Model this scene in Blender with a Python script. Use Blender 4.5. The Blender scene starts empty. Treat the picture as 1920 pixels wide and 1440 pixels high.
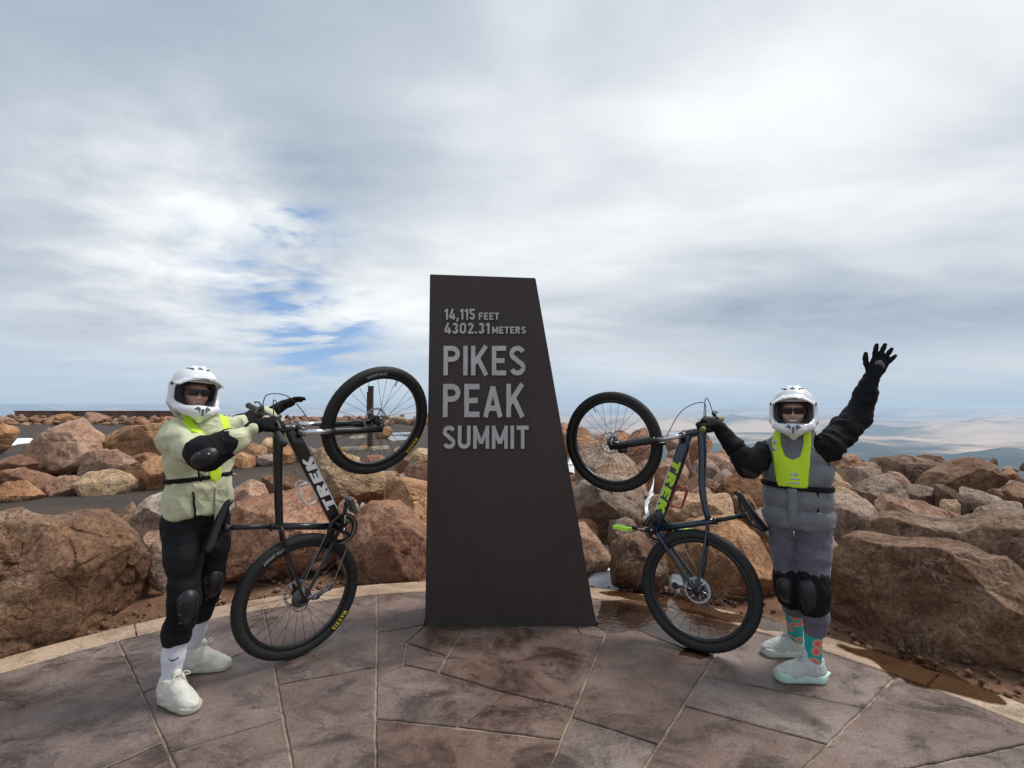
import bpy, bmesh, math, random
import numpy as np
from mathutils import Matrix, Vector

# ------------------------------------------------------------------ camera, sky, sun, exposure
S = bpy.context.scene
COL = S.collection
FPX, PITCH, CAMH = 920.0, math.atan(37 / 920.0), 1.5      # focal length for a 1920 px wide frame
cam_d = bpy.data.cameras.new('camera')
cam_d.sensor_width = 36.0
cam_d.lens = 36.0 * FPX / 1920.0
cam_d.clip_start, cam_d.clip_end = 0.05, 600000.0
cam = bpy.data.objects.new('camera', cam_d)
COL.objects.link(cam)
cam.location = (0, 0, CAMH)
cam.rotation_euler = (math.pi / 2 + PITCH, 0, 0)
S.camera = cam
S.render.resolution_x, S.render.resolution_y = 1024, 768
S.view_settings.view_transform = 'Standard'
S.view_settings.look = 'None'
S.view_settings.exposure = 0.22
S.view_settings.gamma = 1.0
S.cycles.use_denoising = True
S.cycles.max_bounces = 6
S.cycles.diffuse_bounces = 3
S.cycles.glossy_bounces = 3
S.cycles.volume_bounces = 3

SUN_EL, SUN_AZ = math.radians(58), math.radians(70)        # azimuth measured from +Y towards +X
world = bpy.data.worlds.new('World')
S.world = world
world.use_nodes = True

def build_world():
    nt = world.node_tree
    N, L = nt.nodes, nt.links
    N.clear()
    out = N.new('ShaderNodeOutputWorld')
    bg = N.new('ShaderNodeBackground')
    bg.inputs['Strength'].default_value = 0.09
    L.new(bg.outputs[0], out.inputs[0])
    sky = N.new('ShaderNodeTexSky')
    sky.sky_type = 'NISHITA'
    sky.sun_disc = False
    sky.sun_elevation = SUN_EL
    sky.sun_rotation = SUN_AZ
    sky.altitude = 4300
    tc = N.new('ShaderNodeTexCoord')
    sep = N.new('ShaderNodeSeparateXYZ')
    L.new(tc.outputs['Generated'], sep.inputs[0])

    def M(op, a, b=None, c=None, clamp=False):
        n = N.new('ShaderNodeMath'); n.operation = op; n.use_clamp = clamp
        for i, v in enumerate((a, b, c)):
            if v is None: continue
            if isinstance(v, (int, float)): n.inputs[i].default_value = v
            else: L.new(v, n.inputs[i])
        return n.outputs[0]
    def mixc(f, a, b):
        n = N.new('ShaderNodeMix'); n.data_type = 'RGBA'
        if isinstance(f, (int, float)): n.inputs[0].default_value = f
        else: L.new(f, n.inputs[0])
        for i, v in ((6, a), (7, b)):
            if isinstance(v, tuple): n.inputs[i].default_value = (*v, 1)
            else: L.new(v, n.inputs[i])
        return n.outputs[2]
    def sstep(v, lo, hi):
        n = N.new('ShaderNodeMapRange'); n.interpolation_type = 'SMOOTHSTEP'
        L.new(v, n.inputs[0]); n.inputs[1].default_value = lo; n.inputs[2].default_value = hi
        return n.outputs[0]
    zc = M('MAXIMUM', sep.outputs[2], 0.0)
    den = M('ADD', zc, 0.16)
    cx = M('DIVIDE', sep.outputs[0], den)
    cy = M('DIVIDE', sep.outputs[1], den)
    comb = N.new('ShaderNodeCombineXYZ')
    L.new(cx, comb.inputs[0]); L.new(cy, comb.inputs[1])
    def noise(scale, detail, rough, off, dist=0.0, stretch=(1, 1, 1)):
        mp = N.new('ShaderNodeMapping')
        L.new(comb.outputs[0], mp.inputs[0])
        mp.inputs[1].default_value = off
        mp.inputs[3].default_value = stretch
        n = N.new('ShaderNodeTexNoise')
        n.inputs['Scale'].default_value = scale
        n.inputs['Detail'].default_value = detail
        n.inputs['Roughness'].default_value = rough
        n.inputs['Distortion'].default_value = dist
        L.new(mp.outputs[0], n.inputs[0])
        return n.outputs[0]
    def spot(px, py, rad):
        v = Vector(((px - 960) / FPX, math.cos(PITCH) - (720 - py) / FPX * math.sin(PITCH),
                    math.sin(PITCH) + (720 - py) / FPX * math.cos(PITCH))).normalized()
        n = N.new('ShaderNodeVectorMath'); n.operation = 'DISTANCE'
        L.new(tc.outputs['Generated'], n.inputs[0]); n.inputs[1].default_value = v
        m = N.new('ShaderNodeMapRange'); m.interpolation_type = 'SMOOTHSTEP'
        L.new(n.outputs['Value'], m.inputs[0])
        m.inputs[1].default_value = rad; m.inputs[2].default_value = 0.0
        return m.outputs[0]
    big = noise(0.45, 4, 0.42, (3.1, 0.7, 0), 0.3, (0.85, 1.0, 1))
    mid = noise(1.25, 7, 0.50, (1.3, 4.2, 2), 0.35, (0.75, 1.15, 1))
    fine = noise(4.0, 6, 0.55, (7.3, 1.2, 5), 0.2, (0.8, 1.2, 1))
    # thickness of the cloud deck: light where thin, grey where thick
    t = M('ADD', M('MULTIPLY', big, 0.9), M('MULTIPLY', mid, 0.62))
    t = M('ADD', t, M('MULTIPLY', fine, 0.12))
    t = M('SUBTRACT', t, M('MULTIPLY', spot(1120, 460, 0.62), 0.17))
    t = M('SUBTRACT', t, M('MULTIPLY', spot(320, 390, 0.26), 0.15))
    t = M('SUBTRACT', t, M('MULTIPLY', spot(1700, 60, 0.50), 0.11))
    t = M('ADD', t, M('MULTIPLY', spot(330, 190, 0.55), 0.06))
    t = M('ADD', t, M('MULTIPLY', spot(1450, 590, 0.34), 0.04))
    puff = noise(3.2, 7, 0.6, (4.4, 8.1, 1), 0.2)
    t = M('ADD', t, M('MULTIPLY', M('MULTIPLY', spot(400, 470, 0.42), M('SUBTRACT', puff, 0.5)), 0.75))
    ramp = N.new('ShaderNodeValToRGB')
    L.new(t, ramp.inputs[0])
    e = ramp.color_ramp.elements
    e[0].position, e[0].color = 0.52, (9.2, 9.5, 9.7, 1)
    e[1].position, e[1].color = 1.08, (3.5, 4.2, 5.2, 1)
    for p, c in ((0.68, (7.0, 7.45, 7.9)), (0.80, (5.3, 5.95, 6.7)), (0.93, (4.2, 4.9, 5.8))):
        k = e.new(p); k.color = (*c, 1)
    # breaks of blue sky low on the one side
    hole = M('MULTIPLY', spot(510, 455, 0.17), sstep(noise(2.2, 6, 0.55, (2.0, 5.1, 1), 0.3, (0.9, 1.1, 1)), 0.44, 0.66))
    hole2 = M('MULTIPLY', spot(575, 585, 0.20), sstep(noise(1.9, 6, 0.55, (6.0, 2.4, 3), 0.3, (0.7, 1.2, 1)), 0.42, 0.64))
    hole = M('MAXIMUM', hole, hole2)
    hole = M('MULTIPLY', hole, 1.9, clamp=True)
    # bluish pale air towards the horizon, streaked with thin cloud
    low = M('SUBTRACT', 1.0, sstep(sep.outputs[2], 0.0, 0.20))
    air = mixc(sstep(mid, 0.40, 0.66), (5.0, 6.2, 7.6), (7.0, 7.45, 7.9))
    cloud = mixc(M('MULTIPLY', low, 0.70), ramp.outputs[0], air)
    hz = M('SUBTRACT', 1.0, sstep(sep.outputs[2], -0.01, 0.075))
    cloud = mixc(M('MULTIPLY', hz, 0.9), cloud, (4.2, 5.5, 6.7))
    skyb = mixc(0.6, sky.outputs[0], (2.6, 4.7, 8.2))
    col = mixc(M('MULTIPLY', hole, 0.92), cloud, skyb)
    L.new(col, bg.inputs['Color'])
build_world()

sun_d = bpy.data.lights.new('sun', 'SUN')
sun_d.energy = 2.7
sun_d.angle = math.radians(24)
sun_d.color = (1.0, 0.96, 0.90)
sun = bpy.data.objects.new('sun', sun_d)
COL.objects.link(sun)
sd = Vector((math.sin(SUN_AZ) * math.cos(SUN_EL), math.cos(SUN_AZ) * math.cos(SUN_EL), math.sin(SUN_EL)))
sun.rotation_euler = sd.to_track_quat('Z', 'Y').to_euler()
sun.location = sd * 50

# ------------------------------------------------------------------ helpers
R = random.Random(7)
def ray(px, py):
    u, v = (px - 960) / FPX, (720 - py) / FPX
    return Vector((u, math.cos(PITCH) - v * math.sin(PITCH), math.sin(PITCH) + v * math.cos(PITCH)))
def P(px, py, d):                      # point seen at a pixel of the photo, d metres in front
    r = ray(px, py)
    return Vector((0, 0, CAMH)) + r * (d / r.y)
def G(px, py, z=0.0):                  # point of the ground seen at a pixel
    r = ray(px, py)
    return Vector((0, 0, CAMH)) + r * ((z - CAMH) / r.z)
def A(v): return np.array(v, dtype=np.float64)

def tag(o, label=None, cat=None, group=None, kind=None):
    if label: o['label'] = label
    if cat: o['category'] = cat
    if group: o['group'] = group
    if kind: o['kind'] = kind
    return o
def link(name, me, parent=None):
    o = bpy.data.objects.new(name, me)
    COL.objects.link(o)
    if parent is not None: o.parent = parent
    return o
def empty(name, loc=(0, 0, 0), mat=None):
    o = link(name, None)
    if mat is not None: o.matrix_world = mat
    else: o.location = loc
    return o
def make_mesh(name, V, F, mat, smooth=True):
    me = bpy.data.meshes.new(name)
    V = np.asarray(V, dtype=np.float32)
    if isinstance(F, np.ndarray):
        n, k = F.shape
        me.vertices.add(len(V)); me.vertices.foreach_set('co', V.ravel())
        me.loops.add(n * k); me.loops.foreach_set('vertex_index', F.astype(np.int32).ravel())
        me.polygons.add(n); me.polygons.foreach_set('loop_start', np.arange(0, n * k, k, dtype=np.int32))
        me.update(calc_edges=True)
    else:
        me.from_pydata([tuple(map(float, v)) for v in V], [], F)
        me.update()
    if smooth: me.polygons.foreach_set('use_smooth', np.ones(len(me.polygons), dtype=bool))
    for m in (mat if isinstance(mat, (list, tuple)) else [mat]):
        if m is not None: me.materials.append(m)
    return me
def mobj(name, V, F, mat, parent=None, smooth=True, world=False):
    V = np.asarray(V, dtype=np.float64)
    if world:
        q = parent
        while q is not None: V = V - A(q.location); q = q.parent
    return link(name, make_mesh(name, V, F, mat, smooth), parent)

def hash3(i, j, k, seed):
    h = (i.astype(np.uint32) * np.uint32(374761393) + j.astype(np.uint32) * np.uint32(668265263)
         + k.astype(np.uint32) * np.uint32(2246822519) + np.uint32(seed * 3266489917 & 0xffffffff))
    h ^= h >> np.uint32(13); h *= np.uint32(1274126177); h ^= h >> np.uint32(16)
    return (h & np.uint32(0xffffff)).astype(np.float64) / 8388607.5 - 1.0
def vnoise(p, seed=0):
    p = np.asarray(p, dtype=np.float64)
    i = np.floor(p); f = p - i; u = f * f * (3 - 2 * f); i = i.astype(np.int64)
    r = 0
    for a in (0, 1):
        for b in (0, 1):
            for c in (0, 1):
                w = (u[:, 0] if a else 1 - u[:, 0]) * (u[:, 1] if b else 1 - u[:, 1]) * (u[:, 2] if c else 1 - u[:, 2])
                r = r + w * hash3(i[:, 0] + a, i[:, 1] + b, i[:, 2] + c, seed)
    return r
def fbm(p, oct=4, seed=0, gain=0.5):
    s, a = 0, 1.0
    for o in range(oct):
        s = s + a * vnoise(p * (2.03 ** o) + o * 17.3, seed + o); a *= gain
    return s
def vnormals(V, F):
    n = np.cross(V[F[:, 1]] - V[F[:, 0]], V[F[:, 2]] - V[F[:, 0]])
    N = np.zeros_like(V)
    for k in range(F.shape[1]): np.add.at(N, F[:, k], n)
    return N / (np.linalg.norm(N, axis=1, keepdims=True) + 1e-12)

# ------------------------------------------------------------------ materials
def nodes(name):
    m = bpy.data.materials.new(name)
    m.use_nodes = True
    nt = m.node_tree
    return m, nt, nt.nodes['Principled BSDF']
def plain(name, col, rough=0.6, metal=0.0, var=0.06, scale=30, bump=0.0, spec=0.5, coat=0.0, sheen=0.0, folds=0.0):
    m, nt, b = nodes(name)
    N, L = nt.nodes, nt.links
    b.inputs['Roughness'].default_value = rough
    b.inputs['Metallic'].default_value = metal
    b.inputs['Specular IOR Level'].default_value = spec
    b.inputs['Coat Weight'].default_value = coat
    b.inputs['Sheen Weight'].default_value = sheen
    tc = N.new('ShaderNodeTexCoord')
    n = N.new('ShaderNodeTexNoise'); n.inputs['Scale'].default_value = scale; n.inputs['Detail'].default_value = 5
    L.new(tc.outputs['Object'], n.inputs[0])
    r = N.new('ShaderNodeValToRGB')
    r.color_ramp.elements[0].position, r.color_ramp.elements[1].position = 0.3, 0.7
    r.color_ramp.elements[0].color = (*[max(0, c * (1 - var * 2)) for c in col], 1)
    r.color_ramp.elements[1].color = (*[min(1, c * (1 + var * 2)) for c in col], 1)
    L.new(n.outputs[0], r.inputs[0]); L.new(r.outputs[0], b.inputs['Base Color'])
    rr = N.new('ShaderNodeMapRange')
    rr.inputs[3].default_value = max(0.02, rough - 0.08); rr.inputs[4].default_value = min(1, rough + 0.08)
    L.new(n.outputs[0], rr.inputs[0]); L.new(rr.outputs[0], b.inputs['Roughness'])
    if bump:
        bp = N.new('ShaderNodeBump'); bp.inputs['Strength'].default_value = bump; bp.inputs['Distance'].default_value = 0.004
        n2 = N.new('ShaderNodeTexNoise'); n2.inputs['Scale'].default_value = scale * 6; n2.inputs['Detail'].default_value = 4
        L.new(tc.outputs['Object'], n2.inputs[0]); L.new(n2.outputs[0], bp.inputs['Height']); L.new(bp.outputs[0], b.inputs['Normal'])
        if folds:
            n3 = N.new('ShaderNodeTexNoise'); n3.inputs['Scale'].default_value = 5.5; n3.inputs['Detail'].default_value = 2.0; n3.inputs['Distortion'].default_value = 0.6
            L.new(tc.outputs['Object'], n3.inputs[0])
            r3 = N.new('ShaderNodeMath'); r3.operation = 'SUBTRACT'; r3.inputs[1].default_value = 0.5; L.new(n3.outputs[0], r3.inputs[0])
            r4 = N.new('ShaderNodeMath'); r4.operation = 'ABSOLUTE'; L.new(r3.outputs[0], r4.inputs[0])
            r5 = N.new('ShaderNodeMath'); r5.operation = 'POWER'; r5.inputs[1].default_value = 0.6; L.new(r4.outputs[0], r5.inputs[0])
            b3 = N.new('ShaderNodeBump'); b3.inputs['Strength'].default_value = folds; b3.inputs['Distance'].default_value = 0.03; b3.invert = True
            L.new(r5.outputs[0], b3.inputs['Height']); L.new(b3.outputs[0], bp.inputs['Normal'])
    return m

def rock_mat(name, c1, c2, c3, vein=0.5):
    m, nt, b = nodes(name)
    N, L = nt.nodes, nt.links
    tc = N.new('ShaderNodeTexCoord'); oi = N.new('ShaderNodeObjectInfo')
    off = N.new('ShaderNodeVectorMath'); off.operation = 'SCALE'; off.inputs[0].default_value = (37, 91, 53)
    L.new(oi.outputs['Random'], off.inputs['Scale'])
    ad = N.new('ShaderNodeVectorMath'); ad.operation = 'ADD'
    L.new(tc.outputs['Object'], ad.inputs[0]); L.new(off.outputs[0], ad.inputs[1])
    def noise(s, d, r, dist=0.0):
        n = N.new('ShaderNodeTexNoise'); n.inputs['Scale'].default_value = s; n.inputs['Detail'].default_value = d
        n.inputs['Roughness'].default_value = r; n.inputs['Distortion'].default_value = dist
        L.new(ad.outputs[0], n.inputs[0]); return n
    def ramp(src, stops):
        r = N.new('ShaderNodeValToRGB'); L.new(src, r.inputs[0]); e = r.color_ramp.elements
        e[0].position, e[0].color = stops[0][0], (*stops[0][1], 1); e[1].position, e[1].color = stops[-1][0], (*stops[-1][1], 1)
        for p, c in stops[1:-1]:
            k = e.new(p); k.color = (*c, 1)
        return r.outputs[0]
    def mix(f, a, bb, mode='MIX'):
        n = N.new('ShaderNodeMix'); n.data_type = 'RGBA'; n.blend_type = mode
        if isinstance(f, float): n.inputs[0].default_value = f
        else: L.new(f, n.inputs[0])
        for i, v in ((6, a), (7, bb)):
            if isinstance(v, tuple): n.inputs[i].default_value = (*v, 1)
            else: L.new(v, n.inputs[i])
        return n.outputs[2]
    base = ramp(noise(1.6, 5, 0.62, 0.4).outputs[0], [(0.33, c2), (0.5, c1), (0.68, c3)])
    grain = ramp(noise(42, 3, 0.7).outputs[0], [(0.36, (0.45, 0.42, 0.40)), (0.5, (1, 1, 1)), (0.64, (1.25, 1.22, 1.18))])
    col = mix(0.85, base, grain, 'MULTIPLY')
    blot = ramp(noise(6.5, 5, 0.7, 0.8).outputs[0], [(0.42, (0.62, 0.56, 0.52)), (0.56, (1, 1, 1))])
    col = mix(0.8, col, blot, 'MULTIPLY')
    # thin pale veins and scratches
    vn = N.new('ShaderNodeMath'); vn.operation = 'ABSOLUTE'
    vs = N.new('ShaderNodeMath'); vs.operation = 'SUBTRACT'; vs.inputs[1].default_value = 0.5
    L.new(noise(3.2, 6, 0.68, 1.2).outputs[0], vs.inputs[0]); L.new(vs.outputs[0], vn.inputs[0])
    vr = N.new('ShaderNodeMapRange'); L.new(vn.outputs[0], vr.inputs[0])
    vr.inputs[1].default_value = 0.0; vr.inputs[2].default_value = 0.016; vr.inputs[3].default_value = vein; vr.inputs[4].default_value = 0.0
    msk = N.new('ShaderNodeMath'); msk.operation = 'MULTIPLY'
    L.new(vr.outputs[0], msk.inputs[0]); L.new(ramp(noise(2.2, 4, 0.6).outputs[0], [(0.48, (0, 0, 0)), (0.62, (1, 1, 1))]), msk.inputs[1])
    col = mix(msk.outputs[0], col, (0.52, 0.40, 0.31))
    wv = N.new('ShaderNodeVectorMath'); wv.operation = 'MULTIPLY_ADD'; L.new(noise(2.2, 3, 0.6).outputs['Color'], wv.inputs[0]); wv.inputs[1].default_value = (0.5, 0.5, 0.5); L.new(ad.outputs[0], wv.inputs[2])
    vo = N.new('ShaderNodeTexVoronoi'); vo.feature = 'DISTANCE_TO_EDGE'; vo.inputs['Scale'].default_value = 1.7; L.new(wv.outputs[0], vo.inputs[0])
    ck = N.new('ShaderNodeMapRange'); L.new(vo.outputs['Distance'], ck.inputs[0]); ck.inputs[1].default_value = 0.0; ck.inputs[2].default_value = 0.012
    ckm = N.new('ShaderNodeMath'); ckm.operation = 'MAXIMUM'; L.new(ck.outputs[0], ckm.inputs[0]); L.new(ramp(noise(1.1, 4, 0.6).outputs[0], [(0.44, (0, 0, 0)), (0.56, (1, 1, 1))]), ckm.inputs[1])
    col = mix(ckm.outputs[0], mix(1.0, col, (0.55, 0.50, 0.48), 'MULTIPLY'), col)
    hs = N.new('ShaderNodeHueSaturation')
    mr = N.new('ShaderNodeMapRange'); L.new(oi.outputs['Random'], mr.inputs[0]); mr.inputs[3].default_value = 0.82; mr.inputs[4].default_value = 1.15
    L.new(mr.outputs[0], hs.inputs['Value']); L.new(col, hs.inputs['Color'])
    L.new(hs.outputs[0], b.inputs['Base Color'])
    b.inputs['Roughness'].default_value = 0.85
    b.inputs['Specular IOR Level'].default_value = 0.3
    h1 = noise(9, 6, 0.72); h2 = noise(60, 3, 0.7)
    hm = N.new('ShaderNodeMath'); hm.operation = 'MULTIPLY_ADD'; hm.inputs[1].default_value = 0.22
    L.new(h2.outputs[0], hm.inputs[0]); L.new(h1.outputs[0], hm.inputs[2])
    bp = N.new('ShaderNodeBump'); bp.inputs['Strength'].default_value = 0.75; bp.inputs['Distance'].default_value = 0.035
    ha = N.new('ShaderNodeMath'); ha.operation = 'MULTIPLY_ADD'; ha.inputs[1].default_value = 0.35; L.new(ckm.outputs[0], ha.inputs[0]); L.new(hm.outputs[0], ha.inputs[2])
    L.new(ha.outputs[0], bp.inputs['Height']); L.new(bp.outputs[0], b.inputs['Normal'])
    return m
ROCK = {
    'o': rock_mat('rock_orange', (0.408, 0.216, 0.106), (0.275, 0.134, 0.065), (0.513, 0.305, 0.168)),
    'r': rock_mat('rock_red', (0.331, 0.174, 0.109), (0.216, 0.106, 0.066), (0.423, 0.245, 0.163)),
    'p': rock_mat('rock_pink', (0.386, 0.237, 0.163), (0.267, 0.151, 0.103), (0.478, 0.321, 0.233)),
    'g': rock_mat('rock_grey', (0.322, 0.237, 0.181), (0.202, 0.143, 0.109), (0.414, 0.321, 0.253)),
    't': rock_mat('rock_tan', (0.488, 0.335, 0.202), (0.368, 0.223, 0.131), (0.570, 0.419, 0.265)),
    'd': rock_mat('rock_dark', (0.183, 0.119, 0.080), (0.106, 0.073, 0.052), (0.289, 0.190, 0.128)),
    'b': rock_mat('rock_brown', (0.229, 0.129, 0.075), (0.137, 0.074, 0.042), (0.303, 0.190, 0.118), 0.8),
    'w': rock_mat('rock_pale', (0.497, 0.402, 0.332), (0.313, 0.241, 0.194), (0.607, 0.518, 0.435)),
}

# ------------------------------------------------------------------ the ground: summit, slopes and the plains far below
def ground_mat():
    m, nt, b = nodes('summit_ground')
    N, L = nt.nodes, nt.links
    geo = N.new('ShaderNodeNewGeometry')
    def noise(s, d, r, dist=0.0, st=None):
        n = N.new('ShaderNodeTexNoise'); n.inputs['Scale'].default_value = s; n.inputs['Detail'].default_value = d
        n.inputs['Roughness'].default_value = r; n.inputs['Distortion'].default_value = dist
        if st:
            mp = N.new('ShaderNodeMapping'); mp.inputs[3].default_value = st
            L.new(geo.outputs['Position'], mp.inputs[0]); L.new(mp.outputs[0], n.inputs[0])
        else: L.new(geo.outputs['Position'], n.inputs[0])
        return n.outputs[0]
    def ramp(src, stops):
        r = N.new('ShaderNodeValToRGB'); L.new(src, r.inputs[0]); e = r.color_ramp.elements
        e[0].position, e[0].color = stops[0][0], (*stops[0][1], 1); e[1].position, e[1].color = stops[-1][0], (*stops[-1][1], 1)
        for p, c in stops[1:-1]:
            k = e.new(p); k.color = (*c, 1)
        return r.outputs[0]
    def mix(f, a, bb, mode='MIX'):
        n = N.new('ShaderNodeMix'); n.data_type = 'RGBA'; n.blend_type = mode
        if isinstance(f, float): n.inputs[0].default_value = f
        else: L.new(f, n.inputs[0])
        for i, v in ((6, a), (7, bb)):
            if isinstance(v, tuple): n.inputs[i].default_value = (*v, 1)
            else: L.new(v, n.inputs[i])
        return n.outputs[2]
    dirt = ramp(noise(3.5, 9, 0.7), [(0.35, (0.13, 0.075, 0.05)), (0.52, (0.22, 0.125, 0.08)), (0.7, (0.31, 0.20, 0.14))])
    dirt = mix(0.8, dirt, ramp(noise(55, 6, 0.75), [(0.38, (0.45, 0.4, 0.38)), (0.62, (1.3, 1.25, 1.2))]), 'MULTIPLY')
    # plains: dark wooded foothills nearer, pale dry grass and fields further out
    sx = N.new('ShaderNodeSeparateXYZ'); L.new(geo.outputs['Position'], sx.inputs[0])
    ln = N.new('ShaderNodeVectorMath'); ln.operation = 'LENGTH'; L.new(geo.outputs['Position'], ln.inputs[0])
    wood = (0.022, 0.036, 0.026)
    field = ramp(noise(0.00012, 7, 0.62, 0.6, (0.45, 1.0, 1)), [(0.40, (0.05, 0.07, 0.05)), (0.46, (0.22, 0.16, 0.11)), (0.52, (0.48, 0.34, 0.23)), (0.60, (0.66, 0.48, 0.34))])
    d = N.new('ShaderNodeMapRange'); L.new(ln.outputs['Value'], d.inputs[0])
    d.inputs[1].default_value = 22000; d.inputs[2].default_value = 52000; d.inputs[3].default_value = -0.25; d.inputs[4].default_value = 0.55
    dn = N.new('ShaderNodeMath'); dn.operation = 'ADD'; L.new(d.outputs[0], dn.inputs[0]); L.new(noise(0.00009, 7, 0.62, 0.5, (0.5, 1, 1)), dn.inputs[1])
    fm = N.new('ShaderNodeMapRange'); fm.interpolation_type = 'SMOOTHSTEP'; L.new(dn.outputs[0], fm.inputs[0])
    fm.inputs[1].default_value = 0.50; fm.inputs[2].default_value = 0.62
    far = mix(fm.outputs[0], mix(0.75, wood, ramp(noise(0.00045, 8, 0.68, 0.4, (0.7, 1, 1)), [(0.42, (0.010, 0.020, 0.018)), (0.58, (0.05, 0.065, 0.045)), (0.70, (0.22, 0.19, 0.13))])), field)
    fd = N.new('ShaderNodeMapRange'); L.new(ln.outputs['Value'], fd.inputs[0]); fd.inputs[1].default_value = 600; fd.inputs[2].default_value = 3000
    L.new(mix(fd.outputs[0], dirt, far), b.inputs['Base Color'])
    b.inputs['Roughness'].default_value = 0.95
    b.inputs['Specular IOR Level'].default_value = 0.15
    bp = N.new('ShaderNodeBump'); bp.inputs['Strength'].default_value = 0.6; bp.inputs['Distance'].default_value = 0.03
    L.new(noise(28, 8, 0.75), bp.inputs['Height']); L.new(bp.outputs[0], b.inputs['Normal'])
    return m

def build_ground():
    seg = 480
    rr = np.concatenate([[0.02], np.linspace(0.4, 12, 46), np.geomspace(12.4, 170000, 150)])
    th = np.linspace(-np.pi, np.pi, seg, endpoint=False)      # azimuth from +Y towards +X
    r, t = np.meshgrid(rr, th, indexing='ij')
    x, y = r * np.sin(t), r * np.cos(t)
    def ss(v, a, b):
        u = np.clip((v - a) / (b - a), 0, 1); return u * u * (3 - 2 * u)
    deg = np.degrees(t)
    edge = 50 - 36 * ss(deg, -9, 7) + 40 * ss(deg, 70, 130)
    over = np.maximum(r - edge, 0)
    base = -2380 * (1 - np.exp(-over / 3600.0))
    q = np.stack([x.ravel(), y.ravel(), 0 * x.ravel()], 1)
    n_small = fbm(q * 0.8, 4, 3).reshape(x.shape)
    plaza = np.hypot(x + 0.37, y - 0.87)
    left = ss(-x, 1.0, 2.5) * ss(plaza, 3.9, 5.0)
    small = (0.05 - 0.04 * left) * n_small * ss(plaza, 3.6, 5.0) - 0.085 + 0.062 * left
    n_far = fbm(q / 9000.0, 5, 9).reshape(x.shape)
    n_ridge = 1 - np.abs(fbm(q / 14000.0, 5, 21).reshape(x.shape))
    foot = np.maximum(0, 1 - np.abs(fbm(q / 5200.0, 5, 33).reshape(x.shape)) - 0.35) * ss(over, 3000, 9000) * (1 - ss(r, 26000, 48000))
    hills = 230 * n_far * ss(over, 1500, 9000) + 900 * foot
    front = ss(deg, -100, -80) * (1 - ss(deg, 80, 100))
    n2 = 1 - np.abs(fbm(q / 21000.0, 6, 77).reshape(x.shape))
    mts = ss(r, 100000, 132000) * (1 - 0.6 * ss(r, 150000, 170000)) * (1250 + 1900 * (n_ridge - 0.55)) * (0.75 + 0.35 * ss(-deg, -5, 15))
    mts = np.maximum(mts, 0) + np.maximum(n2 - 0.62, 0) * 2600 * ss(r, 42000, 55000) * (1 - ss(r, 75000, 95000))
    rough = 40 * fbm(q / 350.0, 4, 5).reshape(x.shape) * ss(over, 150, 2500)
    z = base + np.where(over > 0, 0, 0) + small * (over < 60) + hills + mts + rough
    z = np.where(r > 3000, np.minimum(z, -25.0), z)
    V = np.stack([x.ravel(), y.ravel(), z.ravel()], 1)
    i, j = np.meshgrid(np.arange(len(rr) - 1), np.arange(seg), indexing='ij')
    a = (i * seg + j).ravel(); bq = (i * seg + (j + 1) % seg).ravel(); c = a + seg; dq = bq + seg
    F = np.stack([a, c, dq, bq], 1)[:, ::-1]
    o = mobj('ground', V, F, ground_mat())
    tag(o, 'brown stony summit ground falling away to the hazy blue plains', 'ground', kind='structure')
    return float(z.min())
ZMIN = build_ground()

def flat_poly(name, pts, z, mat, parent=None, sub=0):
    bm = bmesh.new()
    vs = [bm.verts.new((p[0], p[1], z)) for p in pts]
    f = bm.faces.new(vs)
    bm.normal_update()
    if f.normal.z < 0: f.normal_flip()
    bmesh.ops.triangulate(bm, faces=bm.faces[:])
    me = bpy.data.meshes.new(name); bm.to_mesh(me); bm.free(); me.materials.append(mat)
    return link(name, me, parent)
def wobble(pts, n=6, amp=0.12, seed=1):
    out = []
    for k in range(len(pts)):
        a, b = Vector(pts[k][:2]), Vector(pts[(k + 1) % len(pts)][:2])
        for s in range(n):
            out.append(tuple(a.lerp(b, s / n)))
    q = np.array([(p[0], p[1], 0) for p in out])
    dx, dy = fbm(q * 1.7, 4, seed), fbm(q * 1.7, 4, seed + 50)
    return [(p[0] + amp * dx[i], p[1] + amp * dy[i]) for i, p in enumerate(out)]

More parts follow.
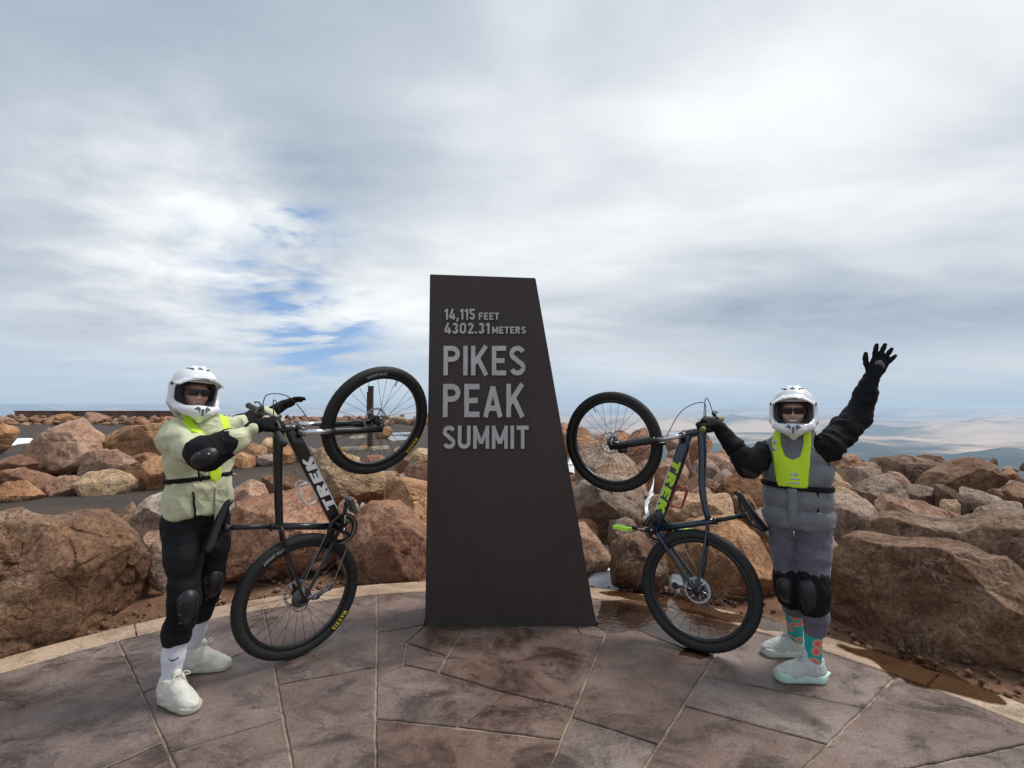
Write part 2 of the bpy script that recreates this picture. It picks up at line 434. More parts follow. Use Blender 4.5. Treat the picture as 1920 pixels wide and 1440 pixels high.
def asphalt_mat():
    m, nt, b = nodes('wet_asphalt')
    N, L = nt.nodes, nt.links
    geo = N.new('ShaderNodeNewGeometry')
    n1 = N.new('ShaderNodeTexNoise'); n1.inputs['Scale'].default_value = 0.6; n1.inputs['Detail'].default_value = 8; n1.inputs['Roughness'].default_value = 0.65
    mp = N.new('ShaderNodeMapping'); mp.inputs[3].default_value = (0.5, 1.6, 1)
    L.new(geo.outputs['Position'], mp.inputs[0]); L.new(mp.outputs[0], n1.inputs[0])
    n2 = N.new('ShaderNodeTexNoise'); n2.inputs['Scale'].default_value = 40; n2.inputs['Detail'].default_value = 6; n2.inputs['Roughness'].default_value = 0.75
    L.new(geo.outputs['Position'], n2.inputs[0])
    r = N.new('ShaderNodeValToRGB'); L.new(n1.outputs[0], r.inputs[0])
    e = r.color_ramp.elements
    e[0].position, e[0].color = 0.35, (0.034, 0.028, 0.024, 1); e[1].position, e[1].color = 0.68, (0.095, 0.068, 0.052, 1)
    k = e.new(0.5); k.color = (0.058, 0.044, 0.036, 1)
    mx = N.new('ShaderNodeMix'); mx.data_type = 'RGBA'; mx.blend_type = 'MULTIPLY'; mx.inputs[0].default_value = 0.8
    r2 = N.new('ShaderNodeValToRGB'); L.new(n2.outputs[0], r2.inputs[0])
    r2.color_ramp.elements[0].position, r2.color_ramp.elements[0].color = 0.35, (0.5, 0.5, 0.5, 1)
    r2.color_ramp.elements[1].position, r2.color_ramp.elements[1].color = 0.65, (1.35, 1.35, 1.35, 1)
    L.new(r.outputs[0], mx.inputs[6]); L.new(r2.outputs[0], mx.inputs[7]); L.new(mx.outputs[2], b.inputs['Base Color'])
    rg = N.new('ShaderNodeMapRange'); L.new(n1.outputs[0], rg.inputs[0])
    rg.inputs[1].default_value = 0.40; rg.inputs[2].default_value = 0.58; rg.inputs[3].default_value = 0.62; rg.inputs[4].default_value = 0.95
    L.new(rg.outputs[0], b.inputs['Roughness']); b.inputs['Specular IOR Level'].default_value = 0.25
    bp = N.new('ShaderNodeBump'); bp.inputs['Strength'].default_value = 0.5; bp.inputs['Distance'].default_value = 0.012
    L.new(n2.outputs[0], bp.inputs['Height']); L.new(bp.outputs[0], b.inputs['Normal'])
    return m
M_ASPH = asphalt_mat()
lot = wobble([(-60, 5.6), (-6.5, 5.3), (-3.2, 6.0), (-2.0, 8.0), (-0.6, 11.5), (0.1, 14), (0.4, 20), (-0.6, 36), (-40, 40), (-70, 38)], 14, 0.22, 4)
o = flat_poly('road', lot, 0.006, M_ASPH)
tag(o, 'dark damp asphalt road and lot between the rock piles', 'road', kind='structure')

# ------------------------------------------------------------------ the plaza: radial flagstones and a tan kerb ring
PC, PR, JC = Vector((-0.37, 0.87)), 3.135, Vector((-0.266, 0.986))
def stone_mat(name, c1, c2, c3, stain=0.7, tint=True):
    m, nt, b = nodes(name)
    N, L = nt.nodes, nt.links
    geo = N.new('ShaderNodeNewGeometry'); oi = N.new('ShaderNodeObjectInfo')
    def noise(s, d, r, dist=0.0, st=(1, 1, 1)):
        mp = N.new('ShaderNodeMapping'); mp.inputs[3].default_value = st
        n = N.new('ShaderNodeTexNoise'); n.inputs['Scale'].default_value = s; n.inputs['Detail'].default_value = d
        n.inputs['Roughness'].default_value = r; n.inputs['Distortion'].default_value = dist
        L.new(geo.outputs['Position'], mp.inputs[0]); L.new(mp.outputs[0], n.inputs[0]); return n.outputs[0]
    def ramp(src, stops):
        r = N.new('ShaderNodeValToRGB'); L.new(src, r.inputs[0]); e = r.color_ramp.elements
        e[0].position, e[0].color = stops[0][0], (*stops[0][1], 1); e[1].position, e[1].color = stops[-1][0], (*stops[-1][1], 1)
        for p, c in stops[1:-1]:
            k = e.new(p); k.color = (*c, 1)
        return r.outputs[0]
    def mix(f, a, bb, mode='MIX'):
        n = N.new('ShaderNodeMix'); n.data_type = 'RGBA'; n.blend_type = mode
        if isinstance(f, float): n.inputs[0].default_value = f
        else: L.new(f, n.inputs[0])
        for i, v in ((6, a), (7, bb)):
            if isinstance(v, tuple): n.inputs[i].default_value = (*v, 1)
            else: L.new(v, n.inputs[i])
        return n.outputs[2]
    base = ramp(noise(2.1, 8, 0.62, 0.3), [(0.34, c2), (0.5, c1), (0.66, c3)])
    base = mix(0.75, base, ramp(noise(70, 6, 0.75), [(0.36, (0.55, 0.55, 0.55)), (0.64, (1.3, 1.3, 1.3))]), 'MULTIPLY')
    wetn = noise(3.0, 8, 0.70, 0.7, (1.0, 1.3, 1))
    wet = ramp(wetn, [(0.46, (0, 0, 0)), (0.62, (1, 1, 1))])
    fine = ramp(noise(11, 7, 0.72, 0.5), [(0.57, (0, 0, 0)), (0.63, (1, 1, 1))])
    wet2 = mix(0.5, wet, fine, 'ADD')
    base = mix(wet2, base, mix(1.0, base, (1 - stain, 1 - stain * 1.02, 1 - stain * 1.04), 'MULTIPLY'))
    pale = ramp(noise(26, 5, 0.7), [(0.66, (0, 0, 0)), (0.74, (0.5, 0.5, 0.5))])
    base = mix(pale, base, (0.42, 0.36, 0.33))
    if tint:
        hs = N.new('ShaderNodeHueSaturation')
        mr = N.new('ShaderNodeMapRange'); L.new(oi.outputs['Random'], mr.inputs[0]); mr.inputs[3].default_value = 0.80; mr.inputs[4].default_value = 1.14
        mr2 = N.new('ShaderNodeMapRange'); L.new(oi.outputs['Random'], mr2.inputs[0]); mr2.inputs[3].default_value = 1.25; mr2.inputs[4].default_value = 0.75
        L.new(mr.outputs[0], hs.inputs['Value']); L.new(mr2.outputs[0], hs.inputs['Saturation']); L.new(base, hs.inputs['Color'])
        base = hs.outputs[0]
    L.new(base, b.inputs['Base Color'])
    rg = N.new('ShaderNodeMapRange'); L.new(wet2, rg.inputs[0]); rg.inputs[3].default_value = 0.56; rg.inputs[4].default_value = 0.24
    L.new(rg.outputs[0], b.inputs['Roughness'])
    h = N.new('ShaderNodeMath'); h.operation = 'MULTIPLY_ADD'; h.inputs[1].default_value = 0.35
    L.new(noise(60, 6, 0.75), h.inputs[0]); L.new(noise(7, 7, 0.7, 0.4), h.inputs[2])
    bp = N.new('ShaderNodeBump'); bp.inputs['Strength'].default_value = 0.7; bp.inputs['Distance'].default_value = 0.010
    L.new(h.outputs[0], bp.inputs['Height']); L.new(bp.outputs[0], b.inputs['Normal'])
    return m
M_SLAB = stone_mat('flagstone', (0.178, 0.116, 0.094), (0.120, 0.075, 0.060), (0.250, 0.182, 0.155), 0.62)
M_KERB = stone_mat('kerb_sandstone', (0.44, 0.31, 0.215), (0.35, 0.235, 0.16), (0.52, 0.39, 0.28), 0.30, False)
M_MORT = stone_mat('mortar', (0.33, 0.25, 0.18), (0.24, 0.18, 0.13), (0.40, 0.32, 0.24), 0.5, False)
def arc(c, r, a0, a1, n):
    return [(c[0] + r * math.cos(a0 + (a1 - a0) * k / n), c[1] + r * math.sin(a0 + (a1 - a0) * k / n)) for k in range(n + 1)]
plaza = flat_poly('plaza', arc(PC, PR + 0.005, 0, 2 * math.pi, 120)[:-1], -0.009, M_MORT)
tag(plaza, 'round plaza of reddish flagstones with tan mortar joints', 'pavement', kind='structure')
def area2(p): return sum(p[i][0] * p[(i + 1) % len(p)][1] - p[(i + 1) % len(p)][0] * p[i][1] for i in range(len(p)))
def inset(p, d):
    p = list(p)
    if area2(p) < 0: p.reverse()
    n = len(p); out = []
    for i in range(n):
        a, b, c = Vector(p[i - 1]), Vector(p[i]), Vector(p[(i + 1) % n])
        e1, e2 = (b - a), (c - b)
        if e1.length < 1e-6 or e2.length < 1e-6: continue
        e1.normalize(); e2.normalize()
        n1, n2 = Vector((-e1.y, e1.x)), Vector((-e2.y, e2.x))
        m = n1 + n2; den = max(0.35, 1 + n1.dot(n2))
        out.append(tuple(b + m * (d / den)))
    return out
def rough_edges(p, amp, step=0.05):
    out = []
    n = len(p)
    for i in range(n):
        a, b = Vector(p[i]), Vector(p[(i + 1) % n]); k = max(1, int((b - a).length / step))
        d = (b - a); nn = Vector((-d.y, d.x)).normalized() if d.length > 1e-6 else Vector((0, 0))
        for j in range(k): out.append(tuple(a + d * (j / k) + (nn * R.uniform(-amp, amp) if j else Vector((0, 0)))))
    return out
def slab(name, poly, z1, z0, gap, mat, parent, cham=0.004):
    if area2(poly) < 0: poly = list(poly)[::-1]
    base_ = rough_edges(inset(poly, gap), 0.0028)
    q = [base_, base_, inset(base_, cham)]
    if len(q[2]) != len(base_): q[2] = base_
    n = len(q[0])
    zt = z1 + R.uniform(-0.0015, 0.0015)
    V = [(x, y, z0) for x, y in q[0]] + [(x, y, zt - cham) for x, y in q[1]] + [(x, y, zt) for x, y in q[2]]
    F = []
    for l in range(2):
        for i in range(n):
            j = (i + 1) % n
            F.append((l * n + i, l * n + j, (l + 1) * n + j, (l + 1) * n + i))
    F.append(tuple(range(2 * n, 3 * n)))
    return mobj(name, V, F, mat, parent, smooth=False)
def clip(poly, a, b):                       # the part of a polygon to the side of the line a-b (left, right)
    a, b = Vector(a), Vector(b); nrm = Vector((-(b - a).y, (b - a).x))
    out = ([], [])
    n = len(poly)
    for i in range(n):
        p, q = Vector(poly[i]), Vector(poly[(i + 1) % n])
        sp, sq = (p - a).dot(nrm), (q - a).dot(nrm)
        out[0 if sp >= 0 else 1].append(tuple(p))
        if (sp >= 0) != (sq >= 0):
            x = tuple(p.lerp(q, sp / (sp - sq))); out[0].append(x); out[1].append(x)
    return out
def g2(px, py): v = G(px, py); return (v.x, v.y)
def joint_angle(a): v = Vector(g2(*a)) - JC; return math.atan2(v.y, v.x)
def on_circle(ang):                          # from JC along an angle to the plaza's rim
    d = Vector((math.cos(ang), math.sin(ang))); o_ = JC - PC
    bq = o_.dot(d); return JC + d * (-bq + math.sqrt(bq * bq - (o_.length_squared - PR * PR)))
ANG = {k: joint_angle(v) for k, v in dict(B=(275, 1320), C=(530, 1340), A=(705, 1280), D=(1095, 1285), E=(1270, 1340), F=(1578, 1370)).items()}
def sector(a0, a1, n=10):
    p0, p1 = on_circle(a0), on_circle(a1)
    b0, b1 = math.atan2(p0.y - PC.y, p0.x - PC.x), math.atan2(p1.y - PC.y, p1.x - PC.x)
    if b1 < b0: b1 += 2 * math.pi
    return [tuple(JC + Vector((math.cos(t), math.sin(t))) * 0.22) for t in (a0, a1)][::-1][::-1] and \
           [tuple(JC + Vector((math.cos(a0), math.sin(a0))) * 0.22)] + arc(PC, PR, b0, b1, n) + [tuple(JC + Vector((math.cos(a1), math.sin(a1))) * 0.22)]
def lay(polys):
    for p in polys:
        if len(p) > 2 and abs(area2(p)) > 0.004: slab('paving_stone', p, 0.0, -0.05, 0.0062, M_SLAB, plaza)
def split(polys, cuts):
    for a, b in cuts:
        a, b = g2(*a), g2(*b)
        nxt = []
        for p in polys: nxt += [q for q in clip(p, a, b) if len(q) > 2]
        polys = nxt
    return polys
AF, AE, AD, AA, AC, AB = (ANG[k] for k in 'FEDACB')
s = split([sector(AC, AB)], [((322, 1408), (527, 1347))])
up = s; lay(split(s[:1], [((270, 1297), (500, 1206))]) + s[1:]) if area2(s[0]) and abs(area2(s[0])) > abs(area2(s[1])) else lay(s[:1] + split(s[1:], [((270, 1297), (500, 1206))]))
lay(split([sector(AA, AC)], [((550, 1278), (705, 1250))]))
lay(split([sector(AB, AB + 0.62)], [((305, 1393), (200, 1440))]))
lay(split([sector(AE, AD)], [((1075, 1345), (1210, 1388))]))
lay(split([sector(AF, AE)], [((1290, 1325), (1550, 1395)), ((1325, 1268), (1610, 1325))]))
lay(split([sector(AF - 0.55, AF)], [((1700, 1440), (1900, 1400))]))
def onA(y): return (708 - 5 * (y - 1115) / 325.0, y)
def onD(y): return (1160 - 130 * (y - 1130) / 310.0, y)
for poly in ([onA(1347), (856, 1362), (945, 1297), (822, 1260), (756, 1246), onA(1268)],
             [(856, 1362), onD(1386), onD(1328), (945, 1297)],
             [(822, 1260), (945, 1297), onD(1328), onD(1196), (915, 1168), (877, 1168), (838, 1230)],
             [(756, 1246), (822, 1260), (838, 1230), (762, 1205)],
             [(762, 1205), (838, 1230), (877, 1168), (880, 1158), (800, 1170), (790, 1180)],
             [onA(1268), (756, 1246), (762, 1205), (790, 1180), (800, 1170), (725, 1183), onA(1185)]):
    lay([[g2(*q) for q in poly]])
rimA, rimD = on_circle(AA), on_circle(AD)
def rim_at(px):                              # rim point straight above a pixel column
    best = min((abs(960 + FPX * p[0] / p[1] - px), p) for p in arc(PC, PR, math.radians(20), math.radians(160), 500))
    return best[1]
lay([[g2(*onA(1185)), g2(725, 1183), g2(800, 1170), g2(880, 1158), rim_at(880), rim_at(790), tuple(rimA)]])
lay([[g2(880, 1158), g2(915, 1168), g2(1088, 1191), g2(1075, 1165), rim_at(1075), rim_at(980), rim_at(880)]])
lay([[g2(1075, 1165), g2(1088, 1191), g2(*onD(1196)), tuple(rimD), rim_at(1120), rim_at(1075)]])
low = sector(AD, AA)
lo = [q for q in clip(low, g2(705, 1347), g2(1045, 1386))]
lay([min(lo, key=lambda q: sum(v[1] for v in q) / max(1, len(q)))])
# the unseen rest of the round plaza, behind the camera
k0, k1 = AB + 0.62, AF - 0.55 + 2 * math.pi
nb = 9
for i in range(nb): lay([sector(k0 + (k1 - k0) * i / nb, k0 + (k1 - k0) * (i + 1) / nb, 8)])
lay([arc(JC, 0.21, 0, 2 * math.pi, 20)[:-1]])

kerb = flat_poly('kerb', arc(PC, PR + 0.25, 0, 2 * math.pi, 120)[:-1], -0.03, M_MORT)
tag(kerb, 'ring of tan sandstone kerb around the plaza', 'kerb', kind='structure')
nk = 15
for i in range(nk):
    a0, a1 = math.radians(11) + 2 * math.pi * i / nk, math.radians(11) + 2 * math.pi * (i + 1) / nk
    poly = arc(PC, PR, a0, a1, 10) + arc(PC, PR + 0.225, a1, a0, 10)
    slab('kerb_stone', poly, 0.003, -0.06, 0.003, M_KERB, kerb, 0.005)

def puddle_mat():
    m, nt, b = nodes('muddy_water')
    b.inputs['Base Color'].default_value = (0.115, 0.066, 0.038, 1)
    N, L = nt.nodes, nt.links
    geo = N.new('ShaderNodeNewGeometry')
    n = N.new('ShaderNodeTexNoise'); n.inputs['Scale'].default_value = 9; n.inputs['Detail'].default_value = 3
    L.new(geo.outputs['Position'], n.inputs[0])
    r = N.new('ShaderNodeValToRGB'); L.new(n.outputs[0], r.inputs[0])
    r.color_ramp.elements[0].color = (0.050, 0.029, 0.017, 1); r.color_ramp.elements[1].color = (0.095, 0.056, 0.033, 1)
    L.new(r.outputs[0], b.inputs['Base Color'])
    b.inputs['Roughness'].default_value = 0.05
    b.inputs['IOR'].default_value = 1.45
    bp = N.new('ShaderNodeBump'); bp.inputs['Strength'].default_value = 0.10; bp.inputs['Distance'].default_value = 0.01
    n2 = N.new('ShaderNodeTexNoise'); n2.inputs['Scale'].default_value = 22; n2.inputs['Detail'].default_value = 2
    L.new(geo.outputs['Position'], n2.inputs[0]); L.new(n2.outputs[0], bp.inputs['Height']); L.new(bp.outputs[0], b.inputs['Normal'])
    return m
M_PUD = puddle_mat()
def puddle(px, z, seed, label, amp=0.05):
    p = wobble([tuple(G(x, y, z))[:2] for x, y in px], 9, amp, seed)
    return tag(flat_poly('puddle', p, z, M_PUD), label, 'puddle', kind='structure')
def film_mat(name='clear_water_film', tint=(0.62, 0.56, 0.52), ripple=0.16):
    m = bpy.data.materials.new(name); m.use_nodes = True
    nt = m.node_tree; N, L = nt.nodes, nt.links; N.remove(N['Principled BSDF'])
    tr = N.new('ShaderNodeBsdfTransparent'); tr.inputs[0].default_value = (*tint, 1)
    gl = N.new('ShaderNodeBsdfGlossy'); gl.inputs['Roughness'].default_value = 0.03
    fr = N.new('ShaderNodeFresnel'); fr.inputs[0].default_value = 1.5
    mx = N.new('ShaderNodeMixShader'); geo = N.new('ShaderNodeNewGeometry')
    n2 = N.new('ShaderNodeTexNoise'); n2.inputs['Scale'].default_value = 26; n2.inputs['Detail'].default_value = 4; L.new(geo.outputs['Position'], n2.inputs[0])
    bp = N.new('ShaderNodeBump'); bp.inputs['Strength'].default_value = ripple; bp.inputs['Distance'].default_value = 0.01; L.new(n2.outputs[0], bp.inputs['Height'])
    L.new(bp.outputs[0], gl.inputs['Normal']); L.new(bp.outputs[0], fr.inputs['Normal'])
    L.new(fr.outputs[0], mx.inputs[0]); L.new(tr.outputs[0], mx.inputs[1]); L.new(gl.outputs[0], mx.inputs[2]); L.new(mx.outputs[0], N['Material Output'].inputs['Surface'])
    return m
M_MUD = film_mat('muddy_water_film', (0.44, 0.37, 0.31), 0.05)
def kerb_puddle(a0, a1, z, seed, label):
    n = 110; inn, out_ = [], []
    for k in range(n + 1):
        t = k / n; a = math.radians(a0 + (a1 - a0) * t); e = min(1.0, 2.6 * t + 0.02, 2.6 * (1 - t) + 0.02) ** 0.6
        q = np.array([[a * 16, seed, 0.3]]); w1, w2 = float(fbm(q, 4, seed)[0]), float(fbm(q, 4, seed + 9)[0])
        mid_ = PR + 0.13
        r0 = mid_ - (0.115 + 0.085 * w1) * e; r1 = mid_ + (0.15 + 0.10 * w2) * e
        inn.append((PC.x + r0 * math.cos(a), PC.y + r0 * math.sin(a))); out_.append((PC.x + r1 * math.cos(a), PC.y + r1 * math.sin(a)))
    V = [(*p, z) for p in inn] + [(*p, z) for p in out_]
    F = [(i, i + 1, n + 2 + i, n + 1 + i) for i in range(n)]
    return tag(mobj('puddle', V, F, M_MUD, smooth=False), label, 'puddle', kind='structure')
kerb_puddle(71, 44.5, 0.0072, 3, 'brown muddy puddle along the kerb behind the dark blue bicycle')
kerb_puddle(43.2, 30.0, 0.0074, 6, 'brown muddy puddle on the kerb under the huge orange-brown boulder')
M_FILM = film_mat()
def film(px, z, seed, label, amp):
    p = wobble([tuple(G(x, y, z))[:2] for x, y in px], 9, amp, seed)
    return tag(flat_poly('puddle', p, z, M_FILM), label, 'puddle', kind='structure')
film([(1120, 1128), (1165, 1126), (1225, 1136), (1290, 1150), (1400, 1178), (1380, 1190), (1340, 1206), (1300, 1216), (1245, 1200), (1190, 1182), (1150, 1190), (1118, 1180)], 0.0048, 14, 'thin sheet of water on the flagstones under the dark blue bicycle', 0.07)
film([(1280, 1205), (1330, 1212), (1300, 1232), (1262, 1226)], 0.0044, 25, 'small wet patch under the rear tyre of the dark blue bicycle', 0.05)

# ------------------------------------------------------------------ boulders
def ico(level):
    bm = bmesh.new(); bmesh.ops.create_icosphere(bm, subdivisions=level, radius=1)
    V = np.array([v.co[:] for v in bm.verts]); F = np.array([[v.index for v in f.verts] for f in bm.faces])
    bm.free(); return V / np.linalg.norm(V, axis=1, keepdims=True), F
ICO = {l: ico(l) for l in (2, 3, 4, 5, 6, 7)}
def rock_shape(D, rho_fn, half_d, seed, ncut=12, cutlo=0.70, rough=1.0, front=0.35, fr=1.0):
    """D unit directions (u along, n away from the viewer, w up) -> points; outline rho(angle) in u/w, half_d deep."""
    rg = np.random.RandomState(seed)
    th = np.arctan2(D[:, 2], D[:, 0])
    s = np.sqrt(D[:, 0] ** 2 + D[:, 2] ** 2); c = D[:, 1]
    s2, c2 = s ** 0.56, np.sign(c) * np.abs(c) ** 0.56
    rho = rho_fn(th)
    p = np.stack([rho * np.cos(th) * s2, half_d * c2, rho * np.sin(th) * s2], 1)
    size = np.array([np.abs(p[:, 0]).max(), half_d, np.abs(p[:, 2]).max()])
    for k in range(ncut):
        n = rg.normal(size=3)
        if k < ncut * 0.75:
            n[1] = -abs(n[1]) - front
            if k % 3 == 0: n[2] = abs(n[2]) + 0.5
        n /= np.linalg.norm(n)
        q = p @ n; sup = q.max()
        lo_ = cutlo if abs(n[1]) > 0.35 else 0.5 + 0.5 * cutlo
        dcut = sup * rg.uniform(lo_, 0.95)
        w = np.maximum(q - dcut, 0)
        p = p - np.outer(w, n)
    m = size.mean()
    f = 1.0 / m
    N = p / (np.linalg.norm(p / size, axis=1, keepdims=True) * size ** 2 / m + 1e-9)
    N /= np.linalg.norm(N, axis=1, keepdims=True) + 1e-9
    d = 0.018 * fbm(p * f * 1.5, 3, seed) + 0.016 * (1 - 2 * np.abs(fbm(p * f * 2.6, 4, seed + 7))) + 0.014 * fbm(p * f * 8, 4, seed + 11)
    # fracture faces: each patch is its own slightly tilted plane
    K = 46; sd_ = p[rg.randint(0, len(p), K)]; tilt = rg.normal(size=(K, 3)); offs = rg.uniform(-1, 1, K)
    wp = p + 0.10 * m * np.stack([fbm(p * f * 2.0, 3, seed + 21 + c_) for c_ in range(3)], 1)
    near = np.argmin(((wp[:, None, :] - sd_[None]) ** 2).sum(2), 1)
    d = d + (0.055 * ((p - sd_[near]) * f * tilt[near]).sum(1) + 0.016 * offs[near]) * fr
    # stepped fracture ledges
    lay_ = (p @ np.array([0.25, 0.2, 0.94])) * f * 2.4 + 0.8 * fbm(p * f * 1.1, 2, seed + 3)
    st = np.abs((lay_ % 1.0) - 0.5)
    d = d + 0.016 * np.minimum(st * 8, 1.0)
    return p + N * (d * m * rough)[:, None]
def boulder(poly, ya, yb, colour, label, half=None, seed=None, group=None, zbase=None, ncut=20, cutlo=0.55, level=None, rough=1.0, push=0.55):
    """An outline in photo pixels set up at its real distance (ya at its left end, yb at its right end) and given depth."""
    xs = [p[0] for p in poly]; x0, x1 = min(xs), max(xs)
    seed = seed if seed is not None else int(abs(x0 * 13 + poly[0][1] * 7)) % 9973
    ym = (ya + yb) / 2; ys = [p[1] for p in poly]
    wid, hei = (x1 - x0) * ym / FPX, (max(ys) - min(ys)) * ym / FPX
    hd = half or 0.5 * min(max(wid, hei) * 0.75, 1.4 * min(wid, hei) + 0.1)
    ya, yb = ya + push * hd, yb + push * hd
    W = [P(px, py, ya + (yb - ya) * (px - x0) / max(1, x1 - x0)) for px, py in poly]
    c = sum(W, Vector()) / len(W)
    L0, L1 = P(x0, poly[0][1], ya), P(x1, poly[0][1], yb)
    u = Vector((L1.x - L0.x, L1.y - L0.y, 0)).normalized(); nn = Vector((-u.y, u.x, 0))
    pts = [((w - c).dot(u), w.z - c.z) for w in W]
    # sink hidden feet into the ground
    zmin = min(w.z for w in W)
    if zmin > -0.05: pts = [(a, b - (max(0, zmin + 0.05) if b < (zmin - c.z) * 0.55 else 0)) for a, b in pts]
    cx = sum(a for a, b in pts) / len(pts); cz = sum(b for a, b in pts) / len(pts)
    pts = [(a - cx, b - cz) for a, b in pts]; c = c + u * cx + Vector((0, 0, cz))
    ang = np.array([math.atan2(b, a) for a, b in pts]); rad = np.array([math.hypot(a, b) for a, b in pts])
    # dense star outline
    dense_a, dense_r = [], []
    for i in range(len(pts)):
        a, b = pts[i], pts[(i + 1) % len(pts)]
        for k in range(12):
            q = (a[0] + (b[0] - a[0]) * k / 12, a[1] + (b[1] - a[1]) * k / 12)
            dense_a.append(math.atan2(q[1], q[0])); dense_r.append(math.hypot(*q))
    o_ = np.argsort(dense_a); da, dr = np.array(dense_a)[o_], np.array(dense_r)[o_]
    da = np.concatenate([da - 2 * np.pi, da, da + 2 * np.pi]); dr = np.tile(dr, 3)
    # star-shaped: take a local mean so that folds do not spike
    fn = lambda t: np.interp(t, da, dr) * 1.03
    wpx = x1 - x0
    lv = level or (6 if wpx > 110 else 5 if wpx > 36 else 4)
    D, F = ICO[lv]
    p = rock_shape(D, fn, hd, seed, ncut, cutlo, rough)
    B = np.array([[u.x, u.y, 0], [nn.x, nn.y, 0], [0, 0, 1]])
    V = p @ B
    o = mobj('boulder', V, F[:, :], ROCK[colour])
    o.location = c
    return tag(o, label, 'boulder', group)
BP = 'boulders piled round the plaza'
# nearest: along the kerb
boulder([(-330, 1010), (-200, 950), (-90, 955), (0, 970), (45, 960), (70, 972), (110, 975), (170, 962), (205, 970), (250, 988), (278, 1010), (300, 1040), (313, 1072), (312, 1130), (304, 1168), (250, 1186), (120, 1218), (0, 1248), (-120, 1290), (-330, 1330)], 2.35, 3.62, 'b', 'huge brown boulder with pale scratches beside the rider in the green jacket', 0.42, 11, cutlo=0.62, push=0.95, level=7)
boulder([(1542, 1085), (1556, 1035), (1575, 1015), (1605, 1010), (1650, 1016), (1700, 1022), (1770, 1023), (1812, 1034), (1850, 1050), (1882, 1056), (1920, 1088), (2010, 1130), (2150, 1200), (2180, 1330), (2100, 1400), (1990, 1375), (1920, 1318), (1800, 1282), (1700, 1235), (1640, 1204), (1585, 1180), (1552, 1140)], 3.42, 2.25, 'b', 'huge orange-brown boulder behind the rider in the grey vest', 0.40, 23, cutlo=0.62, push=0.9, level=7)
boulder([(1632, 1005), (1640, 976), (1665, 967), (1692, 968), (1740, 977), (1790, 983), (1832, 971), (1870, 966), (1925, 963), (1990, 968), (2070, 1010), (2080, 1090), (1960, 1110), (1880, 1100), (1800, 1080), (1700, 1060), (1640, 1045)], 4.5, 3.6, 'd', 'long dark brown boulder just above the huge orange-brown one', 0.40, 5, cutlo=0.76, push=0.8)
boulder([(405, 1000), (425, 955), (445, 932), (480, 925), (520, 908), (547, 904), (572, 914), (592, 927), (612, 960), (628, 990), (645, 1035), (655, 1090), (600, 1096), (500, 1112), (420, 1130), (385, 1120), (390, 1060)], 4.05, 4.35, 'r', 'large reddish boulder seen through the black bicycle frame', 0.42, 31, push=0.8)
boulder([(612, 985), (622, 962), (640, 950), (665, 951), (690, 948), (740, 950), (762, 962), (778, 985), (797, 1002), (825, 1020), (835, 1088), (770, 1092), (700, 1092), (655, 1090), (632, 1050)], 4.35, 4.4, 'r', 'large cracked red boulder between the black bicycle and the sign', 0.42, 37, push=0.8)
boulder([(1228, 1030), (1245, 1000), (1270, 988), (1300, 983), (1350, 979), (1402, 984), (1432, 1010), (1452, 1050), (1472, 1075), (1492, 1110), (1500, 1150), (1440, 1150), (1350, 1138), (1290, 1124), (1250, 1112), (1232, 1070)], 4.05, 3.75, 'o', 'large orange boulder seen through the rear wheel of the dark blue bicycle', 0.42, 41, push=0.8)
boulder([(1142, 1050), (1150, 1025), (1168, 1010), (1200, 1006), (1226, 1014), (1245, 1032), (1252, 1080), (1235, 1108), (1190, 1110), (1155, 1103), (1143, 1080)], 4.05, 4.0, 'b', 'blocky brown boulder under the lime pedal beside the sign', 0.24, 43)
boulder([(1060, 1020), (1078, 990), (1096, 986), (1115, 1010), (1131, 1030), (1143, 1048), (1138, 1072), (1110, 1088), (1070, 1088)], 4.3, 4.25, 'p', 'pinkish boulder half hidden by the lower right edge of the sign', 0.25, 47)
# second row by the road
boulder([(165, 990), (180, 958), (203, 944), (216, 965), (224, 992), (215, 1010), (175, 1010)], 4.4, 4.5, 'b', 'small brown peak of rock poking up behind the huge scratched boulder')
boulder([(248, 1000), (251, 952), (262, 938), (285, 928), (318, 922), (345, 950), (340, 1010), (270, 1012)], 5.0, 5.1, 'w', 'pale pinkish-white rock behind the hem of the green jacket')
boulder([(215, 985), (225, 957), (246, 940), (260, 958), (256, 990), (230, 998)], 5.3, 5.4, 'b', 'small brown rock beside the pale rock near the green jacket')
boulder([(262, 1020), (275, 997), (300, 989), (320, 1003), (318, 1040), (275, 1045)], 4.4, 4.5, 'p', 'small pink stone beneath the pale rock near the green jacket')
boulder([(272, 1045), (285, 1018), (312, 1012), (330, 1030), (325, 1060), (285, 1062)], 4.0, 4.1, 'g', 'small greyish stone tucked behind the black trousers')
boulder([(488, 912), (498, 892), (525, 883), (560, 881), (577, 895), (588, 915), (570, 935), (510, 932)], 5.9, 6.2, 'b', 'yellowish-brown rock behind the lettered tube of the black bicycle')
boulder([(428, 940), (440, 912), (470, 899), (495, 909), (505, 930), (490, 960), (440, 962)], 5.1, 5.3, 'p', 'pink rock peeping out beside the green jacket sleeve')
boulder([(566, 868), (575, 851), (600, 847), (640, 860), (662, 880), (700, 890), (742, 887), (738, 905), (718, 915), (702, 938), (690, 946), (650, 938), (612, 936), (592, 918), (578, 893)], 6.6, 6.3, 't', 'big slanted tan slab below the raised front wheel of the black bicycle', 0.5, 53)
boulder([(710, 930), (724, 906), (738, 897), (770, 905), (805, 912), (840, 918), (840, 985), (800, 990), (770, 985), (735, 970), (715, 955)], 5.2, 5.2, 'o', 'orange angular boulder touching the left edge of the sign', 0.4, 59)
boulder([(632, 950), (648, 931), (663, 927), (670, 945), (660, 962), (640, 962)], 5.0, 5.0, 'p', 'small pink rock behind the pedal of the black bicycle')
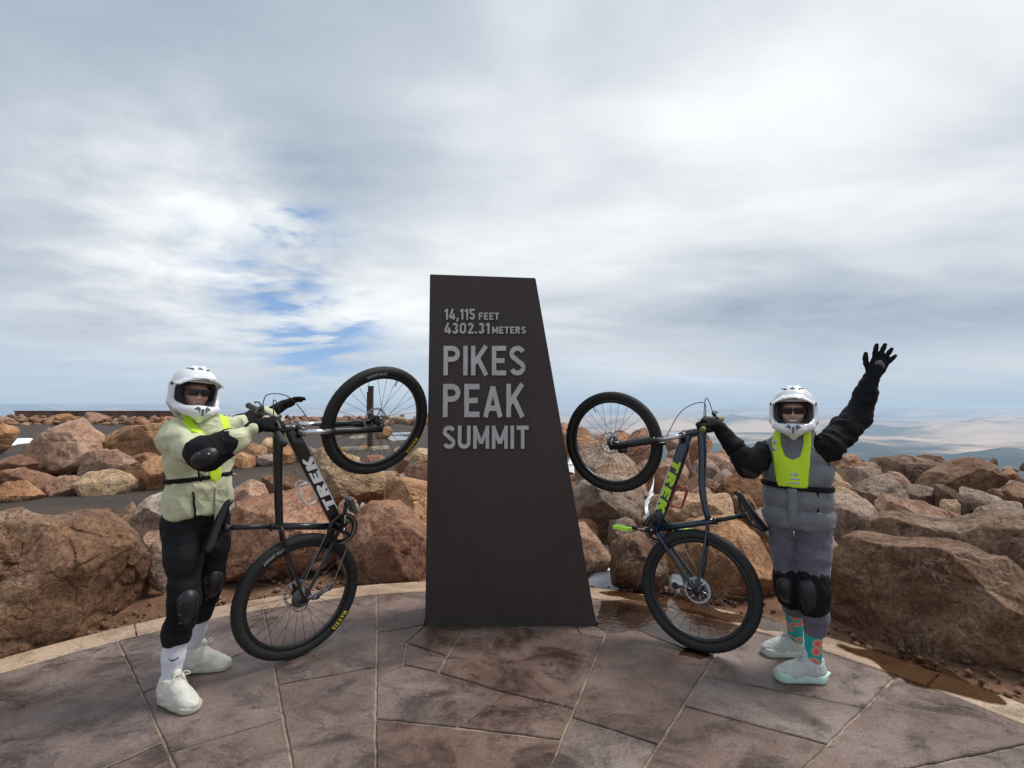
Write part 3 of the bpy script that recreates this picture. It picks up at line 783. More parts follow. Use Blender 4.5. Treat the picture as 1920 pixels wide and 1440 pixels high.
boulder([(662, 955), (672, 938), (686, 936), (696, 948), (688, 962), (668, 962)], 5.1, 5.1, 'w', 'small pale rock on top of the large cracked red boulder')
boulder([(755, 885), (764, 866), (785, 860), (802, 857), (830, 868), (828, 905), (795, 912), (768, 900)], 6.8, 6.9, 'r', 'reddish rock between the raised wheel and the sign')
boulder([(733, 895), (748, 880), (766, 884), (772, 900), (760, 912), (738, 908)], 6.2, 6.2, 'g', 'small grey rock at the foot of the tan slab')
boulder([(773, 850), (785, 838), (803, 839), (830, 850), (825, 868), (785, 868)], 8.8, 8.9, 't', 'tan rock beside the sign behind the raised tyre')
boulder([(733, 850), (748, 835), (766, 838), (770, 858), (752, 868), (738, 865)], 9.5, 9.5, 'p', 'pinkish rock low inside the raised front wheel of the black bicycle')
# across the road, far side
boulder([(-40, 950), (-12, 917), (8, 906), (40, 904), (65, 914), (76, 925), (84, 933), (70, 942), (30, 945), (-20, 952)], 7.3, 7.6, 'o', 'bright orange boulder at the road edge, leftmost in the lower row', None, 61)
boulder([(73, 928), (86, 912), (105, 895), (125, 888), (141, 900), (153, 908), (155, 923), (122, 932), (90, 936)], 7.9, 8.0, 'p', 'pink boulder next to the bright orange one at the road edge')
boulder([(-60, 905), (-20, 884), (30, 881), (72, 886), (96, 900), (107, 909), (80, 918), (30, 918), (-40, 920)], 8.5, 8.6, 'r', 'long flat red slab lying behind the bright orange boulder')
boulder([(146, 898), (160, 888), (205, 882), (226, 887), (248, 900), (228, 920), (202, 924), (185, 921), (162, 920), (152, 910)], 8.0, 8.1, 't', 'tan boulder at the road edge with an undercut lower side')
boulder([(116, 872), (140, 860), (183, 846), (211, 845), (236, 857), (270, 868), (264, 892), (246, 908), (200, 905), (140, 905), (120, 890)], 8.8, 8.9, 'p', 'wide flat-topped pink slab above the tan boulder', None, 67)
boulder([(252, 905), (264, 880), (275, 860), (302, 856), (330, 862), (340, 890), (325, 906), (275, 909)], 8.5, 8.6, 'o', 'upright orange-brown block behind the green jacket')
boulder([(233, 854), (255, 849), (290, 850), (296, 862), (268, 870), (243, 866)], 9.4, 9.4, 'o', 'small yellowish slab wedged above the upright orange block')
boulder([(20, 868), (40, 845), (72, 827), (108, 797), (118, 787), (132, 787), (146, 805), (170, 824), (176, 836), (184, 852), (170, 880), (100, 892), (40, 890)], 10.3, 10.4, 'p', 'tall pointed pinkish boulder shaped like a pyramid', 0.7, 71)
boulder([(180, 842), (200, 815), (221, 801), (270, 800), (297, 793), (332, 788), (352, 826), (345, 856), (260, 860), (195, 860)], 10.8, 11.0, 'o', 'broad orange boulder behind the shoulder of the green jacket', None, 73)
boulder([(-40, 882), (-12, 856), (10, 851), (36, 860), (58, 870), (52, 884), (15, 890), (-30, 892)], 9.2, 9.3, 'r', 'low red wedge of rock at the edge of the picture above the flat slab')
boulder([(-40, 830), (-18, 797), (0, 792), (18, 799), (25, 806), (21, 824), (5, 832), (-25, 838)], 14.5, 14.6, 'o', 'rounded orange boulder beside the snow at the edge of the picture')
boulder([(426, 872), (432, 855), (450, 849), (472, 855), (480, 868), (470, 878), (445, 880)], 11.4, 11.5, 'o', 'orange rock at the road edge under the green sleeve')
boulder([(437, 856), (445, 842), (460, 837), (473, 847), (475, 858), (455, 862)], 12.2, 12.2, 'r', 'reddish rock behind the orange one under the green sleeve')
boulder([(459, 842), (470, 826), (485, 829), (498, 840), (495, 854), (478, 860)], 12.5, 12.5, 'o', 'angular orange rock under the gloved fist')
boulder([(474, 862), (489, 854), (505, 852), (513, 861), (516, 869), (500, 875), (482, 874)], 11.7, 11.7, 'w', 'pale grey-white rock at the road edge near the black bicycle')
boulder([(488, 842), (495, 823), (507, 817), (519, 822), (527, 840), (518, 852), (498, 852)], 13.2, 13.2, 't', 'tan rock just beside the head of the black bicycle')
boulder([(499, 852), (512, 838), (530, 832), (546, 845), (554, 860), (541, 869), (510, 871)], 12.0, 12.0, 'o', 'rounded orange rock between the two front tubes of the black bicycle')
boulder([(553, 852), (557, 831), (571, 831), (575, 850), (566, 858)], 12.6, 12.6, 'p', 'small upright pink rock under the fork of the black bicycle')
boulder([(571, 850), (575, 837), (592, 844), (604, 852), (592, 860), (576, 858)], 12.4, 12.4, 'g', 'small wedge-shaped grey rock behind the tan slab')
boulder([(587, 852), (600, 835), (612, 831), (624, 845), (620, 862), (600, 862)], 12.0, 12.0, 'o', 'orange rock at the lower left of the raised front tyre')
boulder([(650, 868), (660, 853), (673, 857), (674, 870), (658, 874)], 11.6, 11.6, 't', 'small tan rock low inside the raised wheel, left of the others')
boulder([(680, 868), (690, 855), (706, 854), (724, 860), (730, 872), (702, 878), (686, 876)], 10.9, 10.9, 'r', 'flat red rock low inside the raised wheel')
boulder([(702, 816), (714, 801), (731, 800), (735, 813), (722, 822), (708, 822)], 21, 21, 'o', 'lone orange boulder on the lot beside the wooden post')
# right of the sign, front to back
boulder([(1084, 925), (1100, 908), (1130, 896), (1165, 897), (1202, 905), (1214, 916), (1203, 932), (1200, 962), (1186, 976), (1150, 986), (1110, 982), (1090, 970), (1086, 945)], 4.9, 5.0, 'g', 'big block with a grey top just below the raised wheel of the blue bicycle', 0.36, 79)
boulder([(1140, 1004), (1147, 977), (1164, 975), (1175, 973), (1196, 980), (1204, 1000), (1188, 1018), (1150, 1018)], 4.75, 4.75, 'g', 'purplish-grey rock right above the lime pedal')
boulder([(1080, 998), (1090, 969), (1110, 971), (1123, 985), (1122, 1002), (1105, 1012)], 4.8, 4.8, 'o', 'small orange rock next to the sign edge')
boulder([(1228, 955), (1240, 932), (1270, 927), (1300, 931), (1340, 938), (1380, 927), (1397, 945), (1412, 960), (1408, 975), (1370, 985), (1330, 992), (1290, 988), (1250, 980), (1232, 970)], 5.0, 5.2, 't', 'long tan boulder behind the red bottle cage', 0.4, 83)
boulder([(1290, 935), (1304, 918), (1318, 909), (1331, 918), (1340, 936), (1325, 948), (1298, 948)], 5.7, 5.7, 'p', 'pale pink three-sided rock behind the frame of the blue bicycle')
boulder([(1340, 932), (1364, 896), (1384, 872), (1400, 867), (1432, 868), (1455, 900), (1455, 950), (1400, 950), (1360, 942)], 6.0, 6.0, 'o', 'big smooth orange boulder beside the grey vest', None, 89)
boulder([(1408, 980), (1424, 955), (1445, 949), (1456, 985), (1430, 998)], 4.8, 4.8, 'g', 'small grey rock behind the bicycle saddle')
boulder([(1375, 942), (1388, 922), (1410, 923), (1428, 940), (1412, 958), (1385, 955)], 5.5, 5.5, 'b', 'small brown rock between the orange boulder and the saddle')
boulder([(1283, 910), (1295, 888), (1320, 894), (1346, 909), (1352, 918), (1332, 926), (1300, 930), (1286, 926)], 6.3, 6.3, 'r', 'red-brown wedge of rock left of the big orange boulder')
boulder([(1225, 900), (1234, 880), (1245, 871), (1275, 884), (1288, 896), (1290, 922), (1260, 930), (1236, 926)], 6.6, 6.6, 'r', 'dark red boulder behind the lime lettering')
boulder([(1110, 895), (1117, 873), (1160, 871), (1206, 877), (1217, 890), (1205, 910), (1150, 914), (1117, 910)], 6.3, 6.4, 'p', 'flat pink slab seen low through the raised wheel of the blue bicycle')
boulder([(1080, 865), (1090, 838), (1110, 832), (1150, 834), (1196, 839), (1203, 860), (1198, 880), (1170, 888), (1130, 892), (1088, 888)], 7.4, 7.4, 'g', 'big square brown-grey block at the centre of the raised wheel', None, 97)
boulder([(1196, 865), (1205, 847), (1220, 845), (1228, 858), (1218, 874), (1202, 874)], 8.4, 8.4, 'p', 'small pink block to the right of the square block in the wheel')
boulder([(1240, 870), (1254, 856), (1290, 856), (1298, 872), (1280, 890), (1252, 884)], 7.5, 7.5, 'p', 'pinkish boulder below the layered grey rock')
boulder([(1255, 854), (1264, 835), (1285, 829), (1301, 834), (1306, 852), (1282, 863), (1260, 862)], 8.4, 8.4, 'g', 'layered grey rock under the fork of the blue bicycle')
boulder([(1300, 878), (1318, 850), (1332, 852), (1351, 867), (1366, 879), (1352, 893), (1325, 897), (1304, 895)], 7.4, 7.4, 'g', 'grey-brown rock right of the upright bicycle tube')
boulder([(1324, 856), (1335, 841), (1350, 839), (1368, 850), (1362, 868), (1338, 868)], 8.6, 8.6, 'p', 'pinkish rock behind the elbow of the rider in the grey vest')
boulder([(1352, 868), (1362, 852), (1378, 859), (1387, 871), (1374, 884), (1358, 884)], 7.9, 7.9, 'p', 'small pink rock touching the black elbow')
boulder([(1336, 898), (1351, 882), (1370, 875), (1385, 885), (1380, 902), (1350, 906)], 6.9, 6.9, 'g', 'grey rock left of the tip of the big orange boulder')
boulder([(1332, 850), (1342, 825), (1355, 821), (1372, 835), (1380, 852), (1352, 858)], 9.6, 9.6, 'r', 'red rock under the hand holding the blue bicycle')
boulder([(1032, 825), (1048, 790), (1061, 784), (1071, 800), (1072, 830), (1048, 838)], 11, 11, 'r', 'red rock in the gap between the sign and the raised tyre')
boulder([(1078, 810), (1085, 795), (1098, 791), (1108, 800), (1106, 814), (1088, 818)], 12, 12, 'r', 'small red rock on the skyline inside the raised wheel')
boulder([(1074, 832), (1084, 806), (1100, 803), (1114, 815), (1114, 836), (1085, 842)], 10, 10, 'o', 'rounded tan-orange rock at the left inside the raised wheel')
boulder([(1064, 846), (1080, 820), (1105, 821), (1132, 828), (1134, 846), (1092, 856)], 9, 9, 'o', 'long orange rock above the square block in the wheel')
boulder([(1112, 822), (1122, 806), (1136, 806), (1146, 818), (1138, 828), (1118, 830)], 11, 11, 'p', 'small pink rock next to the disc brake of the blue bicycle')
boulder([(1138, 822), (1150, 805), (1165, 802), (1182, 812), (1180, 828), (1150, 832)], 11, 11, 'o', 'orange rock behind the front hub of the blue bicycle')
boulder([(1170, 836), (1180, 812), (1195, 803), (1215, 802), (1227, 815), (1238, 832), (1218, 846), (1180, 846)], 10, 10, 'r', 'rounded dark red boulder on the skyline behind the raised tyre')
boulder([(1246, 826), (1257, 811), (1270, 810), (1282, 822), (1268, 832)], 11.4, 11.4, 'p', 'small pink rock on the skyline under the brake cable')
boulder([(1276, 826), (1290, 811), (1310, 809), (1327, 815), (1340, 832), (1302, 842)], 10.6, 10.6, 'o', 'orange rock on the skyline behind the handlebar stem')
# beyond the rider in the vest
boulder([(1548, 965), (1557, 931), (1590, 931), (1615, 934), (1641, 955), (1652, 968), (1644, 992), (1615, 1006), (1580, 1010), (1556, 1000)], 5.1, 5.1, 'g', 'big grey faceted boulder right beside the grey vest', 0.4, 101)
boulder([(1548, 934), (1558, 912), (1585, 914), (1605, 924), (1618, 936), (1600, 948), (1560, 946)], 6.0, 6.0, 't', 'tan rock on top of the big grey faceted boulder')
boulder([(1550, 920), (1568, 904), (1600, 907), (1615, 918), (1606, 930), (1570, 930)], 6.8, 6.8, 'p', 'flat pink slab level with the black chest strap')
boulder([(1552, 1030), (1560, 993), (1572, 992), (1578, 1010), (1574, 1040), (1558, 1045)], 4.2, 4.2, 'p', 'sliver of pink rock at the hip of the grey vest')
boulder([(1612, 915), (1630, 903), (1655, 895), (1671, 891), (1689, 902), (1696, 920), (1694, 940), (1668, 952), (1645, 958), (1618, 945)], 6.2, 6.2, 'g', 'square grey block standing above the rest of the pile', None, 103)
boulder([(1646, 972), (1651, 936), (1660, 920), (1676, 917), (1691, 930), (1707, 942), (1700, 966), (1668, 976)], 5.5, 5.5, 'p', 'knobbly tan and pink boulder in front of the square grey block')
boulder([(1676, 972), (1685, 945), (1715, 941), (1741, 945), (1766, 958), (1793, 976), (1745, 988), (1695, 988)], 5.1, 5.1, 'p', 'sloping pink slab with ribbed streaks')
boulder([(1778, 976), (1788, 955), (1800, 954), (1822, 968), (1810, 984), (1785, 984)], 5.1, 5.1, 'r', 'small red wedge on the bare dirt')
boulder([(1832, 972), (1850, 952), (1880, 949), (1900, 962), (1890, 980), (1842, 980)], 5.4, 5.4, 'g', 'low grey rock on the dirt near the picture edge')
boulder([(1692, 930), (1698, 914), (1720, 911), (1745, 915), (1760, 922), (1750, 936), (1712, 938)], 6.8, 6.8, 'g', 'flat grey slab behind the bare dirt')
boulder([(1752, 938), (1760, 915), (1772, 910), (1795, 924), (1816, 934), (1825, 946), (1800, 953), (1766, 948)], 6.5, 6.5, 'd', 'dark wedge-shaped rock beneath the rounded brown boulder')
boulder([(1763, 948), (1772, 930), (1785, 927), (1799, 938), (1794, 950)], 6.2, 6.2, 't', 'small rounded tan stone in front of the dark wedge')
boulder([(1802, 922), (1822, 915), (1850, 924), (1876, 934), (1880, 944), (1852, 953), (1822, 948)], 6.5, 6.5, 'g', 'long grey-brown rock beside a scrap of snow')
boulder([(1852, 936), (1865, 918), (1885, 919), (1896, 932), (1882, 946)], 7.2, 7.2, 'b', 'small brown rock behind the long grey-brown one')
boulder([(1858, 954), (1880, 935), (1900, 936), (1940, 950), (1930, 966), (1880, 964)], 5.9, 5.9, 'g', 'grey flat rock at the right edge of the picture')
boulder([(1876, 930), (1893, 908), (1920, 905), (1960, 912), (1960, 950), (1905, 952)], 7.1, 7.1, 'b', 'brown boulder cut off by the right edge of the picture')
boulder([(1850, 922), (1868, 906), (1900, 904), (1945, 914), (1920, 928), (1865, 930)], 8.1, 8.1, 'g', 'thin grey slab resting behind the brown boulder at the edge')
boulder([(1728, 916), (1760, 888), (1790, 877), (1825, 861), (1845, 861), (1861, 872), (1864, 892), (1858, 914), (1846, 926), (1800, 926), (1755, 926)], 7.6, 7.6, 'b', 'rounded brown boulder standing out against the blue plains', None, 107, ncut=6)
boulder([(1850, 910), (1864, 888), (1885, 894), (1902, 904), (1888, 918), (1858, 920)], 8.6, 8.6, 'b', 'brown rock just right of the rounded brown boulder')
boulder([(1636, 880), (1660, 862), (1700, 856), (1735, 862), (1762, 872), (1786, 880), (1775, 896), (1742, 912), (1712, 914), (1680, 902), (1655, 892)], 8.5, 8.6, 'd', 'big dark-sided boulder with a tan top on the skyline', None, 109)
boulder([(1722, 868), (1735, 853), (1755, 855), (1776, 867), (1788, 879), (1772, 890), (1738, 880)], 9.3, 9.3, 'r', 'red slab leaning behind the big dark-sided boulder')
boulder([(1656, 900), (1678, 883), (1705, 891), (1716, 903), (1704, 916), (1676, 912)], 7.3, 7.3, 'p', 'pinkish rock tucked under the dark-sided boulder')
boulder([(1596, 896), (1604, 878), (1635, 876), (1656, 884), (1668, 893), (1642, 903), (1604, 904)], 7.7, 7.7, 'g', 'flat grey-pink slab left of the dark-sided boulder')
boulder([(1600, 882), (1614, 870), (1635, 867), (1658, 880), (1640, 890)], 8.6, 8.6, 'p', 'small pink slab above the flat grey-pink one')
boulder([(1552, 890), (1564, 870), (1585, 866), (1605, 880), (1602, 895), (1572, 898)], 8.0, 8.0, 't', 'tan rock beside the armhole of the grey vest')
boulder([(1546, 904), (1558, 880), (1580, 879), (1590, 892), (1586, 908), (1558, 910)], 7.4, 7.4, 't', 'rounded tan rock just above the flat pink slab')
for poly, y, lb in (([(1546, 872), (1554, 845), (1570, 842), (1578, 852), (1574, 874)], 9.2, 'red rock on the skyline directly beneath the raised black sleeve'),
                    ([(1570, 874), (1580, 852), (1598, 848), (1614, 858), (1608, 878)], 9.0, 'second red rock on the skyline from the raised sleeve'),
                    ([(1588, 880), (1592, 858), (1605, 857), (1613, 870), (1604, 884)], 8.8, 'small square red rock in front of the skyline rocks by the sleeve'),
                    ([(1604, 876), (1614, 860), (1635, 860), (1641, 869), (1628, 880)], 10, 'low red rock on the skyline above the small pink slab'),
                    ([(1634, 874), (1641, 860), (1650, 861), (1663, 867), (1654, 878)], 10.4, 'last little red rock on the skyline before the dark-sided boulder')):
    boulder(poly, y, y, 'r', lb)

# shared small stones
def stone_mesh(seed, level=4):
    rg = np.random.RandomState(seed)
    D, F = ICO[level]
    ax = rg.uniform(0.6, 1.15, 3)
    fn = lambda t: 1.0 + 0.18 * np.sin(2 * t + seed) + 0.12 * np.sin(3 * t + seed * 2.1)
    p = rock_shape(D, fn, 0.9, seed, 18, 0.60, 1.0, 0.0) * np.array([ax[0], ax[1], ax[2] * 0.75])
    return p, F
KINDS = 'orpgtb'
STONES = []
for i in range(12):
    p, F = stone_mesh(500 + i, 4 if i < 6 else 3)
    STONES.append(make_mesh('boulder', p, F, ROCK[KINDS[i % 6]]))
def put_stone(i, x, y, z, s, rz, name='boulder'):
    o = link(name, STONES[i]); o.location = (x, y, z); o.rotation_euler = (R.uniform(-.3, .3), R.uniform(-.3, .3), rz)
    o.scale = (s * R.uniform(.8, 1.3), s * R.uniform(.8, 1.2), s * R.uniform(.75, 1.15)); return o
# the line of rocks that closes the lot
for k in range(64):
    t = (k + R.uniform(-.4, .4)) / 64
    px = -40 + 900 * t
    d = R.uniform(34, 43)
    s = R.choice((0.36, 0.44, 0.55, 0.66)) * R.uniform(.8, 1.2)
    o = put_stone(R.choice((0, 1, 2, 3, 5)) + R.choice((0, 6)), (px - 960) / FPX * d, d, s * 0.35, s, R.uniform(0, 6.28))
    tag(o, 'small rock in the far line of red rocks closing the lot', 'boulder', 'far line of rocks')
# rubble: smaller stones nobody could count, between and behind the big ones
def rubble(spots, label):
    Vs, Fs, n0 = [], [], 0
    for i, x, y, z, s_ in spots:
        p, F = SMALL[i]; a = R.uniform(0, 6.28); c, s2 = math.cos(a), math.sin(a)
        q = p * s_ * np.array([R.uniform(.8, 1.3), R.uniform(.8, 1.2), R.uniform(.75, 1.15)])
        q = q @ np.array([[c, s2, 0], [-s2, c, 0], [0, 0, 1]]) + (x, y, z)
        Vs.append(q); Fs.append(F + n0); n0 += len(p)
    return Vs, Fs
SMALL = [stone_mesh(700 + i, 3) for i in range(8)]
spots = {k: [] for k in 'orpg'}
for k in range(170):
    d = R.uniform(5.0, 12.5); px = R.uniform(1075, 1930)
    if 1690 < px < 1900 and d < 7: continue
    s_ = R.uniform(0.07, 0.20)
    spots[R.choice('orpg')].append((R.randrange(8), (px - 960) / FPX * d, d, s_ * 0.2 - 0.06, s_))
for k in range(60):
    d = R.uniform(4.4, 5.4); px = R.uniform(-20, 800)
    if k % 2 == 0: px = R.uniform(-20, 330) if k % 4 else R.uniform(430, 800); d = R.uniform(9.0, 12.5)
    s_ = R.uniform(0.05, 0.15)
    spots[R.choice('orpg')].append((R.randrange(8), (px - 960) / FPX * d, d, s_ * 0.2, s_))
for k in range(60):                       # heaps behind the sign, the riders and past the edges of the view
    px, d = R.choice(((R.uniform(1425, 1560), R.uniform(4.6, 10)), (R.uniform(1950, 2300), R.uniform(4.2, 8.5)), (R.uniform(815, 1060), R.uniform(4.9, 8.5))))
    s_ = R.uniform(0.16, 0.38)
    spots[R.choice('orpg')].append((R.randrange(8), (px - 960) / FPX * d, d, s_ * 0.25 - 0.05, s_))
for k in range(22):
    d = R.uniform(6.6, 11); x = R.uniform(-17, -9.5); s_ = R.uniform(0.25, 0.6)
    spots[R.choice('orp')].append((R.randrange(8), x, d, s_ * 0.25, s_))
for k, nm in (('o', 'orange'), ('r', 'red'), ('p', 'pink'), ('g', 'grey')):
    Vs, Fs = rubble(spots[k], '')
    tag(mobj('rubble', np.concatenate(Vs), np.concatenate(Fs), ROCK[k]), 'small %s stones strewn between the boulders' % nm, 'rubble', kind='stuff')
tiny = [stone_mesh(760 + i, 2) for i in range(8)]
SMALL = tiny
for kk, nm in (('r', 'red'), ('o', 'orange'), ('p', 'pink')):
    sp_ = []
    for k in range(150):
        d = R.uniform(34, 45); px = R.uniform(-60, 860); s_ = R.uniform(0.16, 0.42)
        sp_.append((R.randrange(8), (px - 960) / FPX * d, d, R.uniform(0, 0.42) * (0.4 + 0.6 * (d - 34) / 11), s_))
    Vs, Fs = rubble(sp_, '')
    tag(mobj('rubble', np.concatenate(Vs), np.concatenate(Fs), ROCK[kk]), 'mass of small %s rocks heaped in the far line beyond the lot' % nm, 'rubble', kind='stuff')
# loose gravel: one mass
rg = np.random.RandomState(3)
def gravel(n, fx, smin, smax, mat, name, label):
    D, F = ICO[3][0][:0], None
    bm = bmesh.new(); bmesh.ops.create_icosphere(bm, subdivisions=1, radius=1)
    v0 = np.array([v.co[:] for v in bm.verts]); f0 = np.array([[v.index for v in f.verts] for f in bm.faces]); bm.free()
    Vs, Fs = [], []
    for k in range(n):
        x, y, z = fx(); s = rg.uniform(smin, smax)
        Vs.append(v0 * s * rg.uniform(.55, 1.3, 3) * (1 + rg.uniform(-.25, .25, (len(v0), 1))) + (x, y, z + s * .25)); Fs.append(f0 + k * len(v0))
    tag(mobj(name, np.concatenate(Vs), np.concatenate(Fs), mat, smooth=False), label, 'gravel', kind='stuff')
def right_pos():
    d = rg.uniform(4.1, 10); px = rg.uniform(1075, 1950); return (px - 960) / FPX * d, d, -0.06
def kerb_pos():
    a = rg.uniform(math.radians(12), math.radians(168)); r_ = PR + 0.26 + abs(rg.normal()) * 0.25
    return PC.x + r_ * math.cos(a), PC.y + r_ * math.sin(a), -0.07
gravel(2600, right_pos, 0.008, 0.035, ROCK['p'], 'gravel', 'loose gravel on the brown dirt between the boulders')
gravel(900, kerb_pos, 0.006, 0.024, ROCK['b'], 'gravel', 'fine gravel strip along the outer edge of the kerb')

# snow left lying between the rocks
M_SNOW = plain('snow', (0.80, 0.83, 0.87), 0.6, 0, 0.03, 20, 0.4)
def snow(px, z, seed):
    c = [tuple(G(x, y, z)) for x, y in px]
    cx = sum(p[0] for p in c) / len(c); cy = sum(p[1] for p in c) / len(c)
    if px[0][0] > 900: c = [(cx + (q[0] - cx) * 1.45, cy + (q[1] - cy) * 1.45, z) for q in c]
    p = wobble([q[:2] for q in c], 7, 0.10 * math.hypot(c[0][0] - cx, c[0][1] - cy) + 0.03, seed)
    V = [(cx, cy, z + 0.10)]; F = []
    n = len(p)
    for lv, (s, h) in enumerate(((0.5, 0.085), (0.85, 0.05), (1.0, -0.03))):
        V += [(cx + (x - cx) * s, cy + (y - cy) * s, z + h) for x, y in p]
    for i in range(n):
        j = (i + 1) % n
        F.append((0, 1 + i, 1 + j))
        for lv in range(2): F.append((1 + lv * n + i, 1 + (lv + 1) * n + i, 1 + (lv + 1) * n + j, 1 + lv * n + j))
    return V, F
SV, SF = [], []
for k, px in enumerate(([(1120, 1015), (1150, 1012), (1160, 1030), (1140, 1042), (1118, 1036)], [(1108, 1075), (1150, 1080), (1172, 1098), (1130, 1100), (1108, 1098)],
                        [(1218, 905), (1240, 900), (1240, 925), (1215, 925)], [(1212, 935), (1238, 932), (1232, 968), (1212, 968)], [(1262, 1085), (1285, 1085), (1280, 1105), (1262, 1100)],
                        [(1335, 925), (1348, 922), (1350, 936), (1338, 936)], [(1625, 942), (1642, 940), (1645, 958), (1628, 958)], [(1815, 942), (1835, 938), (1836, 948), (1818, 948)],
                        [(1845, 948), (1870, 946), (1870, 953), (1848, 954)], [(1570, 900), (1592, 900), (1592, 906), (1570, 906)],
                        [(-40, 822), (60, 824), (55, 830), (10, 836), (-40, 838)], [(245, 896), (258, 896), (258, 904), (246, 904)], [(1070, 860), (1078, 862), (1078, 880), (1068, 876)],
                        [(1726, 936), (1745, 934), (1748, 942), (1730, 944)])):
    V, F = snow(px, -0.055 if px[0][0] > 900 else 0.01, 30 + k)
    b0 = len(SV); SV += V; SF += [tuple(b0 + i for i in f) for f in F]
tag(mobj('snow', SV, SF, M_SNOW), 'patches of old white snow left between the rocks', 'snow', kind='stuff')
def lot_puddle(px, seed, label):
    p = wobble([tuple(G(x, y, 0.011))[:2] for x, y in px], 8, 0.25, seed)
    tag(flat_poly('puddle', p, 0.011, M_PUD), label, 'puddle', kind='structure')
lot_puddle([(718, 818), (760, 817), (776, 822), (745, 826), (715, 823)], 2, 'pale shining puddle on the lot inside the raised wheel')
lot_puddle([(735, 811), (770, 810), (775, 814), (740, 815)], 5, 'smaller shining puddle further back on the lot')
lot_puddle([(560, 790), (600, 788), (605, 794), (565, 796)], 6, 'shining puddle on the lot behind the bicycle fork')

# far low wall, posts and wheel stops across the lot
M_WALL = rock_mat('wall_stone', (0.22, 0.135, 0.105), (0.16, 0.10, 0.08), (0.28, 0.18, 0.145), 0.2)
def box_mesh(name, lo, hi, mat, parent=None, bev=0.0):
    bm = bmesh.new(); bmesh.ops.create_cube(bm, size=1)
    for v in bm.verts: v.co = [lo[i] + (v.co[i] + .5) * (hi[i] - lo[i]) for i in range(3)]
    if bev: bmesh.ops.bevel(bm, geom=bm.edges[:], offset=bev, segments=2, affect='EDGES')
    me = bpy.data.meshes.new(name); bm.to_mesh(me); bm.free(); me.materials.append(mat)
    return link(name, me, parent)
w0, w1 = P(26, 795, 44), P(337, 795, 44)
wall = empty('stone_wall', ((w0.x + w1.x) / 2, 44, 0))
hw = (w1.x - w0.x) / 2
nseg = 8
for i in range(nseg):
    box_mesh('wall_panel', (-hw + 2 * hw * i / nseg + 0.01, 0, -0.2), (-hw + 2 * hw * (i + 1) / nseg - 0.01, 0.4, 0.78), M_WALL, wall, 0.02)
box_mesh('coping', (-hw - 0.06, -0.06, 0.782), (hw + 0.06, 0.46, 0.87), M_WALL, wall, 0.02)
tag(wall, 'long low brown stone wall behind the far rocks, far left', 'wall')
M_WOOD = plain('weathered_wood', (0.075, 0.045, 0.035), 0.8, 0, 0.2, 12, 0.5)
M_YEL = plain('yellow_paint', (0.62, 0.33, 0.05), 0.7, 0, 0.15, 9, 0.3)
M_STOP = plain('worn_concrete', (0.42, 0.37, 0.30), 0.9, 0, 0.2, 9, 0.5)
def post(px, base, top, label, wpx=12):
    g = G(px, base); sc = FPX / g.y
    h = (base - top) / sc; w = wpx / sc / 2
    o = empty('wooden_post', (g.x, g.y, 0))
    box_mesh('shaft', (-w, -w, -0.2), (w, w, h), M_WOOD, o, w * 0.15)
    box_mesh('cap_plate', (-w * 1.15, -w * 1.15, h + 0.001), (w * 1.15, w * 1.15, h + 0.03), M_WOOD, o, 0.005)
    box_mesh('side_board', (-w * 1.5, -w * 0.6, h * 0.55), (-w * 1.02, w * 0.6, h * 0.92), M_WOOD, o, 0.005)
    return tag(o, label, 'post')
post(694, 842, 726, 'tall dark wooden post seen through the raised front wheel', 9)
post(627, 812, 766, 'shorter dark post at the left rim of the raised front wheel', 5)
def wheel_stop(pxa, pya, pxb, pyb, label, tip):
    a, b = G(pxa, pya), G(pxb, pyb); d = (b - a); ln = d.length
    o = empty('wheel_stop', tuple((a + b) / 2)); o.rotation_euler = (0, 0, math.atan2(d.y, d.x))
    box_mesh('block', (-ln / 2, -0.08, -0.02), (ln / 2, 0.08, 0.12), M_STOP, o, 0.03)
    for s in ((-1, 1) if tip else ()):
        box_mesh('painted_end', (min(s * ln * .5, s * ln * .32) - (0.004 if s < 0 else 0), -0.084, 0.0), (max(s * ln * .5, s * ln * .32) + (0.004 if s > 0 else 0), 0.084, 0.124), M_YEL, o, 0.03)
    return tag(o, label, 'wheel stop')
wheel_stop(636, 846, 690, 843, 'yellow-ended wheel stop on the lot at the foot of the tall post', True)
wheel_stop(654, 824, 684, 821, 'pale wheel stop on the lot, middle of the three in the wheel', False)
wheel_stop(668, 814, 688, 811, 'pale wheel stop farthest back on the lot in the wheel', False)
wheel_stop(694, 845, 728, 842, 'pale wheel stop on the lot to the right of the tall post', False)

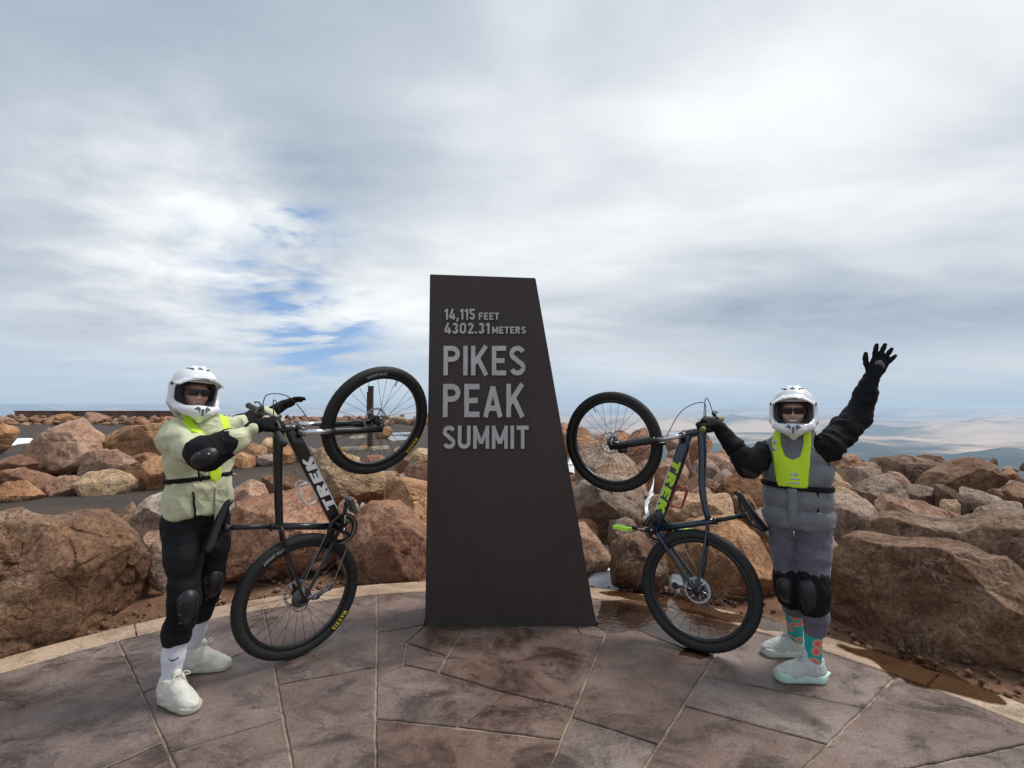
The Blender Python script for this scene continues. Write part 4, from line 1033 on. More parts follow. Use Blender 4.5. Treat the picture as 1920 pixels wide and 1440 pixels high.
# ------------------------------------------------------------------ stroke lettering
def _arc(cx, cy, rx, ry, a0, a1, n=10):
    return [(cx + rx * math.cos(math.radians(a0 + (a1 - a0) * k / n)), cy + ry * math.sin(math.radians(a0 + (a1 - a0) * k / n))) for k in range(n + 1)]
def glyph(ch, t):
    """strokes (centre lines) of a capital in a box of height 1; returns (width, strokes)"""
    h = t / 2; T, B, M = 1 - h, h, 0.5
    W = 0.62; l, r = h, W - h
    if ch == 'I': return t, [[(h, 0), (h, 1)]]
    if ch == '1': return 0.36, [[(0.36 - h, 0), (0.36 - h, 1)], [(0.02, 0.78), (0.36 - h, T - .02)]]
    if ch == ',': return t * 1.1, [[(h * 1.3, t), (h * 1.3, 0.02), (h * .4, -0.16)]]
    if ch == '.': return t, [[(h, 0), (h, t)]]
    if ch == 'E': return 0.54, [[(l, 0), (l, 1)], [(l, T), (0.54, T)], [(l, M), (0.48, M)], [(l, B), (0.54, B)]]
    if ch == 'F': return 0.52, [[(l, 0), (l, 1)], [(l, T), (0.52, T)], [(l, M), (0.46, M)]]
    if ch == 'T': return 0.58, [[(0.29, 0), (0.29, 1)], [(0, T), (0.58, T)]]
    if ch == 'L': return 0.5, [[(l, 1), (l, 0)], [(l, B), (0.5, B)]]
    if ch == 'K': return 0.66, [[(l, 0), (l, 1)], [(l, 0.36), (0.66 - h * 1.1, 1)], [(0.27, 0.56), (0.66 - h, 0)]]
    if ch == 'A': return 0.68, [[(h * .9, 0), (0.34, T)], [(0.68 - h * .9, 0), (0.34, T)], [(0.15, 0.27), (0.53, 0.27)]]
    if ch == 'M': return 0.78, [[(h, 0), (h, 1)], [(0.78 - h, 0), (0.78 - h, 1)], [(h, T), (0.39, 0.22)], [(0.78 - h, T), (0.39, 0.22)]]
    if ch == 'N': return 0.66, [[(h, 0), (h, 1)], [(0.66 - h, 0), (0.66 - h, 1)], [(h, T), (0.66 - h, B)]]
    if ch == 'X': return 0.66, [[(h * .9, 0), (0.66 - h * .9, 1)], [(h * .9, 1), (0.66 - h * .9, 0)]]
    if ch == 'U': return W, [[(l, 1), (l, 0.28)] + _arc(W / 2, 0.28, W / 2 - h, 0.28 - h, 180, 360) + [(r, 1)]]
    if ch == 'O' or ch == '0': return W, [[(l, 0.5)] + [(l, 0.7)] + _arc(W / 2, 0.72, W / 2 - h, 0.28 - h, 180, 0) + _arc(W / 2, 0.28, W / 2 - h, 0.28 - h, 360, 180) + [(l, 0.52)]]
    if ch == 'C': return W, [_arc(W / 2, 0.72, W / 2 - h, 0.28 - h, 10, 180) + _arc(W / 2, 0.28, W / 2 - h, 0.28 - h, 180, 350)]
    if ch == 'D': return W, [[(l, 0), (l, 1)], [(l, T), (0.28, T)] + _arc(0.28, 0.70, W - 0.28 - h, 0.30 - h, 90, 0) + _arc(0.28, 0.30, W - 0.28 - h, 0.30 - h, 0, -90) + [(l, B)]]
    if ch in 'PR':
        s = [[(l, 0), (l, 1)], [(l, T), (0.32, T)] + _arc(0.32, 0.73, W - 0.32 - h, 0.27 - h, 90, -90) + [(l, 0.46 + h)]]
        if ch == 'R': s.append([(0.30, 0.48), (W - h * .8, 0)])
        return W, s
    if ch == 'S': return 0.6, [_arc(0.3, 0.735, 0.3 - h, 0.265 - h, 20, 180) + _arc(0.3, 0.735, 0.3 - h, 0.265 - h, 180, 250) + _arc(0.3, 0.265, 0.3 - h, 0.265 - h, 70, 0) + _arc(0.3, 0.265, 0.3 - h, 0.265 - h, 0, -160)]
    if ch == '2': return 0.58, [_arc(0.29, 0.72, 0.29 - h, 0.28 - h, 170, -20) + [(h * 1.3, B)], [(0.02, B), (0.58, B)]]
    if ch == '3': return 0.58, [_arc(0.28, 0.745, 0.27 - h, 0.255 - h, 165, -80), _arc(0.28, 0.27, 0.30 - h, 0.27 - h, 90, -165)]
    if ch == '4': return 0.62, [[(0.44, 0), (0.44, 0.55)], [(0.36, 1), (0.06, 0.24)], [(0.02, 0.22), (0.62, 0.22)]]
    if ch == '5': return 0.58, [[(0.54, T), (0.10, T), (0.08, 0.56)], _arc(0.28, 0.32, 0.30 - h, 0.32 - h, 130, -160)]
    return 0.4, []
def strip(line, t):
    pts = [Vector(p) for p in line]
    L_, R_ = [], []
    for i, p in enumerate(pts):
        if i == 0: d1 = d2 = (pts[1] - p).normalized()
        elif i == len(pts) - 1: d1 = d2 = (p - pts[i - 1]).normalized()
        else: d1, d2 = (p - pts[i - 1]), (pts[i + 1] - p); d1 = d1.normalized() if d1.length > 1e-6 else d2.normalized(); d2 = d2.normalized() if d2.length > 1e-6 else d1
        n1, n2 = Vector((-d1.y, d1.x)), Vector((-d2.y, d2.x))
        m = (n1 + n2) / max(0.4, 1 + n1.dot(n2))
        L_.append(p + m * (t / 2)); R_.append(p - m * (t / 2))
    return L_, R_
def letter_mesh(strokes, t, depth, fmap):
    """extruded strokes; fmap(x, y, height) -> point"""
    V, F = [], []
    for si, s in enumerate(strokes):
        L_, R_ = strip(s, t)
        d = depth * (1 - 0.06 * si)
        n = len(L_); b = len(V)
        for q in (L_, R_):
            for h in (0.0, d): V += [fmap(v.x, v.y, h) for v in q]
        # order: L low, L high, R low, R high
        for i in range(n - 1):
            ll, lh, rl, rh = b + i, b + n + i, b + 2 * n + i, b + 3 * n + i
            F += [(lh, rh, rh + 1, lh + 1), (ll, lh, lh + 1, ll + 1), (rh, rl, rl + 1, rh + 1)]
        F += [(b, b + 2 * n, b + 3 * n, b + n), (b + n - 1, b + 2 * n - 1, b + 4 * n - 1, b + 3 * n - 1)]
    return V, F
def write(text, t, gap, place, mat, parent, depth, fit=None, label=None, space=0.35, name='letter', shear=0.0):
    """place(x, y, h) takes text units (cap height 1); fit = total width in those units"""
    x = 0; items = []
    for ch in text:
        if ch == ' ': x += space; continue
        w, s = glyph(ch, t); items.append((ch, x, s)); x += w + gap
    tot = x - gap; k = fit / tot if fit else 1.0
    for ch, x0, s in items:
        f = lambda a, b, h: place((x0 + a + shear * b) * k, b, h)
        V, F = letter_mesh(s, t, depth, f)
        o = mobj(name, V, F, mat, parent, smooth=False)
        if label: o['label'] = label % ch
    return tot * k

# ------------------------------------------------------------------ the summit sign
def steel_mat():
    m, nt, b = nodes('brown_steel')
    N, L = nt.nodes, nt.links
    tc = N.new('ShaderNodeTexCoord')
    n = N.new('ShaderNodeTexNoise'); n.inputs['Scale'].default_value = 2.2; n.inputs['Detail'].default_value = 9; n.inputs['Roughness'].default_value = 0.7
    mp = N.new('ShaderNodeMapping'); mp.inputs[3].default_value = (1, 1, 0.45)
    L.new(tc.outputs['Object'], mp.inputs[0]); L.new(mp.outputs[0], n.inputs[0])
    n2 = N.new('ShaderNodeTexNoise'); n2.inputs['Scale'].default_value = 130; n2.inputs['Detail'].default_value = 4
    L.new(tc.outputs['Object'], n2.inputs[0])
    r = N.new('ShaderNodeValToRGB'); L.new(n.outputs[0], r.inputs[0])
    r.color_ramp.elements[0].position, r.color_ramp.elements[0].color = 0.3, (0.044, 0.032, 0.029, 1)
    r.color_ramp.elements[1].position, r.color_ramp.elements[1].color = 0.7, (0.070, 0.053, 0.048, 1)
    st = N.new('ShaderNodeTexNoise'); st.inputs['Scale'].default_value = 5; st.inputs['Detail'].default_value = 7; st.inputs['Roughness'].default_value = 0.75
    ms = N.new('ShaderNodeMapping'); ms.inputs[3].default_value = (3, 3, 0.5); L.new(tc.outputs['Object'], ms.inputs[0]); L.new(ms.outputs[0], st.inputs[0])
    sr = N.new('ShaderNodeValToRGB'); L.new(st.outputs[0], sr.inputs[0]); sr.color_ramp.elements[0].position, sr.color_ramp.elements[0].color = 0.3, (0.90, 0.89, 0.88, 1); sr.color_ramp.elements[1].position, sr.color_ramp.elements[1].color = 0.72, (1.12, 1.11, 1.10, 1)
    sm = N.new('ShaderNodeMix'); sm.data_type = 'RGBA'; sm.blend_type = 'MULTIPLY'; sm.inputs[0].default_value = 0.8; L.new(r.outputs[0], sm.inputs[6]); L.new(sr.outputs[0], sm.inputs[7])
    L.new(sm.outputs[2], b.inputs['Base Color'])
    b.inputs['Metallic'].default_value = 0.25
    rg = N.new('ShaderNodeMapRange'); L.new(n.outputs[0], rg.inputs[0]); rg.inputs[3].default_value = 0.42; rg.inputs[4].default_value = 0.60
    L.new(rg.outputs[0], b.inputs['Roughness'])
    bp = N.new('ShaderNodeBump'); bp.inputs['Strength'].default_value = 0.12; bp.inputs['Distance'].default_value = 0.002
    L.new(n2.outputs[0], bp.inputs['Height']); L.new(bp.outputs[0], b.inputs['Normal'])
    return m
M_STEEL = steel_mat()
M_LET = plain('brushed_grey_letters', (0.52, 0.52, 0.51), 0.5, 0.15, 0.06, 8)
SY = 3.372
sg = empty('summit_sign', (P(960, 1166, SY).x, SY, 0))
def sx(px, py): v = P(px, py, SY); return (v.x - sg.location.x, v.z)
bl, br, tr, tl = sx(797, 1167), sx(1120, 1165), sx(1004, 521), sx(806, 514)
TH_ = 0.34
bm = bmesh.new()
fr = [bm.verts.new((q[0], 0, z)) for q, z in ((bl, -0.03), (br, -0.03), (tr, tr[1]), (tl, tl[1]))]
bk = [bm.verts.new((q[0], TH_, z)) for q, z in ((bl, -0.03), (br, -0.03), (tr, tr[1]), (tl, tl[1]))]
bm.faces.new(fr); bm.faces.new(bk[::-1])
for i in range(4): bm.faces.new((fr[(i + 1) % 4], fr[i], bk[i], bk[(i + 1) % 4]))
bmesh.ops.recalc_face_normals(bm, faces=bm.faces[:])
bmesh.ops.bevel(bm, geom=bm.edges[:], offset=0.004, segments=2, affect='EDGES')
me = bpy.data.meshes.new('body'); bm.to_mesh(me); bm.free(); me.materials.append(M_STEEL)
link('body', me, sg)
box_mesh('base_plate', (bl[0] - 0.012, 0.015, -0.02), (br[0] + 0.008, TH_ - 0.01, 0.022), plain('base_rubber', (0.02, 0.018, 0.017), 0.8), sg)
tag(sg, 'tall dark brown steel summit sign with raised grey letters', 'sign')
def sign_text(text, x0, x1, y0, y1, t, gap=0.14):
    p0, p1 = sx(x0, y1), sx(x1, y1); top = sx(x0, y0)
    hgt = top[1] - p0[1]
    write(text, t, gap, lambda x, y, h: (p0[0] + x * hgt, -0.001 - h, p0[1] + y * hgt), M_LET, sg, 0.016, (p1[0] - p0[0]) / hgt, 'raised grey character %s')
sign_text('14,115', 834, 891, 580, 600, 0.19)
sign_text('FEET', 898, 936, 587, 600, 0.20)
sign_text('4302.31', 834, 918, 606, 626, 0.19)
sign_text('METERS', 923, 986, 613, 626, 0.20)
sign_text('PIKES', 832, 985, 649, 704, 0.165, 0.13)
sign_text('PEAK', 831, 984, 720, 782, 0.165, 0.14)
sign_text('SUMMIT', 831, 991, 798, 841, 0.175, 0.13)

# ------------------------------------------------------------------ bicycles
def tube(path, rad, seg=12, side=None, ry=None, closed=False, power=1.0):
    """sweep a ring along a path; rad (and ry along 'side') per point or one number"""
    pts = [Vector(p) for p in path]; n = len(pts)
    ra = [rad] * n if isinstance(rad, (int, float)) else list(rad)
    rb = ra if ry is None else ([ry] * n if isinstance(ry, (int, float)) else list(ry))
    V, F = [], []
    prev = None
    for i, p in enumerate(pts):
        if closed: t = (pts[(i + 1) % n] - pts[i - 1]).normalized()
        else: t = (pts[min(i + 1, n - 1)] - pts[max(i - 1, 0)]).normalized()
        if side is not None: s_ = Vector(side) - t * t.dot(Vector(side))
        elif prev is None: s_ = t.orthogonal()
        else: s_ = prev - t * prev.dot(t)
        s_.normalize(); prev = s_; u = t.cross(s_)
        for k in range(seg):
            a = 2 * math.pi * k / seg; ca, sa = math.cos(a), math.sin(a)
            ca, sa = math.copysign(abs(ca) ** power, ca), math.copysign(abs(sa) ** power, sa)
            V.append(p + s_ * (rb[i] * ca) + u * (ra[i] * sa))
    m = n if closed else n - 1
    for i in range(m):
        for k in range(seg):
            a, b = i * seg + k, i * seg + (k + 1) % seg
            c, d = ((i + 1) % n) * seg + (k + 1) % seg, ((i + 1) % n) * seg + k
            F.append((a, b, c, d))
    if not closed:
        F.append(tuple(range(seg))[::-1]); F.append(tuple(range((n - 1) * seg, n * seg)))
    return V, F
def join(*parts):
    V, F = [], []
    for v, f in parts:
        b = len(V); V += [tuple(q) for q in v]; F += [tuple(b + i for i in x) for x in f]
    return V, F
def boxg(lo, hi):
    V = [(x, y, z) for x in (lo[0], hi[0]) for y in (lo[1], hi[1]) for z in (lo[2], hi[2])]
    return V, [(0, 1, 3, 2), (4, 6, 7, 5), (0, 4, 5, 1), (2, 3, 7, 6), (0, 2, 6, 4), (1, 5, 7, 3)]
def lathe_y(prof, seg=48):
    """prof: (radius, y) pairs around the y axis"""
    V, F = [], []
    n = len(prof)
    for k in range(seg):
        a = 2 * math.pi * k / seg
        V += [(r * math.cos(a), y, r * math.sin(a)) for r, y in prof]
    for k in range(seg):
        for i in range(n - 1):
            a = k * n + i; b = ((k + 1) % seg) * n + i
            F.append((a, a + 1, b + 1, b))
    return V, F
def spline(pts, n=24):
    p = [Vector(q) for q in pts]; p = [p[0] * 2 - p[1]] + p + [p[-1] * 2 - p[-2]]
    out = []
    m = len(p) - 3
    for s in range(m):
        for k in range(n // m + 1 if s == m - 1 else n // m):
            t = k / (n // m); a, b, c, d = p[s:s + 4]
            out.append(0.5 * ((2 * b) + (c - a) * t + (2 * a - 5 * b + 4 * c - d) * t * t + (3 * b - a - 3 * c + d) * t ** 3))
    return out
M_TYRE = plain('tyre_rubber', (0.020, 0.020, 0.019), 0.75, 0, 0.12, 40, 0.3)
M_BLK = plain('black_alloy', (0.014, 0.014, 0.016), 0.38, 0.0, 0.1, 30, 0, 0.5)
M_RIM = plain('rim_black', (0.016, 0.016, 0.017), 0.3, 0.2)
M_SPOKE = plain('steel_spoke', (0.10, 0.10, 0.105), 0.35, 0.7)
M_CHROME = plain('bright_steel', (0.62, 0.62, 0.63), 0.22, 0.95)
M_STAN = plain('fork_stanchion', (0.75, 0.76, 0.78), 0.15, 0.9)
M_SADDLE = plain('saddle_vinyl', (0.012, 0.012, 0.013), 0.42)
M_WHT = plain('white_decal', (0.80, 0.80, 0.80), 0.4, 0, 0.02)
M_LIME = plain('lime_decal', (0.52, 0.78, 0.03), 0.45, 0, 0.03)
M_LIMEP = plain('lime_plastic', (0.50, 0.86, 0.05), 0.5, 0, 0.04)
M_YELD = plain('yellow_tyre_print', (0.80, 0.60, 0.04), 0.5, 0, 0.03)
M_GREYD = plain('grey_tyre_print', (0.36, 0.36, 0.36), 0.6)
M_RED = plain('red_plastic', (0.42, 0.05, 0.03), 0.4)
M_OLIVE = plain('olive_grip', (0.22, 0.22, 0.06), 0.7, 0, 0.1, 60, 0.4)
M_DKG = plain('dark_grip', (0.03, 0.03, 0.032), 0.75, 0, 0.1, 60, 0.5)
M_GREYP = plain('grey_alloy', (0.12, 0.12, 0.125), 0.4, 0.4)

def arc_text(wheel, text, ang_mid, r0, hgt, y, sgn, mat, t=0.2, gap=0.18, inward=True, k_ang=1.0):
    """lettering bent along the sidewall; sgn = side of the wheel that it faces"""
    def total():
        x = 0
        for ch in text: x += 0.35 if ch == ' ' else glyph(ch, t)[0] + gap
        return x - gap
    tot = total() * hgt / r0 * k_ang
    def place(x, yy, h):
        a = ang_mid + (-sgn) * (tot / 2 - x * hgt / r0 * k_ang) * (1 if inward else -1)
        rr = r0 + (yy - 0.5) * hgt * (1 if inward else -1)
        # follow the bulge of the sidewall
        yb = y - 0.10 * abs(rr - r0)
        return (rr * math.cos(a), sgn * (yb + h), rr * math.sin(a))
    write(text, t, gap, place, mat, wheel, 0.0012)

def wheel_parts(root, loc, Rt, tw, steer_m, rear, knob, printed, spin):
    r_mid = Rt - tw * 0.52
    rim_o, rim_i = r_mid - tw * 0.40, r_mid - tw * 0.40 - 0.024
    w = mobj('wheel', *lathe_y([(rim_i, -0.010), (rim_i, 0.010), (rim_i + 0.008, 0.0145), (rim_o + 0.006, 0.0155), (rim_o + 0.006, -0.0155), (rim_i + 0.008, -0.0145), (rim_i, -0.010)], 72), M_RIM, root)
    w.matrix_local = Matrix.Translation(loc) @ steer_m @ Matrix.Rotation(spin, 4, 'Y')
    # tyre: a continuous carcass whose crown steps up and down as blocks of tread
    seg, V, F = 264, [], []
    prof = [(math.radians(a)) for a in range(-150, 151, 15)]
    n = len(prof)
    for k in range(seg):
        a = 2 * math.pi * k / seg
        for i, b in enumerate(prof):
            lift = 0.0
            if abs(b) < math.radians(62):
                row = i % 2; on = ((k + (2 if row else 0)) % 4) < 2
                lift = knob if on else -knob * 0.6
                if abs(b) > math.radians(40): lift *= 1.25
            rr = tw * 0.52
            rad = r_mid + (rr + lift) * math.cos(b); y = (tw * 0.5 + lift * 0.7) * math.sin(b)
            V.append((rad * math.cos(a), y, rad * math.sin(a)))
    for k in range(seg):
        for i in range(n - 1):
            a, b = k * n + i, ((k + 1) % seg) * n + i
            F.append((a, a + 1, b + 1, b))
    mobj('tyre', V, F, M_TYRE, w)
    # hub, rotor, spokes
    hw_ = 0.060 if rear else 0.048
    mobj('hub', *lathe_y([(0.0, -hw_ - 0.012), (0.009, -hw_ - 0.012), (0.011, -hw_), (0.029, -hw_ * 0.62), (0.029, -hw_ * 0.55), (0.015, -hw_ * 0.45), (0.015, hw_ * 0.45), (0.029, hw_ * 0.55), (0.029, hw_ * 0.62), (0.011, hw_), (0.009, hw_ + 0.012), (0.0, hw_ + 0.012)], 24), M_BLK, w)
    parts = []
    ro = 0.08
    for k in range(36):
        a0, a1 = 2 * math.pi * k / 36, 2 * math.pi * (k + 0.72) / 36
        q = [(ro * math.cos(a0), ro * math.sin(a0)), (ro * math.cos(a1), ro * math.sin(a1)), ((ro - .016) * math.cos(a1 + .05), (ro - .016) * math.sin(a1 + .05)), ((ro - .016) * math.cos(a0 + .05), (ro - .016) * math.sin(a0 + .05))]
        V = [(x, 0.040, z) for x, z in q] + [(x, 0.042, z) for x, z in q]
        parts.append((V, [(0, 1, 2, 3), (7, 6, 5, 4), (0, 4, 5, 1), (1, 5, 6, 2), (2, 6, 7, 3), (3, 7, 4, 0)]))
    parts.append(tube([(0.0655 * math.cos(a), 0.041, 0.0655 * math.sin(a)) for a in [2 * math.pi * k / 48 for k in range(48)]], 0.0022, 6, closed=True))
    for k in range(6):
        a = 2 * math.pi * k / 6
        parts.append(tube([(0.022 * math.cos(a), 0.041, 0.022 * math.sin(a)), (0.064 * math.cos(a + .35), 0.041, 0.064 * math.sin(a + .35))], 0.0035, 6))
    mobj('brake_disc', *join(*parts), M_CHROME, w)
    sm = {}
    for sd_ in (-1, 1):
        for cr in (-1, 1):
            a = 0.75 * cr
            V, F = tube([(0.027 * math.cos(a), sd_ * hw_ * 0.585, 0.027 * math.sin(a)), (rim_i + 0.002, sd_ * 0.003, 0)], 0.0013, 5)
            sm[sd_, cr] = make_mesh('spoke', V, F, M_SPOKE)
    for k in range(28):
        o = link('spoke', sm[(1 if k % 2 else -1), (1 if (k // 2) % 2 else -1)], w)
        o.rotation_euler = (0, 2 * math.pi * k / 28, 0)
    a = 0.4
    mobj('valve', *tube([(rim_i * math.cos(a), 0, rim_i * math.sin(a)), ((rim_i - 0.04) * math.cos(a), 0, (rim_i - 0.04) * math.sin(a))], 0.0035, 8), M_BLK, w)
    if printed is not None:
        sgn, a1, a2 = printed
        a1, a2 = a1 + spin, a2 + spin
        rr = r_mid - tw * 0.08
        arc_text(w, 'MAXXIS', a1, rr, 0.026, tw * 0.515, sgn, M_YELD, 0.24, 0.20)
        arc_text(w, 'ARDENT RACE', a2, rr - 0.004, 0.016, tw * 0.512, sgn, M_GREYD, 0.22, 0.2)
    return w

def bicycle(label, x, y, pitch, lean, yaw, wb, steer, bb, jn, s_cl, Rt, tw, knob, cfg):
    M3 = Matrix.Rotation(yaw, 4, 'Z') @ Matrix.Rotation(lean, 4, 'X') @ Matrix.Rotation(-pitch, 4, 'Y')
    axle = M3 @ Vector((0, 1, 0))
    zz = (Rt + knob) * math.sqrt(max(0, 1 - axle.z ** 2)) + tw * 0.5 * abs(axle.z) * 0.5 + 0.0005
    MW = Matrix.Translation((x, y, zz)) @ M3
    root = empty('bicycle', mat=MW)
    tag(root, label, 'bicycle')
    ha = math.radians(68.5)
    ax = Vector((-math.cos(ha), 0, math.sin(ha))); fw = Vector((math.sin(ha), 0, math.cos(ha)))
    base = Vector((wb, 0, 0)) - fw * 0.045
    SR = Matrix.Rotation(steer, 4, ax)
    # steering group: everything turns about the axis through base
    def st(p): return base + SR.to_3x3() @ (Vector(p) - base)
    fa = st((wb, 0, 0))
    crown, hb, ht = base + ax * 0.49, base + ax * cfg['hb'], base + ax * cfg['ht']
    BB, J, SC = Vector((bb[0], 0, bb[1])), Vector((jn[0], 0, jn[1])), Vector((s_cl[0], 0, s_cl[1]))
    FR = cfg['frame']
    Y = (0, 1, 0)
    seatdir = (SC - BB).normalized()
    stop = J + seatdir * 0.035
    hdn = hb + ax * 0.022; htn = ht - ax * 0.02
    dt_up = (hdn - fw * 0.006)
    dtd = (dt_up - BB).normalized(); dn = Vector((-dtd.z, 0, dtd.x))
    tt0, tt1 = J, htn
    if cfg['bent']: ttpath = spline([tt0, tt0.lerp(tt1, .33) + Vector((0.012, 0, -0.022)), tt0.lerp(tt1, .7) + Vector((0.004, 0, -0.008)), tt1], 12)
    else: ttpath = spline([tt0 + Vector((0.0, 0, -0.004)), tt0.lerp(tt1, .12) + Vector((0.006, 0, 0.002)), tt0.lerp(tt1, .6) + Vector((0, 0, 0.006)), tt1], 12)
    ntt = len(ttpath)
    dro = Vector((0.0, 0, 0.0))
    parts = [tube([hb - ax * 0.004, hb + ax * 0.02, ht - ax * 0.015, ht], [0.031, 0.027, 0.024, 0.026], 16, side=Y),
             tube([BB, BB.lerp(dt_up, .15), BB.lerp(dt_up, .5), BB.lerp(dt_up, .85), dt_up], [0.033, 0.036, 0.038, 0.039, 0.034], 16, side=Y, ry=[0.034, 0.032, 0.030, 0.029, 0.027], power=0.62),
             tube(ttpath, [0.020 + 0.010 * (k / (ntt - 1)) ** 2 for k in range(ntt)], 14, side=Y, ry=[0.017 + 0.006 * (k / (ntt - 1)) for k in range(ntt)], power=0.8),
             tube([BB, stop], [0.021, 0.0195], 14, side=Y),
             tube([BB + Vector((0, -0.037, 0)), BB + Vector((0, 0.037, 0))], 0.023, 20)]
    for s in (-1, 1):
        parts.append(tube(spline([J + Vector((0, s * 0.012, -0.01)), J.lerp(dro, .3) + Vector((-.004, s * 0.034, 0)), J.lerp(dro, .75) + Vector((-.002, s * 0.052, 0)), dro + Vector((0.008, s * 0.064, 0.006))], 12), [0.009] * 13, 10, side=Y))
        parts.append(tube(spline([BB + Vector((-.02, s * 0.026, 0)), BB.lerp(dro, .25) + Vector((0, s * 0.040, 0.002)), BB.lerp(dro, .7) + Vector((0, s * 0.058, 0.0)), dro + Vector((0.006, s * 0.064, -0.002))], 12), [0.014, 0.014, 0.013, 0.0125, 0.012, 0.0115, 0.011, 0.011, 0.0105, 0.0105, 0.010, 0.010, 0.010], 10, side=Y))
        parts.append(boxg((-0.016, s * 0.064 - 0.004, -0.018), (0.028, s * 0.064 + 0.004, 0.020)))
    frame = mobj('frame', *join(*parts), FR, root)
    for p in frame.data.polygons:
        if len(p.vertices) > 6: p.use_smooth = False
    # decals on the flat sides of the down tube
    t_ = 0.24; hh = 0.054
    ln_t = cfg['text_len']
    start = BB.lerp(dt_up, cfg['text_at'])
    for sgn in (-1, 1):
        fwd = cfg['text_dir'] * 1.0
        if sgn == cfg['near']:
            pass
        # on each side the word reads along the tube
        along = dtd * fwd; upv = dn * (fwd if sgn < 0 else -fwd)
        o_ = start if fwd > 0 else start + dtd * ln_t
        def place(xx, yy, h, along=along, upv=upv, o_=o_, sgn=sgn):
            q = o_ + along * (xx * hh) + upv * ((yy - 0.5) * hh)
            return (q.x, sgn * (0.0325 + h), q.z)
        if sgn > 0 and fwd > 0:
            pass
        write('TREK', t_, 0.12, place, cfg['decal'], frame, 0.0008, ln_t / hh, shear=0.10)
    # thin accent line along the tube
    for sgn in (-1, 1):
        a_, b_ = BB.lerp(dt_up, .18) + dn * 0.0, BB.lerp(dt_up, .72)
        V, F = boxg((0, 0, 0), (1, 1, 1))
        V = [tuple(a_.lerp(b_, v[0]) + dn * (-0.0345 + 0.005 * v[2]) + Vector((0, sgn * (0.0285 + 0.0012 * v[1]), 0))) for v in V]
        mobj('stripe', V, F, cfg['decal'] if cfg['bent'] is False else M_WHT, frame, smooth=False)
        if not cfg['bent']:
            V, F = boxg((0, 0, 0), (1, 1, 1))
            V = [tuple(ttpath[4].lerp(ttpath[9], v[0]) + Vector((0.0175 + 0.003 * v[2], sgn * (0.006 + 0.006 * v[1]), 0))) for v in V]
    # fork
    leg_parts = []
    dr0 = fa
    fork = mobj('fork', *join(tube([st(crown + Vector((0, -0.068, 0))), st(crown + Vector((0, 0, 0)) + ax * 0.012), st(crown + Vector((0, 0.068, 0)))], [0.022, 0.026, 0.022], 12),
                              tube([st(crown), st(ht + ax * 0.045)], 0.0145, 14)), M_BLK, root)
    for s in (-1, 1):
        top, bot = crown + Vector((0, s * 0.062, 0)), Vector((wb, s * 0.062, 0)) - fw * 0.032
        mid_ = top.lerp(bot, 0.36)
        mobj('stanchion', *tube([st(top + ax * 0.02), st(mid_)], 0.0158, 16), M_STAN, fork)
        mobj('fork_leg', *join(tube([st(mid_ + ax * 0.012), st(mid_), st(top.lerp(bot, .6)), st(bot)], [0.0235, 0.0245, 0.0215, 0.0185], 16), tube([st(bot + ax * 0.02), st(Vector((wb, s * 0.062, 0)))], [0.018, 0.015], 10)), M_BLK, fork)
        mobj('fork_cap', *tube([st(top + ax * 0.018), st(top + ax * 0.034)], [0.018, 0.014], 14), M_GREYP, fork)
    am = [crown + Vector((0, s * 0.062, 0)) - ax * 0.175 + fw * (-0.012 if abs(s) == 1 else -0.030) + ax * (0 if abs(s) == 1 else 0.045) for s in (-1, -0.5, 0, 0.5, 1)]
    mobj('fork_arch', *tube([st(q) for q in spline(am, 12)], 0.012, 10), M_BLK, fork)
    # cockpit
    stem_t = ht + ax * 0.030
    bar_c = stem_t + fw * 0.062 + ax * 0.008
    mobj('stem', *join(tube([st(stem_t - ax * 0.018), st(stem_t + ax * 0.02)], 0.0195, 16), tube([st(stem_t), st(bar_c)], 0.0165, 12), tube([st(bar_c + Vector((0, -0.022, 0))), st(bar_c + Vector((0, 0.022, 0)))], 0.0215, 14)), M_BLK, root)
    hwid = cfg['bar']
    bp = [(0, -hwid, 0.018, -0.03), (0, -hwid * .45, 0.014, -0.008), (0, -hwid * .25, 0.0, 0.0), (0, 0, 0, 0), (0, hwid * .25, 0, 0), (0, hwid * .45, 0.014, -0.008), (0, hwid, 0.018, -0.03)]
    bpts = [st(bar_c + Vector((0, q[1], 0)) + ax * q[2] + fw * q[3]) for q in bp]
    bsp = spline(bpts, 36)
    mobj('handlebar', *tube(bsp, 0.0125, 12), M_BLK, root)
    for s in (-1, 1):
        e1, e0 = bpts[0 if s < 0 else -1], bpts[1 if s < 0 else -2]
        d = (e1 - e0).normalized(); ln = (e1 - e0).length
        gtop = e1 - d * 0.135
        grip = mobj('grip', *tube([gtop, gtop + d * 0.006, e1 - d * 0.01, e1 + d * 0.004], [0.0185, 0.0165, 0.0165, 0.018], 14), cfg['grip'], root)
        mobj('grip_collar', *tube([gtop - d * 0.012, gtop - d * 0.001], 0.0185, 14), cfg['collar'], grip)
        c0 = gtop - d * 0.035
        rx = (SR.to_3x3() @ fw)
        mobj('brake_lever', *join(tube([c0 - d * 0.012, c0 + d * 0.012], 0.019, 12), tube([c0 + rx * 0.015, c0 + rx * 0.036 - d * 0.028], [0.011, 0.012], 10),
             tube(spline([c0 + rx * 0.034 - d * 0.02, c0 + rx * 0.048 + d * 0.01, c0 + rx * 0.046 + d * 0.055, c0 + rx * 0.038 + d * 0.085], 9), [0.007, 0.006, 0.006, 0.0055, 0.005, 0.005, 0.005, 0.005, 0.005, 0.006], 8)), cfg['lever'], root)
        # hose from lever to the front or into the frame
        hose_end = st(crown + Vector((0, s * 0.07, 0)) - ax * 0.10) if s == 1 else ht + Vector((0, s * 0.03, 0)) + dtd * -0.06
        lp = c0 + rx * 0.036 - d * 0.03
